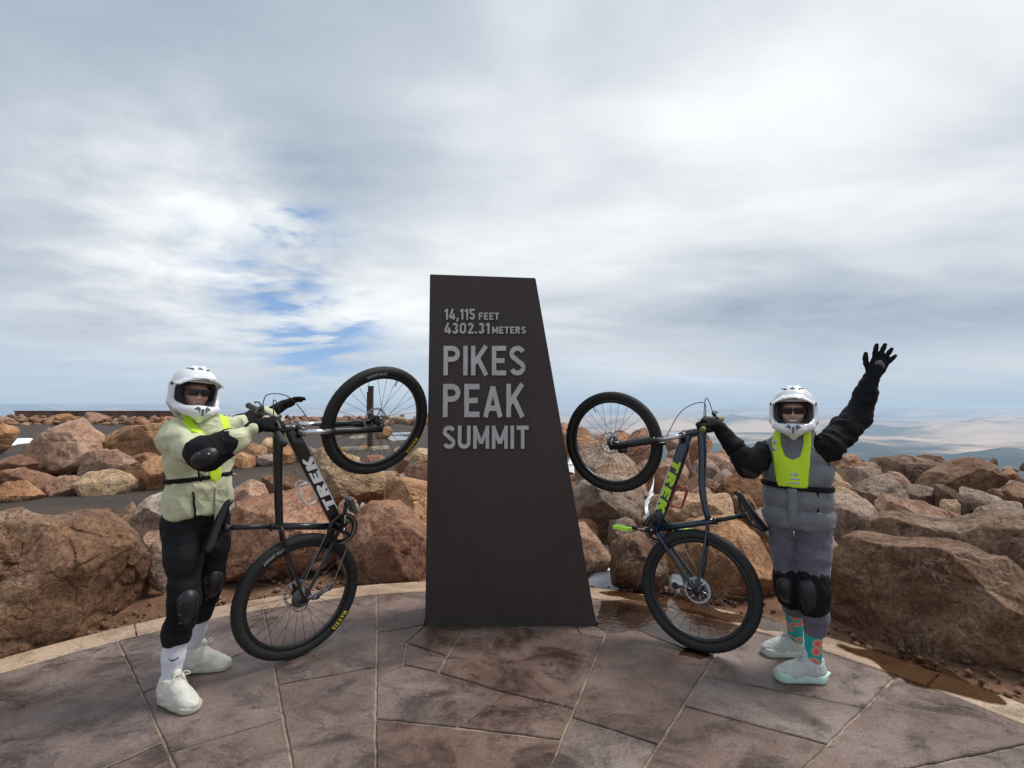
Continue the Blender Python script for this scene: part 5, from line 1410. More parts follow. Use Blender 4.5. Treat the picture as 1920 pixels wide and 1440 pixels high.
        out = rx * cfg['loop'][0 if s < 0 else 1]
        mobj('brake_hose', *tube(spline([lp, lp - d * 0.05 + out * 0.8, (lp + hose_end) / 2 + out * 1.1 + ax * 0.01, hose_end], 24), 0.0028, 7), M_BLK, root)
    if cfg['near'] < 0 or True:
        ca = st(Vector((wb, 0.062, 0)) - fw * 0.032 + ax * 0.07)
        mobj('brake_caliper', *join(tube([ca + Vector((0, 0.002, 0)) - fw * 0.035, ca - fw * 0.035 + ax * 0.05], [0.018, 0.017], 10), tube([ca - fw * 0.02, ca - fw * 0.045 + Vector((0, .01, 0))], 0.014, 10)), M_BLK, root)
        mobj('front_hose', *tube(spline([ca - fw * 0.05 + ax * 0.02, ca - fw * 0.085 + ax * 0.10, ca - fw * 0.05 + ax * 0.20, st(crown + Vector((0, 0.07, 0)) - ax * 0.10)], 18), 0.0026, 7), M_BLK, root)
    # seat post and saddle
    mobj('seatpost', *join(tube([stop - seatdir * 0.03, SC - seatdir * 0.012], 0.0135, 14), tube([stop - seatdir * 0.006, stop + seatdir * 0.012], 0.0205, 14), tube([stop + seatdir * 0.003 + Vector((-.02, -.012, 0)), stop + seatdir * 0.003 + Vector((-.02, .012, 0))], 0.006, 8)), M_BLK, root)
    sd_fw = Vector((math.cos(cfg['saddle_tilt']), 0, math.sin(cfg['saddle_tilt']))); sd_up = Vector((-sd_fw.z, 0, sd_fw.x))
    st0 = SC + sd_up * 0.045
    rows = []
    for k in range(25):
        t = k / 24; xx = -0.125 + 0.27 * t
        hwk = 0.068 * (1 - max(0, (t - 0.05)) / 0.95) ** 1.7 + 0.018 if t > 0.05 else 0.055 + 0.03 * t / 0.05
        hwk = max(0.012, min(0.072, hwk)) * (0.55 if t > 0.985 else 1) * (0.7 if t < 0.02 else 1)
        zt = 0.022 * (1 - t) ** 2 + 0.004 * math.sin(t * 3) - 0.012 * max(0, t - .9) * 10
        ring = []
        for a in range(16):
            al = 2 * math.pi * a / 16; c, s = math.cos(al), math.sin(al)
            dz = (0.012 * s if s > 0 else 0.024 * s * (0.8 + .2 * abs(c))) - 0.010 * c * c
            ring.append(st0 + sd_fw * xx + Vector((0, hwk * c, 0)) + sd_up * (zt + dz))
        rows.append(ring)
    V = [p for r_ in rows for p in r_]; F = []
    for i in range(24):
        for a in range(16): F.append((i * 16 + a, i * 16 + (a + 1) % 16, (i + 1) * 16 + (a + 1) % 16, (i + 1) * 16 + a))
    F += [tuple(range(16))[::-1], tuple(range(24 * 16, 25 * 16))]
    sad = mobj('saddle', V, F, M_SADDLE, root)
    for s in (-1, 1):
        mobj('saddle_rail', *tube(spline([st0 + sd_fw * -0.10 + Vector((0, s * 0.035, 0)) + sd_up * -0.004, st0 + sd_fw * -0.05 + Vector((0, s * 0.022, 0)) + sd_up * -0.04, st0 + sd_fw * 0.04 + Vector((0, s * 0.020, 0)) + sd_up * -0.04, st0 + sd_fw * 0.115 + Vector((0, s * 0.010, 0)) + sd_up * -0.012], 15), 0.0037, 8), M_BLK, sad)
    mobj('seat_clamp', *join(tube([SC + Vector((0, -0.026, 0)), SC + Vector((0, 0.026, 0))], 0.017, 12), tube([SC - seatdir * 0.02, SC + sd_up * 0.01], 0.015, 10)), M_BLK, root)
    # drivetrain on the right-hand side (-y)
    ck = Vector((math.cos(cfg['crank']), 0, math.sin(cfg['crank'])))
    teeth = 34; rch = 0.082
    V, F = [], []
    for k in range(teeth * 2):
        a = 2 * math.pi * k / (teeth * 2); ro = rch + (0.004 if k % 2 else -0.002)
        for r_, yy in ((ro, -0.050), (ro, -0.0465), (rch - 0.018, -0.0465), (rch - 0.018, -0.050)): V.append((BB.x + r_ * math.cos(a), yy, BB.z + r_ * math.sin(a)))
    n2 = teeth * 2
    for k in range(n2):
        for i in range(4):
            F.append((k * 4 + i, k * 4 + (i + 1) % 4, ((k + 1) % n2) * 4 + (i + 1) % 4, ((k + 1) % n2) * 4 + i))
    sp = [(V, F)]
    for k in range(4):
        a = cfg['crank'] + 0.78 + k * math.pi / 2
        sp.append(tube([BB + Vector((0, -0.0485, 0)), BB + Vector((rch - 0.012) * 0 if False else (math.cos(a) * (rch - 0.014), -0.0485, math.sin(a) * (rch - 0.014)))], [0.016, 0.008], 8))
    ring = mobj('chainring', *join(*sp), M_BLK, root)
    mobj('guard_ring', *tube([(BB.x + 0.092 * math.cos(a), -0.055, BB.z + 0.092 * math.sin(a)) for a in [2 * math.pi * k / 48 for k in range(48)]], 0.0055, 8, closed=True), M_BLK, ring)
    for s in (-1, 1):
        v = ck * (s * -1)                       # near arm follows 'crank', the other is opposite
        yb = s * 0.062
        e = BB + v * 0.170 + Vector((0, s * 0.078, 0))
        mobj('crank_arm', *join(tube([BB + Vector((0, yb, 0)), BB + v * 0.09 + Vector((0, s * 0.068, 0)), e], [0.017, 0.012, 0.013], 10, side=Y, ry=[0.012, 0.009, 0.011]), tube([BB + Vector((0, s * 0.04, 0)), BB + Vector((0, s * 0.078, 0))], 0.0165, 12)), M_BLK, root)
        if s < 0: pass
        mobj('crank_bolt', *tube([BB + Vector((0, s * 0.0785, 0)), BB + Vector((0, s * 0.0815, 0))], 0.008, 10), M_CHROME, root)
        mobj('crank_stripe', *tube([BB + v * 0.04 + Vector((0, s * 0.0775, 0)), BB + v * 0.09 + Vector((0, s * 0.0785, 0))], 0.0028, 6), M_WHT, root)
        pc = e + Vector((0, s * 0.065, 0))
        pr = Matrix.Rotation(cfg['pedal'], 4, 'Y').to_3x3()
        pp = [boxg((-0.048, -0.046, -0.010), (-0.038, 0.046, 0.010)), boxg((0.038, -0.046, -0.010), (0.048, 0.046, 0.010)), boxg((-0.037, -0.048, -0.009), (0.037, -0.038, 0.009)), boxg((-0.037, 0.038, -0.009), (0.037, 0.048, 0.009)), boxg((-0.037, -0.014, -0.008), (0.037, 0.014, 0.008))]
        V, F = join(*pp)
        ped = mobj('pedal', [tuple(pc + pr @ Vector(q)) for q in V], F, cfg['pedal_mat'], root, smooth=False)
        mobj('pedal_axle', *tube([e, pc + Vector((0, s * 0.03, 0))], 0.0075, 8), M_GREYP, ped)
        if cfg['reflector']:
            V, F = boxg((-0.0505, -0.02, -0.006), (-0.0482, 0.02, 0.006))
            mobj('reflector', [tuple(pc + pr @ Vector(q)) for q in V], F, M_ORANGE, ped, smooth=False)
    cs = []
    for k, r_ in enumerate((0.056, 0.050, 0.044, 0.039, 0.034, 0.030, 0.026, 0.023)):
        yy = -0.030 - k * 0.0042
        cs.append(lathe_y([(0.012, yy), (r_ + 0.002, yy), (r_ + 0.002, yy - 0.0019), (0.012, yy - 0.0019)], 32))
    mobj('cassette', *join(*cs), M_GREYP, root)
    dr = Vector((0.012, -0.058, -0.022)); cage = dr + Vector(cfg['cage'])
    j1, j2 = dr + Vector((0.018, -0.004, -0.05)), dr + Vector((0.018, -0.004, -0.05)) + Vector(cfg['cage'])
    pl = []
    for q in (j1, j2):
        V, F = lathe_y([(0.003, -0.003), (0.021, -0.003), (0.021, 0.003), (0.003, 0.003)], 22)
        pl.append(([tuple(q + Vector(v)) for v in V], F))
    pl += [tube([dr + Vector((0, 0, 0.018)), dr, dr + Vector((0.012, -0.012, -0.028))], [0.010, 0.013, 0.015], 10), tube([dr + Vector((0.005, -0.01, -0.02)), j1 + Vector((0, -0.014, 0.006))], [0.015, 0.012], 10),
           tube([j1 + Vector((0, -0.006, 0)), j2 + Vector((0, -0.006, 0))], [0.010, 0.008], 8), tube([j1 + Vector((0, 0.006, 0)), j2 + Vector((0, 0.006, 0))], [0.010, 0.008], 8)]
    mobj('derailleur', *join(*pl), M_GREYP if cfg['near'] < 0 else M_BLK, root)
    mobj('derailleur_cable', *tube(spline([dr + Vector((0, -0.012, 0)), dr + Vector((-0.06, -0.02, 0.0)), dr + Vector((-0.075, -0.01, 0.05)), dr + Vector((-0.01, -0.006, 0.085))], 18), 0.0025, 6), M_BLK, root)
    bd = (BB - Vector((0, 0, 0))); tdir = Vector((bd.x, 0, bd.z)).normalized(); tn = Vector((-tdir.z, 0, tdir.x))
    BBc = BB + Vector((0, -0.0482, 0)); CC = Vector((0, -0.046, 0))
    top_run = [CC + tn * 0.040, BBc + tn * rch]
    wrap_f = [BBc + (tn * math.cos(a) + tdir * math.sin(a)) * rch for a in [math.pi * k / 12 for k in range(1, 12)]]
    lower = [BBc - tn * rch, j2 - tdir * 0.005 - tn * 0.018, j2 - tdir * 0.02, j1 + tdir * 0.01, CC - tn * 0.040]
    wrap_r = [CC + (tn * math.cos(a) - tdir * math.sin(a)) * 0.040 for a in [math.pi - math.pi * k / 8 for k in range(1, 8)]]
    loop = top_run + wrap_f + lower + wrap_r
    dense = []
    for k in range(len(loop)):
        a, b = loop[k], loop[(k + 1) % len(loop)]; n_ = max(1, int((b - a).length / 0.0064))
        dense += [a.lerp(b, i / n_) for i in range(n_)]
    mobj('chain', *tube(dense, [0.0042 if k % 2 else 0.0024 for k in range(len(dense))], 6, side=Y, ry=0.0034, closed=True), M_CHAIN, root)
    # bottle cage on the inside of the down tube
    if cfg['cage_mat']:
        c0 = BB.lerp(dt_up, cfg['cage_at']) + dn * 0.038; c1 = c0 + dtd * 0.11; up = dn
        w_ = 0.034
        pts = [c1 + Vector((0, -0.008, 0)), c0 + Vector((0, -0.01, 0)), c0 + up * 0.05 + Vector((0, -w_, 0)) - dtd * 0.004, c0 + up * 0.072 + Vector((0, 0, 0)), c0 + up * 0.05 + Vector((0, w_, 0)) - dtd * 0.004, c0 + Vector((0, 0.01, 0)), c1 + Vector((0, 0.008, 0))]
        pt2 = [c1 + Vector((0, 0, 0)), c1 + up * 0.035 + Vector((0, -w_, 0)) + dtd * 0.02, c1 + up * 0.07 + Vector((0, -w_ * .6, 0)) + dtd * 0.01, c0 + up * 0.074 + Vector((0, -0.006, 0))]
        pt3 = [Vector((q.x, -q.y, q.z)) for q in pt2]
        mobj('bottle_cage', *join(tube(spline(pts, 36), cfg['cage_r'], 8), tube(spline(pt2, 18), cfg['cage_r'], 8), tube(spline(pt3, 18), cfg['cage_r'], 8)), cfg['cage_mat'], root)
    wheel_parts(root, (0, 0, 0), Rt, tw, Matrix.Identity(4), True, knob, cfg['print_rear'], cfg.get('spin', 0.1))
    wheel_parts(root, fa, Rt, tw, SR, False, knob, cfg['print_front'], 0.3)
    return root, MW, bsp
M_ORANGE = plain('orange_reflector', (0.75, 0.25, 0.03), 0.3)
M_CHAIN = plain('chain_steel', (0.30, 0.25, 0.20), 0.4, 0.8)
M_FRB = plain('black_frame_paint', (0.012, 0.012, 0.014), 0.32, 0, 0.08, 20, 0, 0.5, 0.4)
M_FRN = plain('dark_blue_frame_paint', (0.008, 0.022, 0.042), 0.28, 0, 0.08, 20, 0, 0.5, 0.6)
bikeL, MWL, barL = bicycle('black bicycle with white lettering reared up on its rear wheel', -1.255, 2.945, 1.167, 0.101, 0.788, 1.115, -0.228,
    (0.430, -0.052), (0.349, 0.302), (0.280, 0.566), 0.366, 0.057, 0.0022,
    dict(frame=M_FRB, decal=M_WHT, near=-1, text_dir=1, text_at=0.20, text_len=0.37, hb=0.52, ht=0.63, bar=0.295, bent=False, grip=M_DKG, collar=M_BLK, lever=M_GREYP, loop=(0.10, 0.10),
         saddle_tilt=0.10, crank=0.40, pedal=-0.8, pedal_mat=M_GREYP, reflector=True, cage=(0.06, 0, -0.055), cage_mat=M_WHT, cage_at=0.36, cage_r=0.0042,
         print_rear=(-1, -1.88, 0.94), print_front=(-1, -1.72, 0.66)))
bikeR, MWR, barR = bicycle('dark blue bicycle with lime lettering and pedals reared up on its rear wheel', 1.151, 3.07, 0.967, 0.12, 2.53, 1.066, 0.2,
    (0.424, -0.050), (0.309, 0.278), (0.248, 0.479), 0.354, 0.056, 0.0042,
    dict(frame=M_FRN, decal=M_LIME, near=1, text_dir=-1, text_at=0.19, text_len=0.36, hb=0.50, ht=0.635, bar=0.32, bent=True, grip=M_OLIVE, collar=M_CHROME, lever=M_BLK, loop=(0.12, 0.10),
         saddle_tilt=0.05, crank=2.15, pedal=0.9, pedal_mat=M_LIMEP, reflector=False, cage=(0.045, 0, -0.075), cage_mat=M_RED, cage_at=0.30, cage_r=0.0050,
         print_rear=None, print_front=None))

# ------------------------------------------------------------------ solid modelling on a grid: smooth unions, cuts, then a net over the surface
def smin(a, b, k):
    if k <= 0: return np.minimum(a, b)
    h = np.maximum(k - np.abs(a - b), 0) / k
    return np.minimum(a, b) - h * h * k * 0.25
class Solid:
    def __init__(s, lo, hi, h):
        s.lo, s.h = A(lo), h
        s.n = np.ceil((A(hi) - s.lo) / h).astype(int) + 1
        s.ax = [(s.lo[i] + h * np.arange(s.n[i])).astype(np.float32) for i in range(3)]
        s.F = np.full(tuple(s.n), 9.0, dtype=np.float32)
    def blk(s, lo, hi, pad):
        sl = []
        for i in range(3):
            a = int(max(0, math.floor((lo[i] - pad - s.lo[i]) / s.h))); b = int(min(s.n[i], math.ceil((hi[i] + pad - s.lo[i]) / s.h) + 1))
            sl.append(slice(a, max(a, b)))
        X = s.ax[0][sl[0]][:, None, None]; Y = s.ax[1][sl[1]][None, :, None]; Z = s.ax[2][sl[2]][None, None, :]
        return tuple(sl), X, Y, Z
    def put(s, sl, d, k, op):
        f = s.F[sl]
        if f.size == 0: return
        s.F[sl] = smin(f, d, k) if op == 'u' else -smin(-f, d, k)
    def cap(s, a, b, ra, rb=None, k=0.03, op='u'):
        rb = ra if rb is None else rb
        a, b = A(a), A(b); r = max(ra, rb)
        sl, X, Y, Z = s.blk(np.minimum(a, b) - r, np.maximum(a, b) + r, 0.06)
        d = b - a; l2 = max(1e-9, d @ d)
        t = np.clip(((X - a[0]) * d[0] + (Y - a[1]) * d[1] + (Z - a[2]) * d[2]) / l2, 0, 1)
        q = np.sqrt((X - a[0] - t * d[0]) ** 2 + (Y - a[1] - t * d[1]) ** 2 + (Z - a[2] - t * d[2]) ** 2) - (ra + (rb - ra) * t)
        s.put(sl, q.astype(np.float32), k, op); return s
    def chain(s, pts, rs, k=0.03):
        for i in range(len(pts) - 1): s.cap(pts[i], pts[i + 1], rs[i], rs[i + 1], k)
        return s
    def ell(s, c, r, B=None, k=0.03, op='u'):
        c, r = A(c), A(r); B = np.eye(3) if B is None else A(B)      # rows of B: local axes
        m = max(r)
        sl, X, Y, Z = s.blk(c - m, c + m, 0.06)
        q = [(X - c[0]) * B[i][0] + (Y - c[1]) * B[i][1] + (Z - c[2]) * B[i][2] for i in range(3)]
        k0 = np.sqrt(sum((q[i] / r[i]) ** 2 for i in range(3))); k1 = np.sqrt(sum((q[i] / r[i] ** 2) ** 2 for i in range(3))) + 1e-6
        s.put(sl, (k0 * (k0 - 1) / k1).astype(np.float32), k, op); return s
    def box(s, c, hs, B=None, rnd=0.01, k=0.01, op='u'):
        c, hs = A(c), A(hs) - rnd; B = np.eye(3) if B is None else A(B)
        m = np.linalg.norm(hs) + rnd
        sl, X, Y, Z = s.blk(c - m, c + m, 0.06)
        q = [np.abs((X - c[0]) * B[i][0] + (Y - c[1]) * B[i][1] + (Z - c[2]) * B[i][2]) - hs[i] for i in range(3)]
        d = np.sqrt(sum(np.maximum(v, 0) ** 2 for v in q)) + np.minimum(np.maximum(np.maximum(q[0], q[1]), q[2]), 0) - rnd
        s.put(sl, d.astype(np.float32), k, op); return s
    def keep(s, fn, k=0.0):                       # keep where fn(x, y, z) < 0
        X = s.ax[0][:, None, None]; Y = s.ax[1][None, :, None]; Z = s.ax[2][None, None, :]
        g = np.broadcast_to(fn(X, Y, Z), s.F.shape).astype(np.float32)
        s.F = -smin(-s.F, -g, k) if k > 0 else np.maximum(s.F, g); return s
    def copy(s, off=0.0):
        c = Solid.__new__(Solid); c.lo, c.h, c.n, c.ax = s.lo, s.h, s.n, s.ax; c.F = s.F - np.float32(off); return c
    def mesh(s):
        F = s.F; ins = F < 0
        n = F.shape
        cn = ins[:-1, :-1, :-1].astype(np.int8)
        tot = np.zeros(tuple(np.array(n) - 1), np.int8)
        for a in (0, 1):
            for b in (0, 1):
                for c in (0, 1): tot += ins[a:n[0] - 1 + a, b:n[1] - 1 + b, c:n[2] - 1 + c]
        act = (tot > 0) & (tot < 8)
        idx = np.full(act.shape, -1, np.int64); cell = np.argwhere(act); idx[act] = np.arange(len(cell))
        cnt = np.zeros(len(cell)); acc = np.zeros((len(cell), 3))
        cor = [(a, b, c) for a in (0, 1) for b in (0, 1) for c in (0, 1)]
        val = {k: F[cell[:, 0] + k[0], cell[:, 1] + k[1], cell[:, 2] + k[2]].astype(np.float64) for k in cor}
        for k in cor:
            for ax_ in range(3):
                if k[ax_]: continue
                k2 = tuple(1 if i == ax_ else k[i] for i in range(3))
                a, b = val[k], val[k2]; m = (a < 0) != (b < 0)
                t = np.where(m, a / np.where(m, a - b, 1), 0)
                p = np.tile(np.array(k, float), (len(cell), 1)); p[:, ax_] = t
                acc[m] += p[m]; cnt[m] += 1
        V = (cell + acc / cnt[:, None]) * s.h + s.lo
        Q = []
        for ax_ in range(3):
            o1, o2 = [(1, 2), (2, 0), (0, 1)][ax_]
            sl0 = [slice(1, -1)] * 3; sl0[ax_] = slice(0, -1)
            sl1 = list(sl0); sl1[ax_] = slice(1, None)
            a, b = ins[tuple(sl0)], ins[tuple(sl1)]
            for flip, m in ((False, a & ~b), (True, ~a & b)):
                e = np.argwhere(m)
                if not len(e): continue
                off = np.ones(3, int); off[ax_] = 0; e = e + off
                def g(d1, d2):
                    q = e.copy(); q[:, o1] -= d1; q[:, o2] -= d2; return idx[q[:, 0], q[:, 1], q[:, 2]]
                q = np.stack([g(1, 1), g(0, 1), g(0, 0), g(1, 0)], 1)
                Q.append(q[:, ::-1] if flip else q)
        if not Q: return V, np.zeros((0, 4), int)
        Fq = np.concatenate(Q)
        # relax once to even out the net
        return V, Fq[(Fq >= 0).all(1)]
def relax(V, F, it=2, w=0.5):
    for _ in range(it):
        S_, C_ = np.zeros_like(V), np.zeros(len(V))
        for a, b in ((0, 1), (1, 2), (2, 3), (3, 0)):
            for i, j in ((a, b), (b, a)):
                np.add.at(S_, F[:, i], V[F[:, j]]); np.add.at(C_, F[:, i], 1)
        V = V + w * (S_ / np.maximum(C_, 1)[:, None] - V)
    return V
def solid_obj(name, s, mat, parent, it=1, disp=None, xf=None, world=True):
    V, F = s.mesh()
    V = relax(V, F, it) if it else V
    if disp is not None: V = V + vnormals(V, F) * disp(V)[:, None]
    if xf is not None: V = V @ A(xf.to_3x3()).T + A(xf.translation)
    return mobj(name, V, F, mat, parent, world=world)
def wrinkle(amp, fr, seed, st=(1, 1, 1)):
    return lambda V: amp * (1 - 2 * np.abs(fbm(V * fr * A(st), 3, seed))) + amp * 0.5 * fbm(V * fr * 2.3, 2, seed + 5)
def frame3(f, up=(0, 0, 1)):                       # rows: right-hand side, forward, up
    f = Vector(f).normalized(); r = f.cross(Vector(up)).normalized(); u = r.cross(f)
    return np.array([r, f, u])

# clothing
def fabric(name, col, rough=0.85, var=0.06, scale=14, bump=0.35, folds=0.45): return plain(name, col, rough, 0, var, scale, bump, 0.25, 0, 0.15, folds)
M_SKIN = plain('skin', (0.60, 0.36, 0.27), 0.5, 0, 0.05, 25, 0.1)
M_SKIN2 = plain('skin_lighter', (0.66, 0.43, 0.33), 0.5, 0, 0.05, 25, 0.1)
M_JACK = fabric('pale_green_shell', (0.58, 0.59, 0.38), 0.62, 0.05, 14, 0.25, 0.65)
M_TROU = plain('black_stretch_cloth', (0.013, 0.013, 0.015), 0.75, 0, 0.1, 14, 0.3, 0.2, 0, 0, 0.35)
M_BLKF = plain('black_knit', (0.0075, 0.0075, 0.009), 0.8, 0, 0.15, 40, 0.3, 0.2, 0, 0, 0.4)
M_PADS = plain('pad_shell', (0.012, 0.012, 0.014), 0.45)
M_NEON = fabric('neon_yellow', (0.60, 0.86, 0.03), 0.6, 0.03, 14, 0.2, 0.15)
M_REFL = plain('reflective_grey', (0.45, 0.52, 0.50), 0.35, 0.4)
M_SOCKW = fabric('white_sock', (0.74, 0.75, 0.82), 0.9, 0.03, 60, 0.3, 0.15)
M_SHOEW = plain('cream_leather', (0.68, 0.66, 0.57), 0.5, 0, 0.09, 16, 0.2)
M_SOLEW = plain('cream_rubber', (0.56, 0.53, 0.43), 0.6, 0, 0.12, 25)
M_HELM = plain('helmet_white', (0.78, 0.79, 0.82), 0.22, 0, 0.02, 6, 0, 0.5, 0.6)
M_LINER = fabric('helmet_liner', (0.02, 0.022, 0.027), 0.9)
M_HVENT = plain('vent_dark', (0.05, 0.055, 0.065), 0.5)
M_HVENT2 = plain('vent_grey', (0.16, 0.17, 0.19), 0.5)
M_LENS = plain('dark_lens', (0.006, 0.006, 0.008), 0.08, 0, 0.02, 5, 0, 0.6)
M_LIPS = plain('lips', (0.40, 0.16, 0.14), 0.45)
M_TEETH = plain('teeth', (0.75, 0.72, 0.68), 0.3)
M_HAIR = plain('dark_hair', (0.03, 0.02, 0.015), 0.6)
M_VEST = fabric('grey_puffer', (0.185, 0.195, 0.210), 0.75, 0.08, 10, 0.4)
M_SWEAT = fabric('grey_sweatpants', (0.120, 0.110, 0.138), 0.95, 0.08, 25, 0.6)
M_STRIPE = fabric('pale_piping', (0.36, 0.35, 0.40), 0.8)
M_MESH = plain('grey_knit_shoe', (0.50, 0.52, 0.49), 0.8, 0, 0.1, 90, 0.5)
M_MINT = plain('mint_foam', (0.50, 0.68, 0.57), 0.6, 0, 0.06, 8)
M_SOLEG = plain('pale_foam', (0.60, 0.62, 0.55), 0.6, 0, 0.06, 8)
M_NAVY = plain('navy_print', (0.02, 0.02, 0.07), 0.7)
M_REDK = fabric('red_knit', (0.55, 0.06, 0.05), 0.9)
def sock_pattern():
    m, nt, b = nodes('teal_sock_with_rings')
    N, L = nt.nodes, nt.links
    tc = N.new('ShaderNodeTexCoord')
    v = N.new('ShaderNodeTexVoronoi'); v.inputs['Scale'].default_value = 19; v.inputs['Randomness'].default_value = 0.35
    L.new(tc.outputs['Object'], v.inputs[0])
    r = N.new('ShaderNodeValToRGB'); L.new(v.outputs['Distance'], r.inputs[0]); r.color_ramp.interpolation = 'CONSTANT'
    e = r.color_ramp.elements
    e[0].position, e[0].color = 0.0, (0.45, 0.04, 0.06, 1); e[1].position, e[1].color = 0.46, (0.02, 0.36, 0.34, 1)
    for p, c in ((0.10, (0.75, 0.16, 0.17)), (0.36, (0.70, 0.38, 0.16))):
        k = e.new(p); k.color = (*c, 1)
    L.new(r.outputs[0], b.inputs['Base Color']); b.inputs['Roughness'].default_value = 0.9
    return m
M_SOCKT = sock_pattern()

def bounds(pts, pad):
    a = np.array([A(p) for p in pts]); return a.min(0) - pad, a.max(0) + pad
def head(root, c, fwd, up, skin, sc, smile):
    """face inside the helmet; local axes x right, y forward, z up"""
    B = frame3(fwd, up)
    xf = Matrix(((B[0][0], B[1][0], B[2][0], c[0]), (B[0][1], B[1][1], B[2][1], c[1]), (B[0][2], B[1][2], B[2][2], c[2]), (0, 0, 0, 1))) @ Matrix.Scale(sc, 4)
    return xf
def face_into(s, xf, sc):
    """add the head to a body solid (world coordinates)"""
    W = lambda x, y, z: xf @ Vector((x, y, z))
    B = np.array([(xf.to_3x3() @ Vector(e)).normalized() for e in ((1, 0, 0), (0, 1, 0), (0, 0, 1))])
    E = lambda c, r, k: s.ell(W(*c), [q * sc for q in r], B, k)
    E((0, -0.005, 0.03), (0.078, 0.095, 0.105), 0.02); E((0, 0.028, -0.045), (0.060, 0.070, 0.075), 0.03)
    E((0, 0.070, -0.088), (0.026, 0.024, 0.022), 0.025)
    s.cap(W(0, 0.092, 0.016), W(0, 0.115, -0.022), 0.009 * sc, 0.014 * sc, 0.014)
    for q in (-1, 1):
        s.ell(W(q * 0.013, 0.106, -0.026), [0.010 * sc] * 3, B, 0.008)
        E((q * 0.036, 0.072, -0.022), (0.024, 0.022, 0.020), 0.02)
        E((q * 0.030, 0.084, 0.036), (0.026, 0.012, 0.010), 0.012)
        E((q * 0.080, -0.005, -0.005), (0.010, 0.022, 0.032), 0.008)
    E((0, 0.094, -0.054), (0.026, 0.010, 0.008), 0.008); E((0, 0.091, -0.066), (0.022, 0.010, 0.008), 0.008)
def helmet(root, xf):
    h = 0.0042
    s = Solid((-0.19, -0.22, -0.25), (0.19, 0.30, 0.24), h)
    s.ell((0, -0.015, 0.038), (0.136, 0.160, 0.145), None, 0.02)
    s.ell((0, -0.040, -0.055), (0.128, 0.128, 0.120), None, 0.05)
    for q in (-1, 1):
        s.cap((q * 0.116, 0.005, -0.060), (q * 0.088, 0.110, -0.100), 0.030, 0.034, 0.035)
        s.cap((q * 0.088, 0.110, -0.100), (q * 0.030, 0.178, -0.112), 0.034, 0.034, 0.03)
        s.cap((q * 0.030, 0.178, -0.112), (0, 0.186, -0.112), 0.034, 0.036, 0.02)
        s.cap((q * 0.124, -0.01, 0.05), (q * 0.122, 0.02, -0.06), 0.018, 0.020, 0.03)
    s.cap((0, 0.175, -0.12), (0, 0.165, -0.165), 0.036, 0.020, 0.03)
    s.cap((-0.03, 0.02, 0.17), (-0.045, -0.13, 0.125), 0.012, 0.012, 0.02); s.cap((0.03, 0.02, 0.17), (0.045, -0.13, 0.125), 0.012, 0.012, 0.02)
    s.ell((0, 0.005, 0.0), (0.112, 0.135, 0.132), None, 0.0, 's')
    s.cap((0, 0.03, -0.05), (0, 0.00, -0.30), 0.100, 0.096, 0.0, 's')
    # eye port: wide opening reaching down to the chin bar
    s.box((0, 0.17, 0.002), (0.124, 0.155, 0.070), None, 0.050, 0.008, 's')
    s.box((0, 0.10, -0.056), (0.092, 0.050, 0.034), None, 0.028, 0.008, 's')
    # pointed chin: planes falling to the middle
    s.keep(lambda X, Y, Z: np.where(Y > -0.06, -0.186 + 0.62 * np.abs(X) - 0.10 * np.minimum(Y - 0.1, 0) - Z, -0.16 - Z) * 0.8, 0.006)
    sh = solid_obj('helmet', s, M_HELM, root, 1, None, xf)
    l = Solid((-0.16, -0.2, -0.22), (0.16, 0.2, 0.19), h)
    l.ell((0, -0.004, 0.006), (0.122, 0.142, 0.140), None, 0.02)
    l.ell((0, 0.0, -0.055), (0.114, 0.118, 0.10), None, 0.04)
    for q in (-1, 1): l.cap((q * 0.100, 0.03, -0.075), (q * 0.04, 0.135, -0.098), 0.026, 0.026, 0.02)
    l.ell((0, 0.010, 0.0), (0.086, 0.120, 0.112), None, 0.0, 's')
    l.cap((0, 0.02, -0.05), (0, 0.0, -0.3), 0.070, 0.074, 0.01, 's')
    l.box((0, 0.17, 0.000), (0.088, 0.150, 0.058), None, 0.045, 0.006, 's')
    l.box((0, 0.12, -0.05), (0.058, 0.05, 0.024), None, 0.02, 0.006, 's')
    solid_obj('liner', l, M_LINER, sh, 1, None, xf @ Matrix.Scale(1.0, 4), True).location = -A(root.location) * 0
    # peak
    V, F = [], []
    nu, nv = 25, 13
    for lay_ in (0, 1):
        for j in range(nv):
            v = j / (nv - 1)
            for i in range(nu):
                u = -1 + 2 * i / (nu - 1)
                w = 0.136 - 0.012 * v
                y = 0.055 + (0.138 - 0.040 * abs(u) ** 3) * v - 0.055 * (abs(u) ** 2) * (1 - v)
                ridge = 0.006 * max(0, 1 - abs(abs(u) - 0.45) / 0.12)
                z = 0.108 - 0.006 * v - 0.046 * abs(u) ** 2.2 + 0.034 * (1 - u * u) * (1 - v) + (ridge if lay_ == 0 else 0)
                V.append((u * w, y, z - (0.007 if lay_ else 0)))
    b = nu * nv
    for lay_ in (0, 1):
        for j in range(nv - 1):
            for i in range(nu - 1):
                q = [lay_ * b + j * nu + i, lay_ * b + j * nu + i + 1, lay_ * b + (j + 1) * nu + i + 1, lay_ * b + (j + 1) * nu + i]
                F.append(tuple(q if lay_ == 0 else q[::-1]))
    rim_ = [j * nu for j in range(nv)] + [(nv - 1) * nu + i for i in range(1, nu)] + [j * nu + nu - 1 for j in range(nv - 2, -1, -1)] + list(range(nu - 2, 0, -1))
    for k in range(len(rim_)):
        a_, c_ = rim_[k], rim_[(k + 1) % len(rim_)]
        F.append((a_, c_, c_ + b, a_ + b)[::-1])
    T = lambda V: np.array([tuple(xf @ Vector(v)) for v in V])
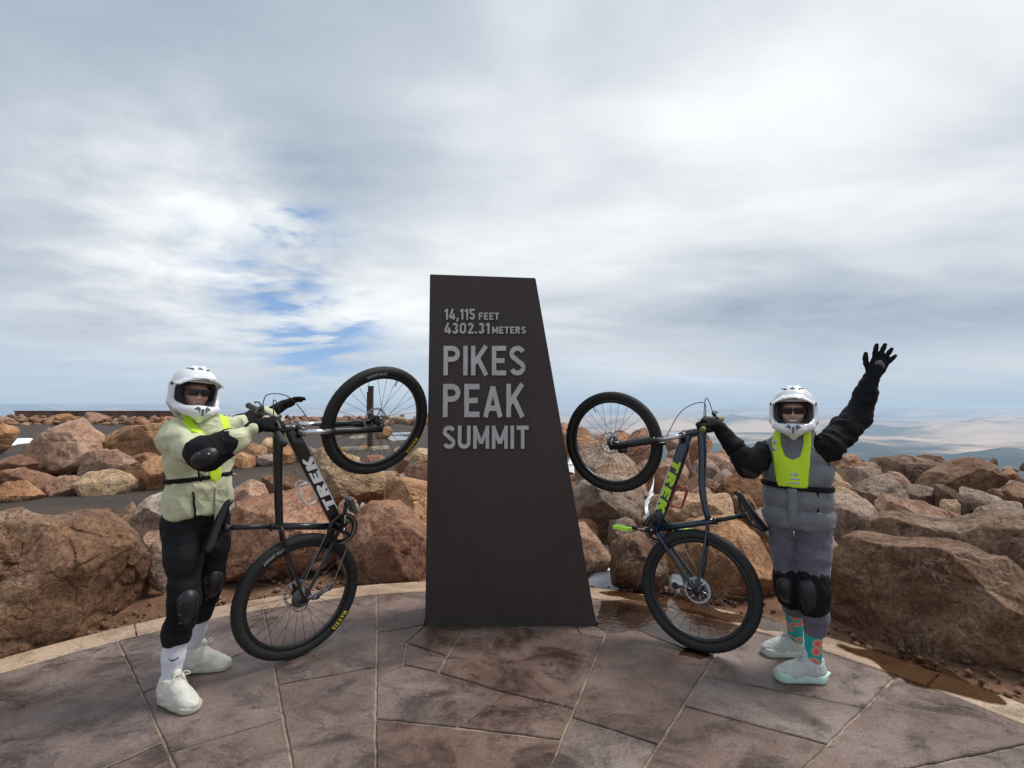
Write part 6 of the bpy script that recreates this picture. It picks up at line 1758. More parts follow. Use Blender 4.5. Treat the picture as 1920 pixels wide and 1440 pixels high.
    pk = mobj('peak', T(V), F, M_HELM, root, world=True)
    # vents
    for q in (-1, 1):
        dia = [(0.0, 0.026), (0.019, 0.012), (0.006, -0.028), (-0.010, -0.010), (-0.012, 0.018)]
        V = []
        for yy in (0.17, 0.0):
            for dx, dz in dia:
                x = q * (0.026 + dx); V.append(xf @ Vector((x, yy if yy else 0.234 - 0.52 * max(0, abs(x) - 0.010) - 0.25 * abs(dz), -0.104 + dz)))
        n_ = len(dia); F = [tuple(range(n_)), tuple(range(n_, 2 * n_))] + [(i, (i + 1) % n_, n_ + (i + 1) % n_, n_ + i) for i in range(n_)]
        mobj('chin_vent', V, F, M_HVENT2, root, smooth=False, world=True)
        vt = Solid((-0.1, -0.1, 0.05), (0.1, 0.2, 0.24), 0.0035)
        vt.cap((q * 0.040, 0.066, 0.156), (q * 0.068, 0.020, 0.160), 0.0075, 0.004, 0.0)
        solid_obj('top_vent', vt, M_HVENT, root, 0, None, xf)
    vt = Solid((-0.05, 0.0, 0.05), (0.05, 0.2, 0.24), 0.0035)
    vt.cap((-0.010, 0.070, 0.159), (0.010, 0.070, 0.159), 0.007, 0.007, 0.0); vt.cap((0, 0.07, 0.160), (0, 0.04, 0.172), 0.007, 0.004, 0.0)
    solid_obj('top_vent', vt, M_HVENT, root, 0, None, xf)
    sl = Solid((-0.02, 0.15, -0.16), (0.02, 0.25, -0.06), 0.003)
    sl.box((-0.0045, 0.2255, -0.112), (0.0026, 0.008, 0.022), None, 0.001); sl.box((0.0045, 0.2255, -0.112), (0.0026, 0.008, 0.022), None, 0.001)
    solid_obj('chin_slot', sl, M_HVENT2, root, 0, None, xf)
    for q in (-1, 1):
        mobj('visor_screw', T([tuple(Vector((q * 0.133, 0.02, 0.055)) + Vector(v)) for v in tube([(0, 0, 0), (q * 0.008, 0, 0)], [0.013, 0.010], 14)[0]]), tube([(0, 0, 0), (q * 0.008, 0, 0)], [0.013, 0.010], 14)[1], M_HVENT, root, world=True)
    # maker's name on the front edge of the peak
    def pl(x, y, h_): return tuple(xf @ Vector((-0.024 + x * 0.0085, 0.1935 + h_, 0.0935 + (y - .5) * 0.0085)) - root.location)
    write("ONEAL", 0.2, 0.25, pl, M_HVENT, pk, 0.001, 0.048 / 0.0085)
    return sh
def sunglasses(root, xf, sc=1.0, cat_eye=0.0):
    s = Solid((-0.1, 0.0, -0.05), (0.1, 0.16, 0.08), 0.0028)
    for q in (-1, 1):
        B = [[math.cos(0.2), -q * math.sin(0.2), 0], [q * math.sin(0.2), math.cos(0.2), 0], [0, 0, 1]]
        s.box((q * 0.035, 0.112, 0.010), (0.031, 0.0045, 0.022), B, 0.004, 0.003)
        s.keep(lambda X, Y, Z: X * 0 - 1)
        if cat_eye: s.cap((q * 0.058, 0.103, 0.024), (q * 0.072, 0.092, 0.032), 0.006, 0.003, 0.006)
    # round the lens corners
    s.keep(lambda X, Y, Z: np.minimum(((np.abs(X) - 0.035) / 0.036) ** 4 + ((Z - 0.010) / 0.0245) ** 4 - 1, 0 * Z + 9) * 0.02 + 0 * Y)
    solid_obj('lenses', s, M_LENS, root, 0, None, xf)
    P_ = [tube([(-0.012, 0.119, 0.017), (0, 0.122, 0.019), (0.012, 0.119, 0.017)], 0.0035, 8)]
    for q in (-1, 1): P_.append(tube([(q * 0.066, 0.106, 0.020), (q * 0.078, 0.09, 0.020), (q * 0.084, 0.01, 0.012)], 0.0035, 8))
    V, F = join(*P_)
    mobj('glasses_frame', [tuple(xf @ Vector(v)) for v in V], F, M_LENS, root, world=True)

def hand_into(s, wrist, d, nrm, side, curl, spread, size=1.0, thumb_out=0.9, thick=1.0):
    """palm and five jointed fingers. d: wrist to knuckles, nrm: the way the palm faces, side: +1 thumb towards d x nrm"""
    d = Vector(d).normalized(); n = Vector(nrm); n = (n - d * n.dot(d)).normalized(); l = d.cross(n) * side
    w = Vector(wrist); z = size
    B = np.array([l, d, n])
    s.ell(w + d * 0.055 * z, (0.046 * z, 0.058 * z, 0.021 * z * thick), B, 0.012)
    s.cap(w - d * 0.02 * z, w + d * 0.04 * z, 0.031 * z, 0.034 * z, 0.02)
    lens = ((0.045, 0.026, 0.021), (0.050, 0.031, 0.023), (0.046, 0.029, 0.022), (0.036, 0.021, 0.019))
    for i in range(4):
        off = (1.5 - i) * 0.0205 * z
        base = w + d * (0.090 - 0.004 * abs(i - 1.2)) * z + l * off
        a = (1.5 - i) * spread
        dd = (d * math.cos(a) + l * math.sin(a)).normalized()
        p, c = base, 0.0
        r = (0.0128, 0.0132, 0.0126, 0.0114)[i] * z
        s.cap(w + d * 0.045 * z + l * off * 0.8, base, 0.014 * z, r * 1.12, 0.012)
        for j, ln in enumerate(lens[i]):
            c += curl[j] if not isinstance(curl[j], (tuple, list)) else curl[j][i]
            e = p + (dd * math.cos(c) + n * math.sin(c)) * ln * z
            s.cap(p, e, r * (1 - .06 * j), r * (0.94 - .06 * j), 0.010); p = e
    tb = w + d * 0.022 * z + l * 0.030 * z
    td = (d * math.cos(thumb_out) + l * math.sin(thumb_out) + n * 0.30).normalized()
    t1 = tb + td * 0.042 * z; t2 = t1 + (td * 0.8 + d * 0.45 + n * 0.1 * (curl[1] if not isinstance(curl[1], (tuple, list)) else 0.2)).normalized() * 0.032 * z
    t3 = t2 + (td * 0.55 + d * 0.7 + n * (0.5 if not isinstance(curl[1], (tuple, list)) and curl[1] > .6 else 0.05)).normalized() * 0.026 * z
    s.cap(tb, t1, 0.018 * z, 0.0135 * z, 0.014); s.cap(t1, t2, 0.0145 * z, 0.0135 * z, 0.008); s.cap(t2, t3, 0.0135 * z, 0.0115 * z, 0.008)
def fist_on_bar(s, at, axis, frm, side, size=1.0):
    """a hand closed round a bar: at = point on the bar, axis = bar direction, frm = elbow"""
    ax_ = Vector(axis).normalized(); back = (Vector(frm) - Vector(at)); back = (back - ax_ * back.dot(ax_)).normalized()
    n = ax_.cross(back) * side * -1
    if n.z > 0: n = -n
    sd = 1 if (-back).cross(n).dot(ax_) * 1 > 0 else -1
    pc = Vector(at) - n * 0.034 * size
    hand_into(s, pc + back * 0.075 * size, -back, n, sd * (1 if side > 0 else 1), (0.95, 1.35, 1.0), 0.02, size, 0.55, 1.15)
    return pc + back * 0.075 * size
def shoe(root, heel, toe, kind, mats):
    heel, toe = Vector(heel), Vector(toe); f = (toe - heel); f.z = 0; ln = f.length; f.normalize(); r = Vector((f.y, -f.x, 0))
    W = lambda x, y, z: Vector((heel.x, heel.y, 0)) + f * x + r * y + Vector((0, 0, z))
    B = np.array([f, r, (0, 0, 1)])
    lo, hi = bounds([W(-.05, -.08, -.01), W(ln + .05, .08, .24), W(-.05, .08, 0), W(ln + .05, -.08, 0)], 0.02)
    sole = Solid(lo, hi, 0.004); up_ = Solid(lo, hi, 0.004)
    th = 0.032 if kind == 'high' else 0.034
    sole.cap(W(0.05, 0, 0.02), W(ln * .55, 0, 0.02), 0.050, 0.045, 0.02).cap(W(ln * .55, 0, 0.02), W(ln - 0.052, -0.004, 0.02), 0.045, 0.053, 0.03)
    if kind == 'run': sole.cap(W(0.03, 0, 0.025), W(-0.015, 0, 0.05), 0.040, 0.020, 0.03)
    toe_up = (lambda X, Y, Z: Z - th - (0.0 if kind == 'high' else 0.012) * 1.0 + 0 * X + 0 * Y)
    sole.keep(lambda X, Y, Z: np.maximum(0.001 - Z, toe_up(X, Y, Z)), 0.004)
    so = solid_obj('sole', sole, mats[1], root, 1)
    up_.ell(W(0.06, 0, 0.055), (0.072, 0.040, 0.050), B, 0.02).ell(W(ln * .52, 0, 0.045), (0.085, 0.041, 0.045), B, 0.03).ell(W(ln - 0.075, -0.003, 0.035), (0.078, 0.046, 0.036), B, 0.03)
    if kind == 'high':
        up_.ell(W(0.058, 0, 0.06), (0.070, 0.047, 0.06), B, 0.02); up_.cap(W(0.062, 0, 0.06), W(0.062, 0, 0.130), 0.051, 0.050, 0.03).cap(W(0.10, 0, 0.10), W(ln * .60, 0, 0.058), 0.040, 0.036, 0.03)
        up_.keep(lambda X, Y, Z: Z - 0.130 - 0.0 * X, 0.004)
        up_.cap(W(0.095, 0, 0.115), W(0.110, 0, 0.150), 0.028, 0.022, 0.012)
    else:
        up_.cap(W(0.055, 0, 0.05), W(0.06, 0, 0.088), 0.041, 0.040, 0.03).cap(W(0.10, 0, 0.085), W(ln * .62, 0, 0.052), 0.036, 0.034, 0.03)
        up_.cap(W(0.04, 0, 0.08), W(0.012, 0, 0.105), 0.026, 0.014, 0.02)
        up_.cap(W(0.105, 0, 0.10), W(0.095, 0, 0.150), 0.022, 0.016, 0.012)
    up_.keep(lambda X, Y, Z: th - 0.006 - Z + 0 * X + 0 * Y)
    u = solid_obj('shoe', up_, mats[0], root, 1, wrinkle(0.0012, 40, 3))
    u['label'] = 'upper'
    del u['label']
    P_ = []
    n_ = 6 if kind == 'high' else 5
    for k in range(n_):
        t = k / (n_ - 1)
        x0 = 0.118 + (ln * .62 - 0.118) * t if kind == 'high' else 0.125 + (ln * .60 - 0.125) * t
        z0 = (0.150 - 0.060 * t) if kind == 'high' else (0.118 - 0.035 * t)
        if kind == 'high': z0 = 0.135 * (1 - t) + 0.084 * t + 0.006
        P_.append(tube([W(x0 - .012, -0.026, z0 - 0.012), W(x0, -0.008, z0 + 0.001), W(x0 + .002, 0.010, z0 + 0.001), W(x0 - .008, 0.026, z0 - 0.012)], 0.0032, 6))
    xk, zk = (0.130, 0.146) if kind == 'high' else (0.13, 0.125)
    for q in (-1, 1): P_.append(tube(spline([W(xk, 0, zk), W(xk + .01, q * 0.025, zk + 0.014), W(xk + .02, q * 0.042, zk - 0.002), W(xk + 0.008, q * 0.018, zk - 0.004)], 12), 0.0028, 6))
    mobj('laces', *join(*P_), mats[2], root, world=True)
    return so, u

# ------------------------------------------------------------------ the rider in the pale green jacket
def V3(p): return Vector(p)
def person_one():
    root = empty('person', (-1.73, 2.62, 0))
    tag(root, 'person in pale green jacket, white full-face helmet and black trousers holding the black bicycle', 'person')
    F_ = Vector((0.906, -0.42, 0)); Rr = Vector((-0.42, -0.906, 0)); Lf = -Rr
    C = Vector((-1.700, 2.675, 0))
    hipc = C + Vector((0.0, 0, 0.87)); chest = C + F_ * 0.01 + Vector((0, 0, 1.22)); neckb = C + Vector((0, 0, 1.385))
    shR, shL = C + Rr * 0.125 + Vector((0, 0, 1.325)), C + Lf * 0.160 + Vector((0, 0, 1.345))
    elR = P(388, 852, 2.41); elL = P(457, 800, 3.04); wrL = P(521, 766, 3.16)
    at = MWL @ barL[int(len(barL) * 0.19)]
    bar_ax = (MWL.to_3x3() @ (barL[int(len(barL) * 0.06)] - barL[int(len(barL) * 0.3)]))
    headc = P(364, 738, 2.67)
    hfw = Vector((0.74, -0.67, -0.04)); sc = 0.83
    xf = head(root, headc, hfw, (0.10, 0.02, 1), M_SKIN, sc, False)
    # gloves
    gR = Solid(*bounds([at], 0.17), 0.004)
    wrR = fist_on_bar(gR, at, bar_ax, elR, 1, 0.97)
    fd = (elR - wrR).normalized()
    gR.cap(wrR, wrR + fd * 0.05, 0.033, 0.037, 0.02)
    solid_obj('glove', gR, M_BLKF, root, 1, wrinkle(0.0012, 60, 5))
    hd = P(568, 736, 3.27) - wrL
    gL = Solid(*bounds([wrL, wrL + hd], 0.13), 0.004)
    hand_into(gL, wrL, hd, (0.25, -0.15, -0.9), 1, (0.25, 0.25, 0.2), 0.06, 0.95, 0.35)
    fl = (elL - wrL).normalized(); gL.cap(wrL, wrL + fl * 0.035, 0.031, 0.034, 0.02)
    solid_obj('glove', gL, M_BLKF, root, 1, None)
    # legs
    hiR, hiL = hipc + Rr * 0.085, hipc + Lf * 0.085
    knR, knL = P(346, 1128, 2.52), P(394, 1088, 2.74)
    hlR, toR, hlL, toL = G(306, 1310), G(360, 1334), G(338, 1258), G(414, 1253)
    anR = hlR + (toR - hlR).normalized() * 0.06 + Vector((0, 0, 0.12)); anL = hlL + (toL - hlL).normalized() * 0.06 + Vector((0, 0, 0.12))
    # body: one continuous skin under the clothes
    b = Solid((-2.08, 2.25, 0.03), (-1.2, 3.4, 1.78), 0.011)
    b.chain([hipc, C + Vector((0, 0, 1.05)), chest, C + Vector((0, 0, 1.33))], [0.105, 0.100, 0.105, 0.08], 0.04)
    b.cap(neckb - Vector((0, 0, .03)), headc + Vector((0, 0, -0.05)), 0.056, 0.052, 0.03)
    for q, e, w_ in ((shR, elR, wrR), (shL, elL, wrL)): b.chain([chest + Vector((0, 0, .1)), q, e, w_], [0.08, 0.052, 0.040, 0.028], 0.03)
    b.ell(wrR - fd * 0.05, (0.03, 0.03, 0.03), None, 0.02); b.cap(wrL, wrL + hd * 0.5, 0.026, 0.02, 0.02)
    for h_, k_, a_, f_ in ((hiR, knR, anR, anR + F_ * 0.03 + Vector((0, 0, -.03))), (hiL, knL, anL, anL + F_ * 0.03 + Vector((0, 0, -.03)))): b.chain([h_, k_, a_, f_], [0.065, 0.040, 0.026, 0.015], 0.03)
    face_into(b, xf, sc)
    solid_obj('body', b, M_SKIN, root, 1)
    f2 = Solid(*bounds([headc], 0.16), 0.0045); f2.cap(neckb - Vector((0, 0, .02)), headc + Vector((0, 0, -0.05)), 0.0565, 0.0525, 0.02); face_into(f2, xf, sc * 1.012)
    solid_obj('face', f2, M_SKIN, root, 1)
    W = lambda x, y, z: xf @ Vector((x, y, z))
    mobj('lips', *tube([W(-0.026, 0.090, -0.056), W(0, 0.106, -0.057), W(0.026, 0.090, -0.055)], [0.003, 0.0055, 0.003], 8), M_LIPS, root, world=True)
    # jacket
    j = Solid((-2.15, 2.2, 0.80), (-1.2, 3.35, 1.50), 0.0085)
    Bt = np.array([Lf, F_, (0, 0, 1)])
    j.ell(C + Vector((0, 0, 1.22)) + F_ * 0.005, (0.168, 0.128, 0.20), Bt, 0.05)
    j.ell(C + Vector((0, 0, 1.02)) + F_ * 0.012, (0.162, 0.136, 0.20), Bt, 0.06)
    j.ell(C + Vector((0, 0, 0.90)) + F_ * 0.01, (0.166, 0.142, 0.16), Bt, 0.06)
    j.chain([neckb + Vector((0, 0, -0.06)), neckb + F_ * 0.012 + Vector((0, 0, 0.045))], [0.095, 0.078], 0.04)
    j.chain([chest + Rr * 0.06 + Vector((0, 0, .08)), shR, shR.lerp(elR, .5) + Vector((0, 0, -0.012)), elR], [0.082, 0.069, 0.064, 0.058], 0.05)
    j.chain([elR, elR.lerp(wrR, .5) + Vector((0, 0, -.006)), wrR + fd * 0.045], [0.060, 0.051, 0.041], 0.025)
    j.chain([chest + Lf * 0.06 + Vector((0, 0, .08)), shL, elL], [0.09, 0.076, 0.060], 0.05)
    j.chain([elL, elL.lerp(wrL, .6), wrL + fl * 0.02], [0.060, 0.051, 0.041], 0.025)
    hem = lambda X, Y, Z: 0.915 + 0.008 * np.sin(X * 30) * np.cos(Y * 25) - Z
    pre = j.copy()
    j.keep(hem, 0.012)
    j.cap(neckb + Vector((0, 0, 0.03)), neckb + F_ * .01 + Vector((0, 0, 0.12)), 0.062, 0.068, 0.01, 's')
    def crease(V):
        a = wrinkle(0.0095, 7, 11, (1, 1, 0.75))(V)
        arm = 0.006 * np.sin(38 * (V[:, 0] * 0.9 + V[:, 2] * 0.6 + V[:, 1] * 0.5) + 3 * fbm(V * 6, 2, 4)) * np.clip((V[:, 2] - 1.0) * 6, 0, 1)
        return a + arm * 1.25
    jk = solid_obj('jacket', j, M_JACK, root, 1, crease)
    # front placket and pocket seam
    def on_front(l, z, off=0.004):
        l_, z_ = l, z
        o = C + Lf * l_ + Vector((0, 0, z_)); p = o + F_ * 0.35
        for k in range(80):
            q = o + F_ * (0.30 - 0.004 * k)
            i = tuple(int(round((q[m] - pre.lo[m]) / pre.h)) for m in range(3))
            if all(0 <= i[m] < pre.n[m] for m in range(3)) and pre.F[i] < 0.001: return q + F_ * off
        return o + F_ * 0.15
    seam = [on_front(0.0, 1.36 - 0.48 * k / 12, 0.0065) for k in range(13)]
    mobj('placket', *tube(seam, 0.0032, 6, side=tuple(Lf), ry=0.010), M_JACK, jk, world=True)
    mobj('zip', *tube(seam[:4], 0.0042, 6, side=tuple(Lf), ry=0.004), M_BLKF, jk, world=True)
    for q in (-1, 1):
        mobj('pocket_seam', *tube([on_front(q * 0.10, 1.05 - 0.15 * k / 5, 0.003) for k in range(6)], 0.0030, 6, side=tuple(Lf), ry=0.006), M_BLKF if q < 0 else M_JACK, jk, world=True)
    # collar
    co = Solid(*bounds([neckb], 0.16), 0.006)
    co.cap(neckb + Vector((0, 0, -0.03)), neckb + F_ * .02 + Vector((0, 0, 0.065)), 0.090, 0.080, 0.0)
    co.cap(neckb + Vector((0, 0, -0.03)), neckb + F_ * .02 + Vector((0, 0, 0.13)), 0.074, 0.070, 0.0, 's'); co.keep(lambda X, Y, Z: Z - neckb.z - 0.07, 0.006)
    solid_obj('collar', co, M_JACK, jk, 1, wrinkle(0.003, 20, 8))
    # reflective harness
    def rel(X, Y, Z): return (X - C.x) * Lf.x + (Y - C.y) * Lf.y, (X - C.x) * F_.x + (Y - C.y) * F_.y
    def band(lz, hw, front=True):
        def fn(X, Y, Z):
            l, f = rel(X, Y, Z); best = 9.0
            for (l0, z0), (l1, z1) in zip(lz[:-1], lz[1:]):
                dx, dz = l1 - l0, z1 - z0; t = np.clip(((l - l0) * dx + (Z - z0) * dz) / (dx * dx + dz * dz), 0, 1)
                best = np.minimum(best, np.sqrt((l - l0 - t * dx) ** 2 + (Z - z0 - t * dz) ** 2) - hw)
            return np.maximum(best, -f - 0.03) if front else best
        return fn
    for q in (-1, 1):
        v = pre.copy(0.009); v.keep(band([(q * 0.105, 1.46), (q * 0.090, 1.36), (q * 0.012, 1.235)], 0.027, False)); v.keep(lambda X, Y, Z: 1.215 - Z)
        v.keep(lambda X, Y, Z: np.sqrt((X - C.x) ** 2 + (Y - C.y) ** 2) - 0.24)
        st_ = solid_obj('harness_strap', v, M_NEON, root, 1)
        v = pre.copy(0.0115); v.keep(band([(q * 0.088, 1.345), (q * 0.040, 1.275)], 0.009, True)); v.keep(lambda X, Y, Z: 1.215 - Z)
        v.keep(lambda X, Y, Z: np.sqrt((X - C.x) ** 2 + (Y - C.y) ** 2) - 0.24)
        solid_obj('reflective_strip', v, M_REFL, st_, 1)
    v = pre.copy(0.009); v.keep(band([(0, 1.25), (0, 1.12)], 0.034)); v.keep(lambda X, Y, Z: np.sqrt((X - C.x) ** 2 + (Y - C.y) ** 2) - 0.24)
    solid_obj('harness_panel', v, M_NEON, root, 1)
    v = pre.copy(0.008); v.keep(lambda X, Y, Z: np.abs(Z - 1.105 - 0.10 * ((X - C.x) * 0.9)) - 0.013); v.keep(lambda X, Y, Z: np.sqrt((X - C.x) ** 2 + (Y - C.y) ** 2) - 0.215)
    be = solid_obj('chest_belt', v, M_BLKF, root, 1)
    p0 = P(372, 880, 2.46)
    mobj('belt_tail', *join(tube(spline([p0, p0 + Vector((0.01, -.01, -.03)), p0 + Vector((0.02, -.01, -.06))], 8), 0.004, 6), tube(spline([p0 + Vector((.005, -.01, -.02)), p0 + Vector((.03, -.012, -.03)), p0 + Vector((.028, -.012, -.05)), p0 + Vector((.006, -.01, -.04))], 10), 0.003, 6)), M_BLKF, be, world=True)
    # elbow pads
    for e, a0, a1, key in ((elR, shR, wrR, 0), (elL, shL, wrL, 1)):
        ua, fa_ = (a0 - e).normalized(), (a1 - e).normalized()
        out = -(ua + fa_); out = (out.normalized() * 0.45 + (Vector((0, 0, 1.5)) - e).normalized() * 0.75).normalized() if key == 0 else out.normalized()
        k = Solid(*bounds([e], 0.22), 0.006)
        k.cap(e + ua * 0.045, e, 0.080, 0.078, 0.02); k.cap(e, e + fa_ * 0.105, 0.078, 0.070, 0.02)
        k.keep(lambda X, Y, Z: np.minimum((X - e.x) * -ua.x + (Y - e.y) * -ua.y + (Z - e.z) * -ua.z + 0.0, 9) * 0 - 1)
        pad = solid_obj('elbow_pad', k, M_BLKF, root, 1, wrinkle(0.003, 18, 9))
        k = Solid(*bounds([e + out * 0.04], 0.16), 0.005)
        Bk = frame3(out, fa_ if abs(out.dot(fa_)) < .9 else (0, 0, 1))
        k.ell(e + out * 0.046, (0.050, 0.052, 0.066), Bk, 0.02); k.ell(e, (0.064, 0.062, 0.064), None, 0.0, 's')
        solid_obj('pad_shell', k, M_PADS, pad, 1)
        for q in (-1, 1):
            c_ = e + out * 0.092 + Vector((q * 0.022, 0, 0.026))
            mobj('rivet', *tube([c_, c_ + out * 0.006], [0.006, 0.004], 10), M_CHROME, pad, world=True)
    # trousers
    t = Solid((-2.02, 2.3, 0.2), (-1.45, 2.98, 1.0), 0.008)
    t.ell(hipc + Vector((0, 0, 0.03)), (0.150, 0.118, 0.14), Bt, 0.05)
    t.chain([hiR, hiR.lerp(knR, .45) + F_ * 0.012, knR], [0.090, 0.078, 0.060], 0.04); t.chain([hiL, hiL.lerp(knL, .45) + F_ * 0.012, knL], [0.090, 0.078, 0.060], 0.04)
    cfR, cfL = knR.lerp(anR, .38) - F_ * 0.018, knL.lerp(anL, .38) - F_ * 0.018
    t.chain([knR, cfR, knR.lerp(anR, .66)], [0.058, 0.060, 0.056], 0.03); t.chain([knL, cfL, knL.lerp(anL, .62)], [0.058, 0.059, 0.055], 0.03)
    t.keep(lambda X, Y, Z: Z - 0.965, 0.01); t.keep(lambda X, Y, Z: 0.292 + 0.0 * (Y - 2.48) / .3 - Z, 0.006)
    solid_obj('trousers', t, M_TROU, root, 1, wrinkle(0.004, 14, 21))
    # knee pads
    for k_, h_, a_ in ((knR, hiR, anR), (knL, hiL, anL)):
        k = Solid(*bounds([k_], 0.26), 0.006)
        u_, d_ = (h_ - k_).normalized(), (a_ - k_).normalized()
        k.cap(k_ + u_ * 0.075, k_, 0.073, 0.071, 0.02); k.cap(k_, k_ + d_ * 0.105, 0.071, 0.066, 0.02)
        pad = solid_obj('knee_pad', k, M_BLKF, root, 1, wrinkle(0.003, 16, 31))
        fr_ = (F_ * 0.9 + Rr * 0.25).normalized()
        k = Solid(*bounds([k_ + fr_ * 0.05], 0.2), 0.005)
        Bk = frame3(fr_)
        k.ell(k_ + fr_ * 0.040 + u_ * 0.012, (0.052, 0.052, 0.066), Bk, 0.02); k.cap(k_ + fr_ * 0.044 + d_ * 0.04, k_ + fr_ * 0.026 + d_ * 0.115, 0.040, 0.032, 0.03); k.ell(k_, (0.060, 0.058, 0.075), None, 0.0, 's')
        solid_obj('pad_shell', k, M_PADS, pad, 1)
        for z_ in (0.02, -0.03, -0.07):
            c_ = k_ + fr_ * 0.075 + Rr * 0.045 + Vector((0, 0, z_))
            mobj('rivet', *tube([c_, c_ + fr_ * 0.007], [0.006, 0.004], 10), M_PADS, pad, world=True)
    # socks and shoes
    for k_, a_, hl, to in ((knR, anR, hlR, toR), (knL, anL, hlL, toL)):
        sk = Solid(*bounds([k_, a_], 0.1), 0.006)
        sk.chain([k_.lerp(a_, .40) - F_ * 0.016, k_.lerp(a_, .72) - F_ * .010, a_ + Vector((0, 0, -0.02))], [0.054, 0.048, 0.040], 0.02)
        sk.keep(lambda X, Y, Z: Z - 0.315, 0.004)
        so = solid_obj('sock', sk, M_SOCKW, root, 1, lambda V: 0.0012 * np.sin(np.arctan2(V[:, 1] - a_.y, V[:, 0] - a_.x) * 40))
        ln = (to - hl).length; d = (to - hl).normalized()
        shoe(root, hl, hl + d * max(0.265, ln), 'high', (M_SHOEW, M_SOLEW, M_SHOEW))
        if k_ is knR:
            # printed tick on the sock
            c_ = k_.lerp(a_, .70) - F_ * .01; vd = (Vector((0, 0, 1.0)) - c_); vd.z = 0; vd.normalize(); hx = Vector((-vd.y, vd.x, 0))
            def q_(x, z): return c_ + hx * x + Vector((0, 0, z)) + vd * (math.sqrt(max(0, 0.0500 ** 2 - x * x)) + 0.003)
            up_, lo_ = spline([(-0.024, 0.010, 0), (-0.006, -0.004, 0), (0.024, 0.004, 0), (0.026, 0.011, 0)], 15), spline([(-0.024, 0.010, 0), (-0.008, -0.012, 0), (0.022, -0.003, 0), (0.026, 0.011, 0)], 15)
            Vt = [q_(p.x, p.y) for p in up_] + [q_(p.x, p.y) for p in lo_]; n_ = len(up_)
            mobj('sock_mark', Vt, [(i, i + 1, n_ + i + 1, n_ + i) for i in range(n_ - 1)], M_NAVY, so, smooth=False, world=False).data.transform(Matrix.Translation(-root.location))
    helmet(root, xf)
    sunglasses(root, xf)
person_one()

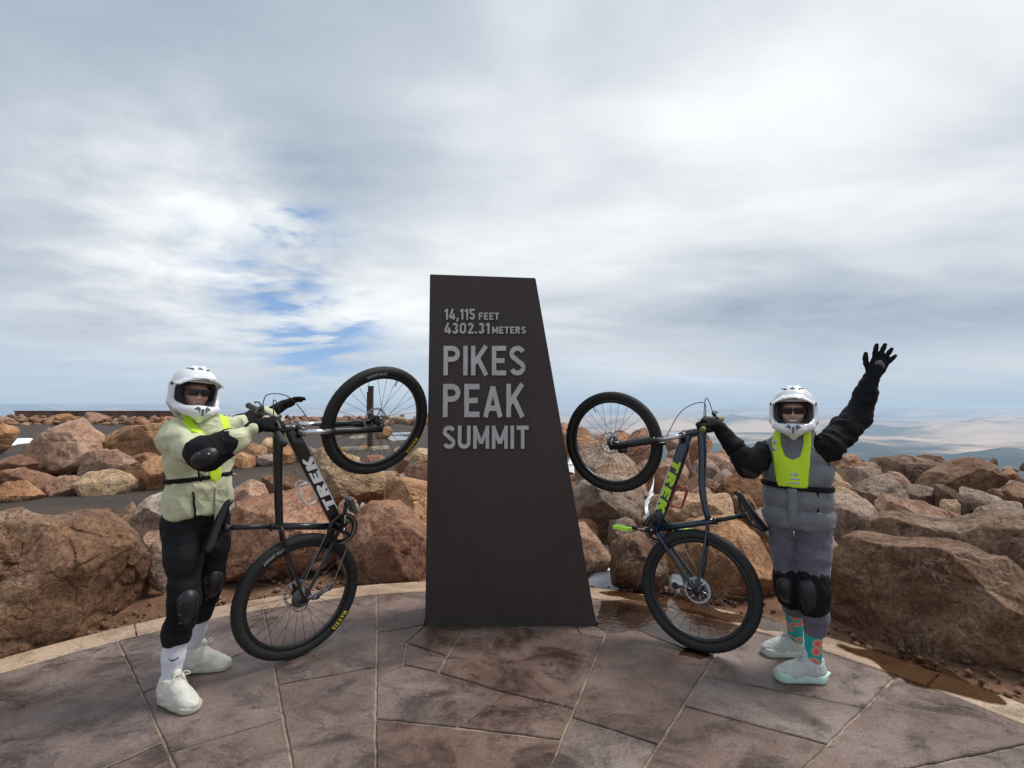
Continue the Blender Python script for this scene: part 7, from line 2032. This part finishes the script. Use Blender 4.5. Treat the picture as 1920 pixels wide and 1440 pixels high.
# ------------------------------------------------------------------ the rider in the grey vest
def person_two():
    root = empty('person', (1.62, 2.83, 0))
    tag(root, 'person in grey puffer vest and white helmet waving one black-gloved hand beside the blue bicycle', 'person')
    F_ = Vector((-0.60, -0.80, 0)).normalized(); Rr = Vector((-0.80, 0.60, 0)).normalized()
    F_ = Vector((-0.62, -0.785, 0)).normalized(); Rr = Vector((F_.y, -F_.x, 0)); Lf = -Rr
    C = Vector((P(1494, 900, 2.86).x, 2.86, 0))
    hipc = C + Vector((0.005, 0, 0.80)); chest = C + Vector((0, 0, 1.13)); neckb = C + F_ * 0.0 + Vector((0, 0, 1.285))
    shR, shL = C + Rr * 0.160 + Vector((0, 0, 1.205)), C + Lf * 0.155 + Vector((0, 0, 1.255))
    elR, elL = P(1404, 872, 2.82), P(1607, 782, 2.82)
    n_b = len(barR)
    at = MWR @ barR[int(n_b * 0.90)]; bar_ax = MWR.to_3x3() @ (barR[-1] - barR[int(n_b * .75)])
    wrL = P(1637, 704, 2.80)
    headc = P(1487, 772, 2.84)
    hfw = Vector((-0.50, -0.86, -0.02)); sc = 0.83
    xf = head(root, headc, hfw, (0, 0, 1), M_SKIN2, sc, True)
    gR = Solid(*bounds([at], 0.18), 0.004)
    wrR = fist_on_bar(gR, at, bar_ax, elR + Vector((0.1, 0, 0.08)), -1, 0.9)
    fr = (elR - wrR).normalized(); gR.cap(wrR, wrR + fr * 0.05, 0.030, 0.035, 0.02)
    solid_obj('glove', gR, M_BLKF, root, 1, wrinkle(0.0012, 60, 5))
    hd = P(1662, 655, 2.80) - wrL
    gL = Solid(*bounds([wrL, wrL + hd], 0.13), 0.0035)
    hand_into(gL, wrL, hd, (-0.25, -0.95, 0.1), -1, (0.06, 0.08, 0.06), 0.20, 0.98, 0.95)
    fl = (elL - wrL).normalized(); gL.cap(wrL, wrL + fl * 0.05, 0.031, 0.037, 0.02)
    gl = solid_obj('glove', gL, M_BLKF, root, 1, None)
    pc = wrL + hd.normalized() * 0.06 + Vector((-0.25, -0.95, 0.1)).normalized() * 0.020
    pm = Solid(*bounds([pc], 0.06), 0.0035); pm.ell(pc, (0.028, 0.006, 0.032), frame3((-0.25, -0.95, 0.1)), 0.0)
    solid_obj('palm_patch', pm, M_GREYP, gl, 1)
    hiR, hiL = hipc + Rr * 0.080, hipc + Lf * 0.080
    # feet point to the bicycle; the nearer foot is her left one
    hl1, to1 = G(1546, 1276), G(1458, 1272); hl2, to2 = G(1512, 1228), G(1449, 1226)
    fd = (to1 - hl1).normalized()
    anL, anR = hl1 + fd * 0.055 + Vector((0, 0, 0.10)), hl2 + fd * 0.055 + Vector((0, 0, 0.10))
    knL, knR = P(1524, 1108, 2.72), P(1482, 1100, 2.84)
    b = Solid((1.05, 2.3, 0.03), (2.25, 3.2, 1.72), 0.011)
    b.chain([hipc, C + Vector((0, 0, .98)), chest, C + Vector((0, 0, 1.24))], [0.110, 0.095, 0.10, 0.07], 0.04)
    b.cap(neckb - Vector((0, 0, .03)), headc + Vector((0, 0, -0.05)), 0.050, 0.046, 0.03)
    for q, e, w_ in ((shR, elR, wrR), (shL, elL, wrL)): b.chain([chest + Vector((0, 0, .09)), q, e, w_], [0.075, 0.046, 0.036, 0.026], 0.03)
    b.cap(wrL, wrL + hd * 0.5, 0.022, 0.016, 0.02)
    for h_, k_, a_, t_ in ((hiR, knR, anR, to2), (hiL, knL, anL, to1)): b.chain([h_, k_, a_, a_ + fd * 0.03 + Vector((0, 0, -.04))], [0.075, 0.046, 0.028, 0.018], 0.03)
    face_into(b, xf, sc)
    solid_obj('body', b, M_SKIN2, root, 1)
    f2 = Solid(*bounds([headc], 0.16), 0.0045); f2.cap(neckb, headc + Vector((0, 0, -0.05)), 0.0505, 0.0465, 0.02); face_into(f2, xf, sc * 1.012)
    solid_obj('face', f2, M_SKIN2, root, 1)
    W = lambda x, y, z: xf @ Vector((x, y, z))
    arc_ = lambda z0, up, n=9: [W(-0.030 + 0.060 * k / (n - 1), 0.108 - 0.016 * abs(2 * k / (n - 1) - 1) ** 2, z0 + up * abs(2 * k / (n - 1) - 1) ** 2) for k in range(n)]
    mobj('teeth', *tube(arc_(-0.060, 0.012), [0.002, 0.004, 0.0055, 0.006, 0.006, 0.006, 0.0055, 0.004, 0.002], 8), M_TEETH, root, world=True)
    mobj('lips', *join(tube(arc_(-0.0525, 0.013), 0.0032, 8), tube(arc_(-0.069, 0.020), 0.0040, 8)), M_LIPS, root, world=True)
    # sleeves: black quilted arms
    sl = Solid((1.05, 2.3, 0.98), (2.25, 3.2, 1.74), 0.008)
    sl.chain([chest + Rr * .08 + Vector((0, 0, .06)), shR, shR.lerp(elR, .6), elR, elR.lerp(wrR, .5), wrR + fr * 0.035], [0.07, 0.068, 0.062, 0.056, 0.048, 0.040], 0.03)
    sl.chain([chest + Lf * .08 + Vector((0, 0, .06)), shL, shL.lerp(elL, .6), elL, elL.lerp(wrL, .5), wrL + fl * 0.030], [0.07, 0.074, 0.070, 0.062, 0.054, 0.042], 0.03)
    def ripple(V):
        r = np.zeros(len(V))
        for a_, b_ in ((shL, elL), (elL, wrL), (shR, elR), (elR, wrR)):
            d = A(b_ - a_); ln = np.linalg.norm(d); t = ((V - A(a_)) @ d) / ln
            m = (t > -0.02) & (t < ln + 0.02)
            r[m] = 0.004 * np.sin(t[m] * 95 + 7 * fbm(V[m] * 8, 2, 3)) * (0.6 + 0.6 * fbm(V[m] * 5, 1, 8))
        return r + wrinkle(0.006, 13, 17)(V)
    solid_obj('black_jacket', sl, M_BLKF, root, 1, ripple)
    # elbow pads
    for e, a0, a1 in ((elL, shL, wrL), (elR, shR, wrR)):
        ua, fa_ = (a0 - e).normalized(), (a1 - e).normalized()
        out = -(ua + fa_); out = out.normalized()
        k = Solid(*bounds([e], 0.2), 0.006)
        k.cap(e + ua * 0.05, e, 0.071, 0.071, 0.02); k.cap(e, e + fa_ * 0.06, 0.071, 0.064, 0.02)
        pad = solid_obj('elbow_pad', k, M_BLKF, root, 1, wrinkle(0.003, 18, 9))
        k = Solid(*bounds([e + out * 0.04], 0.16), 0.005)
        k.ell(e + out * 0.032, (0.046, 0.052, 0.062), frame3(out, fa_), 0.02); k.ell(e, (0.07, 0.07, 0.07), None, 0.0, 's')
        solid_obj('pad_shell', k, M_PADS, pad, 1)
    # quilted vest
    Bt = np.array([Lf, F_, (0, 0, 1)])
    v = Solid((1.25, 2.5, 0.72), (2.05, 3.2, 1.42), 0.0075)
    v.ell(C + Vector((0, 0, 1.13)), (0.180, 0.132, 0.175), Bt, 0.05); v.ell(C + Vector((0, 0, 0.98)) + F_ * 0.01, (0.174, 0.136, 0.19), Bt, 0.06); v.ell(C + Vector((0.004, 0, 0.86)), (0.180, 0.142, 0.14), Bt, 0.06)
    v.chain([C + Rr * 0.13 + Vector((0, 0, 1.23)), neckb, C + Lf * 0.13 + Vector((0, 0, 1.235))], [0.055, 0.085, 0.055], 0.05)
    v.chain([neckb + Vector((0, 0, -.04)), neckb + F_ * .015 + Vector((0, 0, .045))], [0.09, 0.078], 0.04)
    pre = v.copy()
    v.keep(lambda X, Y, Z: 0.795 - Z, 0.025)
    v.cap(shR - Rr * 0.02 + Vector((0, 0, -.01)), shR + Rr * 0.2, 0.078, 0.10, 0.006, 's'); v.cap(shL - Lf * 0.015, shL + Lf * 0.2, 0.086, 0.11, 0.006, 's')
    v.cap(neckb + Vector((0, 0, 0.03)), neckb + Vector((0, 0, 0.14)), 0.060, 0.068, 0.01, 's')
    zs = (0.905, 1.04, 1.165)
    def quilt(V):
        d = np.full(len(V), 9.0)
        for z_ in zs: d = np.minimum(d, np.abs(V[:, 2] - z_ - 0.004 * np.sin(V[:, 0] * 18)))
        q = np.clip(d / 0.045, 0, 1)
        l = (V[:, 0] - C.x) * Lf.x + (V[:, 1] - C.y) * Lf.y; f = (V[:, 0] - C.x) * F_.x + (V[:, 1] - C.y) * F_.y
        pl = np.clip(np.minimum(np.abs(l + 0.035), np.abs(l - 0.035)) / 0.014, 0, 1)
        q = np.where(f > 0, q * (0.55 + .45 * pl), q)
        return 0.023 * (np.sqrt(q) - 0.8) + wrinkle(0.0035, 13, 41)(V)
    vs = solid_obj('vest', v, M_VEST, root, 1, quilt)
    def rel(X, Y, Z): return (X - C.x) * Lf.x + (Y - C.y) * Lf.y, (X - C.x) * F_.x + (Y - C.y) * F_.y
    def surf(l, z, off):
        o = C + Lf * l + Vector((0, 0, z))
        for k in range(90):
            q = o + F_ * (0.30 - 0.004 * k); i = tuple(int(round((q[m] - pre.lo[m]) / pre.h)) for m in range(3))
            if all(0 <= i[m] < pre.n[m] for m in range(3)) and pre.F[i] < 0.001: return q + F_ * off
        return o + F_ * 0.15
    mobj('placket', *tube([surf(0.0, 1.03 - 0.225 * k / 8, 0.010) for k in range(9)], 0.005, 8, side=tuple(Lf), ry=0.024), M_VEST, vs, world=True)
    mobj('zip_pull', *tube([surf(0.0, 0.80, 0.006), surf(0.0, 0.80, 0.006) + Vector((0, 0, -0.035))], [0.003, 0.005], 8), M_CHROME, vs, world=True)
    mobj('pocket_edge', *tube([surf(0.115, 1.02 - 0.11 * k / 5, 0.004) for k in range(6)], 0.004, 6, side=tuple(Lf), ry=0.006), M_BLKF, vs, world=True)
    mobj('pocket_tab', *tube([surf(0.112, 0.905, 0.012), surf(0.130, 0.905, 0.010)], 0.003, 6), M_CHROME, vs, world=True)
    co = Solid(*bounds([neckb], 0.17), 0.006)
    co.cap(neckb + Vector((0, 0, -0.03)), neckb + F_ * .02 + Vector((0, 0, 0.06)), 0.094, 0.086, 0.0)
    co.cap(neckb + Vector((0, 0, -0.03)), neckb + F_ * .02 + Vector((0, 0, 0.14)), 0.070, 0.070, 0.0, 's'); co.keep(lambda X, Y, Z: Z - neckb.z - 0.06, 0.012)
    solid_obj('collar', co, M_VEST, vs, 1, wrinkle(0.004, 16, 8))
    # neon bib: two straps meeting in a panel
    outer = [(-0.110, 1.40), (-0.112, 1.27), (-0.098, 1.16), (-0.076, 1.035), (0.072, 1.035), (0.082, 1.16), (0.086, 1.27), (0.086, 1.40)]
    inner = [(-0.062, 1.40), (-0.060, 1.27), (-0.040, 1.205), (0.0, 1.185), (0.036, 1.205), (0.050, 1.27), (0.052, 1.40)]
    def poly2(pts):
        def fn(l, Z):
            d = 9.0; ins = np.zeros(np.broadcast(l, Z).shape, bool); n = len(pts)
            for i in range(n):
                (x0, z0), (x1, z1) = pts[i], pts[(i + 1) % n]; dx, dz = x1 - x0, z1 - z0
                t = np.clip(((l - x0) * dx + (Z - z0) * dz) / (dx * dx + dz * dz), 0, 1)
                d = np.minimum(d, np.sqrt((l - x0 - t * dx) ** 2 + (Z - z0 - t * dz) ** 2))
                c = ((z0 > Z) != (z1 > Z)) & (l < (x1 - x0) * (Z - z0) / (z1 - z0 + 1e-9) + x0); ins ^= c
            return np.where(ins, -d, d)
        return fn
    po, pi_ = poly2(outer), poly2(inner)
    w = pre.copy(0.013)
    def bibf(X, Y, Z):
        l, f = rel(X, Y, Z); return np.maximum(np.maximum(po(l, Z), -pi_(l, Z)), -f - 0.04)
    w.keep(bibf)
    bib = solid_obj('safety_bib', w, M_NEON, root, 1)
    for z_, wd in ((1.058, 0.030), (1.082, 0.028), (1.106, 0.024)):
        q = pre.copy(0.0155); q.keep(lambda X, Y, Z: np.maximum(np.maximum(np.abs(rel(X, Y, Z)[0] - 0.010) - wd, np.abs(Z - z_ - 2.2 * (rel(X, Y, Z)[0] - .02) ** 2 * -1 - 0.004) - 0.0085), -rel(X, Y, Z)[1]))
        solid_obj('reflective_strip', q, M_REFL, bib, 1)
    q = pre.copy(0.0155); q.keep(lambda X, Y, Z: np.maximum(np.maximum(np.maximum(np.abs(rel(X, Y, Z)[0] + 0.092) - 0.013, np.abs(Z - 1.26) - 0.055), 0.006 - np.abs(((Z + 10) % 0.04) - 0.02)), -rel(X, Y, Z)[1] - 0.04))
    solid_obj('reflective_strip', q, M_REFL, bib, 1)
    q = pre.copy(0.010); q.keep(lambda X, Y, Z: np.abs(Z - 1.030 + 0.012 * (X - C.x) / 0.2) - 0.014 + 0 * Y)
    solid_obj('chest_belt', q, M_BLKF, root, 1)
    # sweatpants
    t = Solid((1.3, 2.3, 0.16), (2.05, 3.1, 0.95), 0.008)
    t.ell(hipc + Vector((0, 0, 0.03)), (0.152, 0.122, 0.14), Bt, 0.05)
    for h_, k_, a_ in ((hiR, knR, anR), (hiL, knL, anL)):
        t.chain([h_, h_.lerp(k_, .5) + F_ * 0.01, k_], [0.089, 0.076, 0.064], 0.012)
        t.chain([k_, k_.lerp(a_, .35) - fd * 0.014, k_.lerp(a_, .80)], [0.064, 0.058, 0.046], 0.03)
    t.cap(hiL.lerp(knL, .75), hiL.lerp(knL, .90), 0.073, 0.075, 0.012); t.cap(hiR.lerp(knR, .75), hiR.lerp(knR, .88), 0.071, 0.073, 0.012)
    t.keep(lambda X, Y, Z: Z - 0.88, 0.01); t.keep(lambda X, Y, Z: 0.232 + 0.05 * (Y - 2.62) / .25 - Z, 0.01)
    tr = solid_obj('trousers', t, M_SWEAT, root, 1, wrinkle(0.0075, 9, 61, (1, 1, .55)))
    side_ = Vector((0.75, -0.66, 0)).normalized()
    mobj('side_piping', *tube([hiL.lerp(knL, .1 + .75 * k / 6) + side_ * (0.087 - 0.013 * k / 6) for k in range(7)], 0.004, 6), M_STRIPE, tr, world=True)
    for k_, h_, a_ in ((knR, hiR, anR), (knL, hiL, anL)):
        k = Solid(*bounds([k_], 0.26), 0.006); u_, d_ = (h_ - k_).normalized(), (a_ - k_).normalized()
        k.cap(k_ + u_ * 0.055, k_, 0.084, 0.082, 0.02); k.cap(k_, k_ + d_ * 0.075, 0.082, 0.076, 0.02)
        pad = solid_obj('knee_pad', k, M_BLKF, root, 1, wrinkle(0.003, 16, 31))
        fr_ = (fd * 0.75 + Vector((0, -0.66, 0))).normalized()
        k = Solid(*bounds([k_ + fr_ * 0.05], 0.2), 0.005)
        k.ell(k_ + fr_ * 0.044 + u_ * 0.01, (0.054, 0.058, 0.070), frame3(fr_), 0.02); k.cap(k_ + fr_ * 0.05 + d_ * 0.04, k_ + fr_ * 0.036 + d_ * 0.10, 0.042, 0.036, 0.03); k.ell(k_, (0.074, 0.072, 0.08), None, 0.0, 's')
        solid_obj('pad_shell', k, M_PADS, pad, 1)
    for k_, a_, hl, to in ((knL, anL, hl1, to1), (knR, anR, hl2, to2)):
        sk = Solid(*bounds([k_.lerp(a_, .6), a_], 0.11), 0.005)
        sk.chain([k_.lerp(a_, .5), a_ + Vector((0, 0, -0.03))], [0.046, 0.038], 0.02); sk.keep(lambda X, Y, Z: Z - 0.245 - 0.05 * (Y - 2.62) / .25, 0.003)
        so = solid_obj('sock', sk, M_SOCKT, root, 1)
        sk = Solid(*bounds([k_.lerp(a_, .6), a_], 0.11), 0.005)
        sk.chain([k_.lerp(a_, .5), a_ + Vector((0, 0, -0.03))], [0.048, 0.041], 0.02); sk.keep(lambda X, Y, Z: np.abs(Z - 0.245 - 0.05 * (Y - 2.62) / .25) - 0.013, 0.003)
        solid_obj('sock_cuff', sk, M_REDK, so, 1)
        d = (to - hl).normalized()
        shoe(root, hl, hl + d * 0.262, 'run', (M_MESH, M_MINT if k_ is knL else M_SOLEG, M_STRIPE))
    helmet(root, xf)
    sunglasses(root, xf, 1.0, 1.0)
person_two()

# ------------------------------------------------------------------ haze over the far plains
hm, hnt, hb = nodes('haze_air')
hnt.nodes.remove(hb)
pv = hnt.nodes.new('ShaderNodeVolumePrincipled')
pv.inputs['Color'].default_value = (0.62, 0.79, 1.0, 1)
pv.inputs['Density'].default_value = 1.6e-5
pv.inputs['Anisotropy'].default_value = 0.15
hnt.links.new(pv.outputs[0], hnt.nodes['Material Output'].inputs['Volume'])
hz = box_mesh('haze', (-176000, -176000, ZMIN - 1.0), (176000, 176000, 3.2), hm)
tag(hz, 'thin blue haze over the far plains', 'haze', kind='stuff')
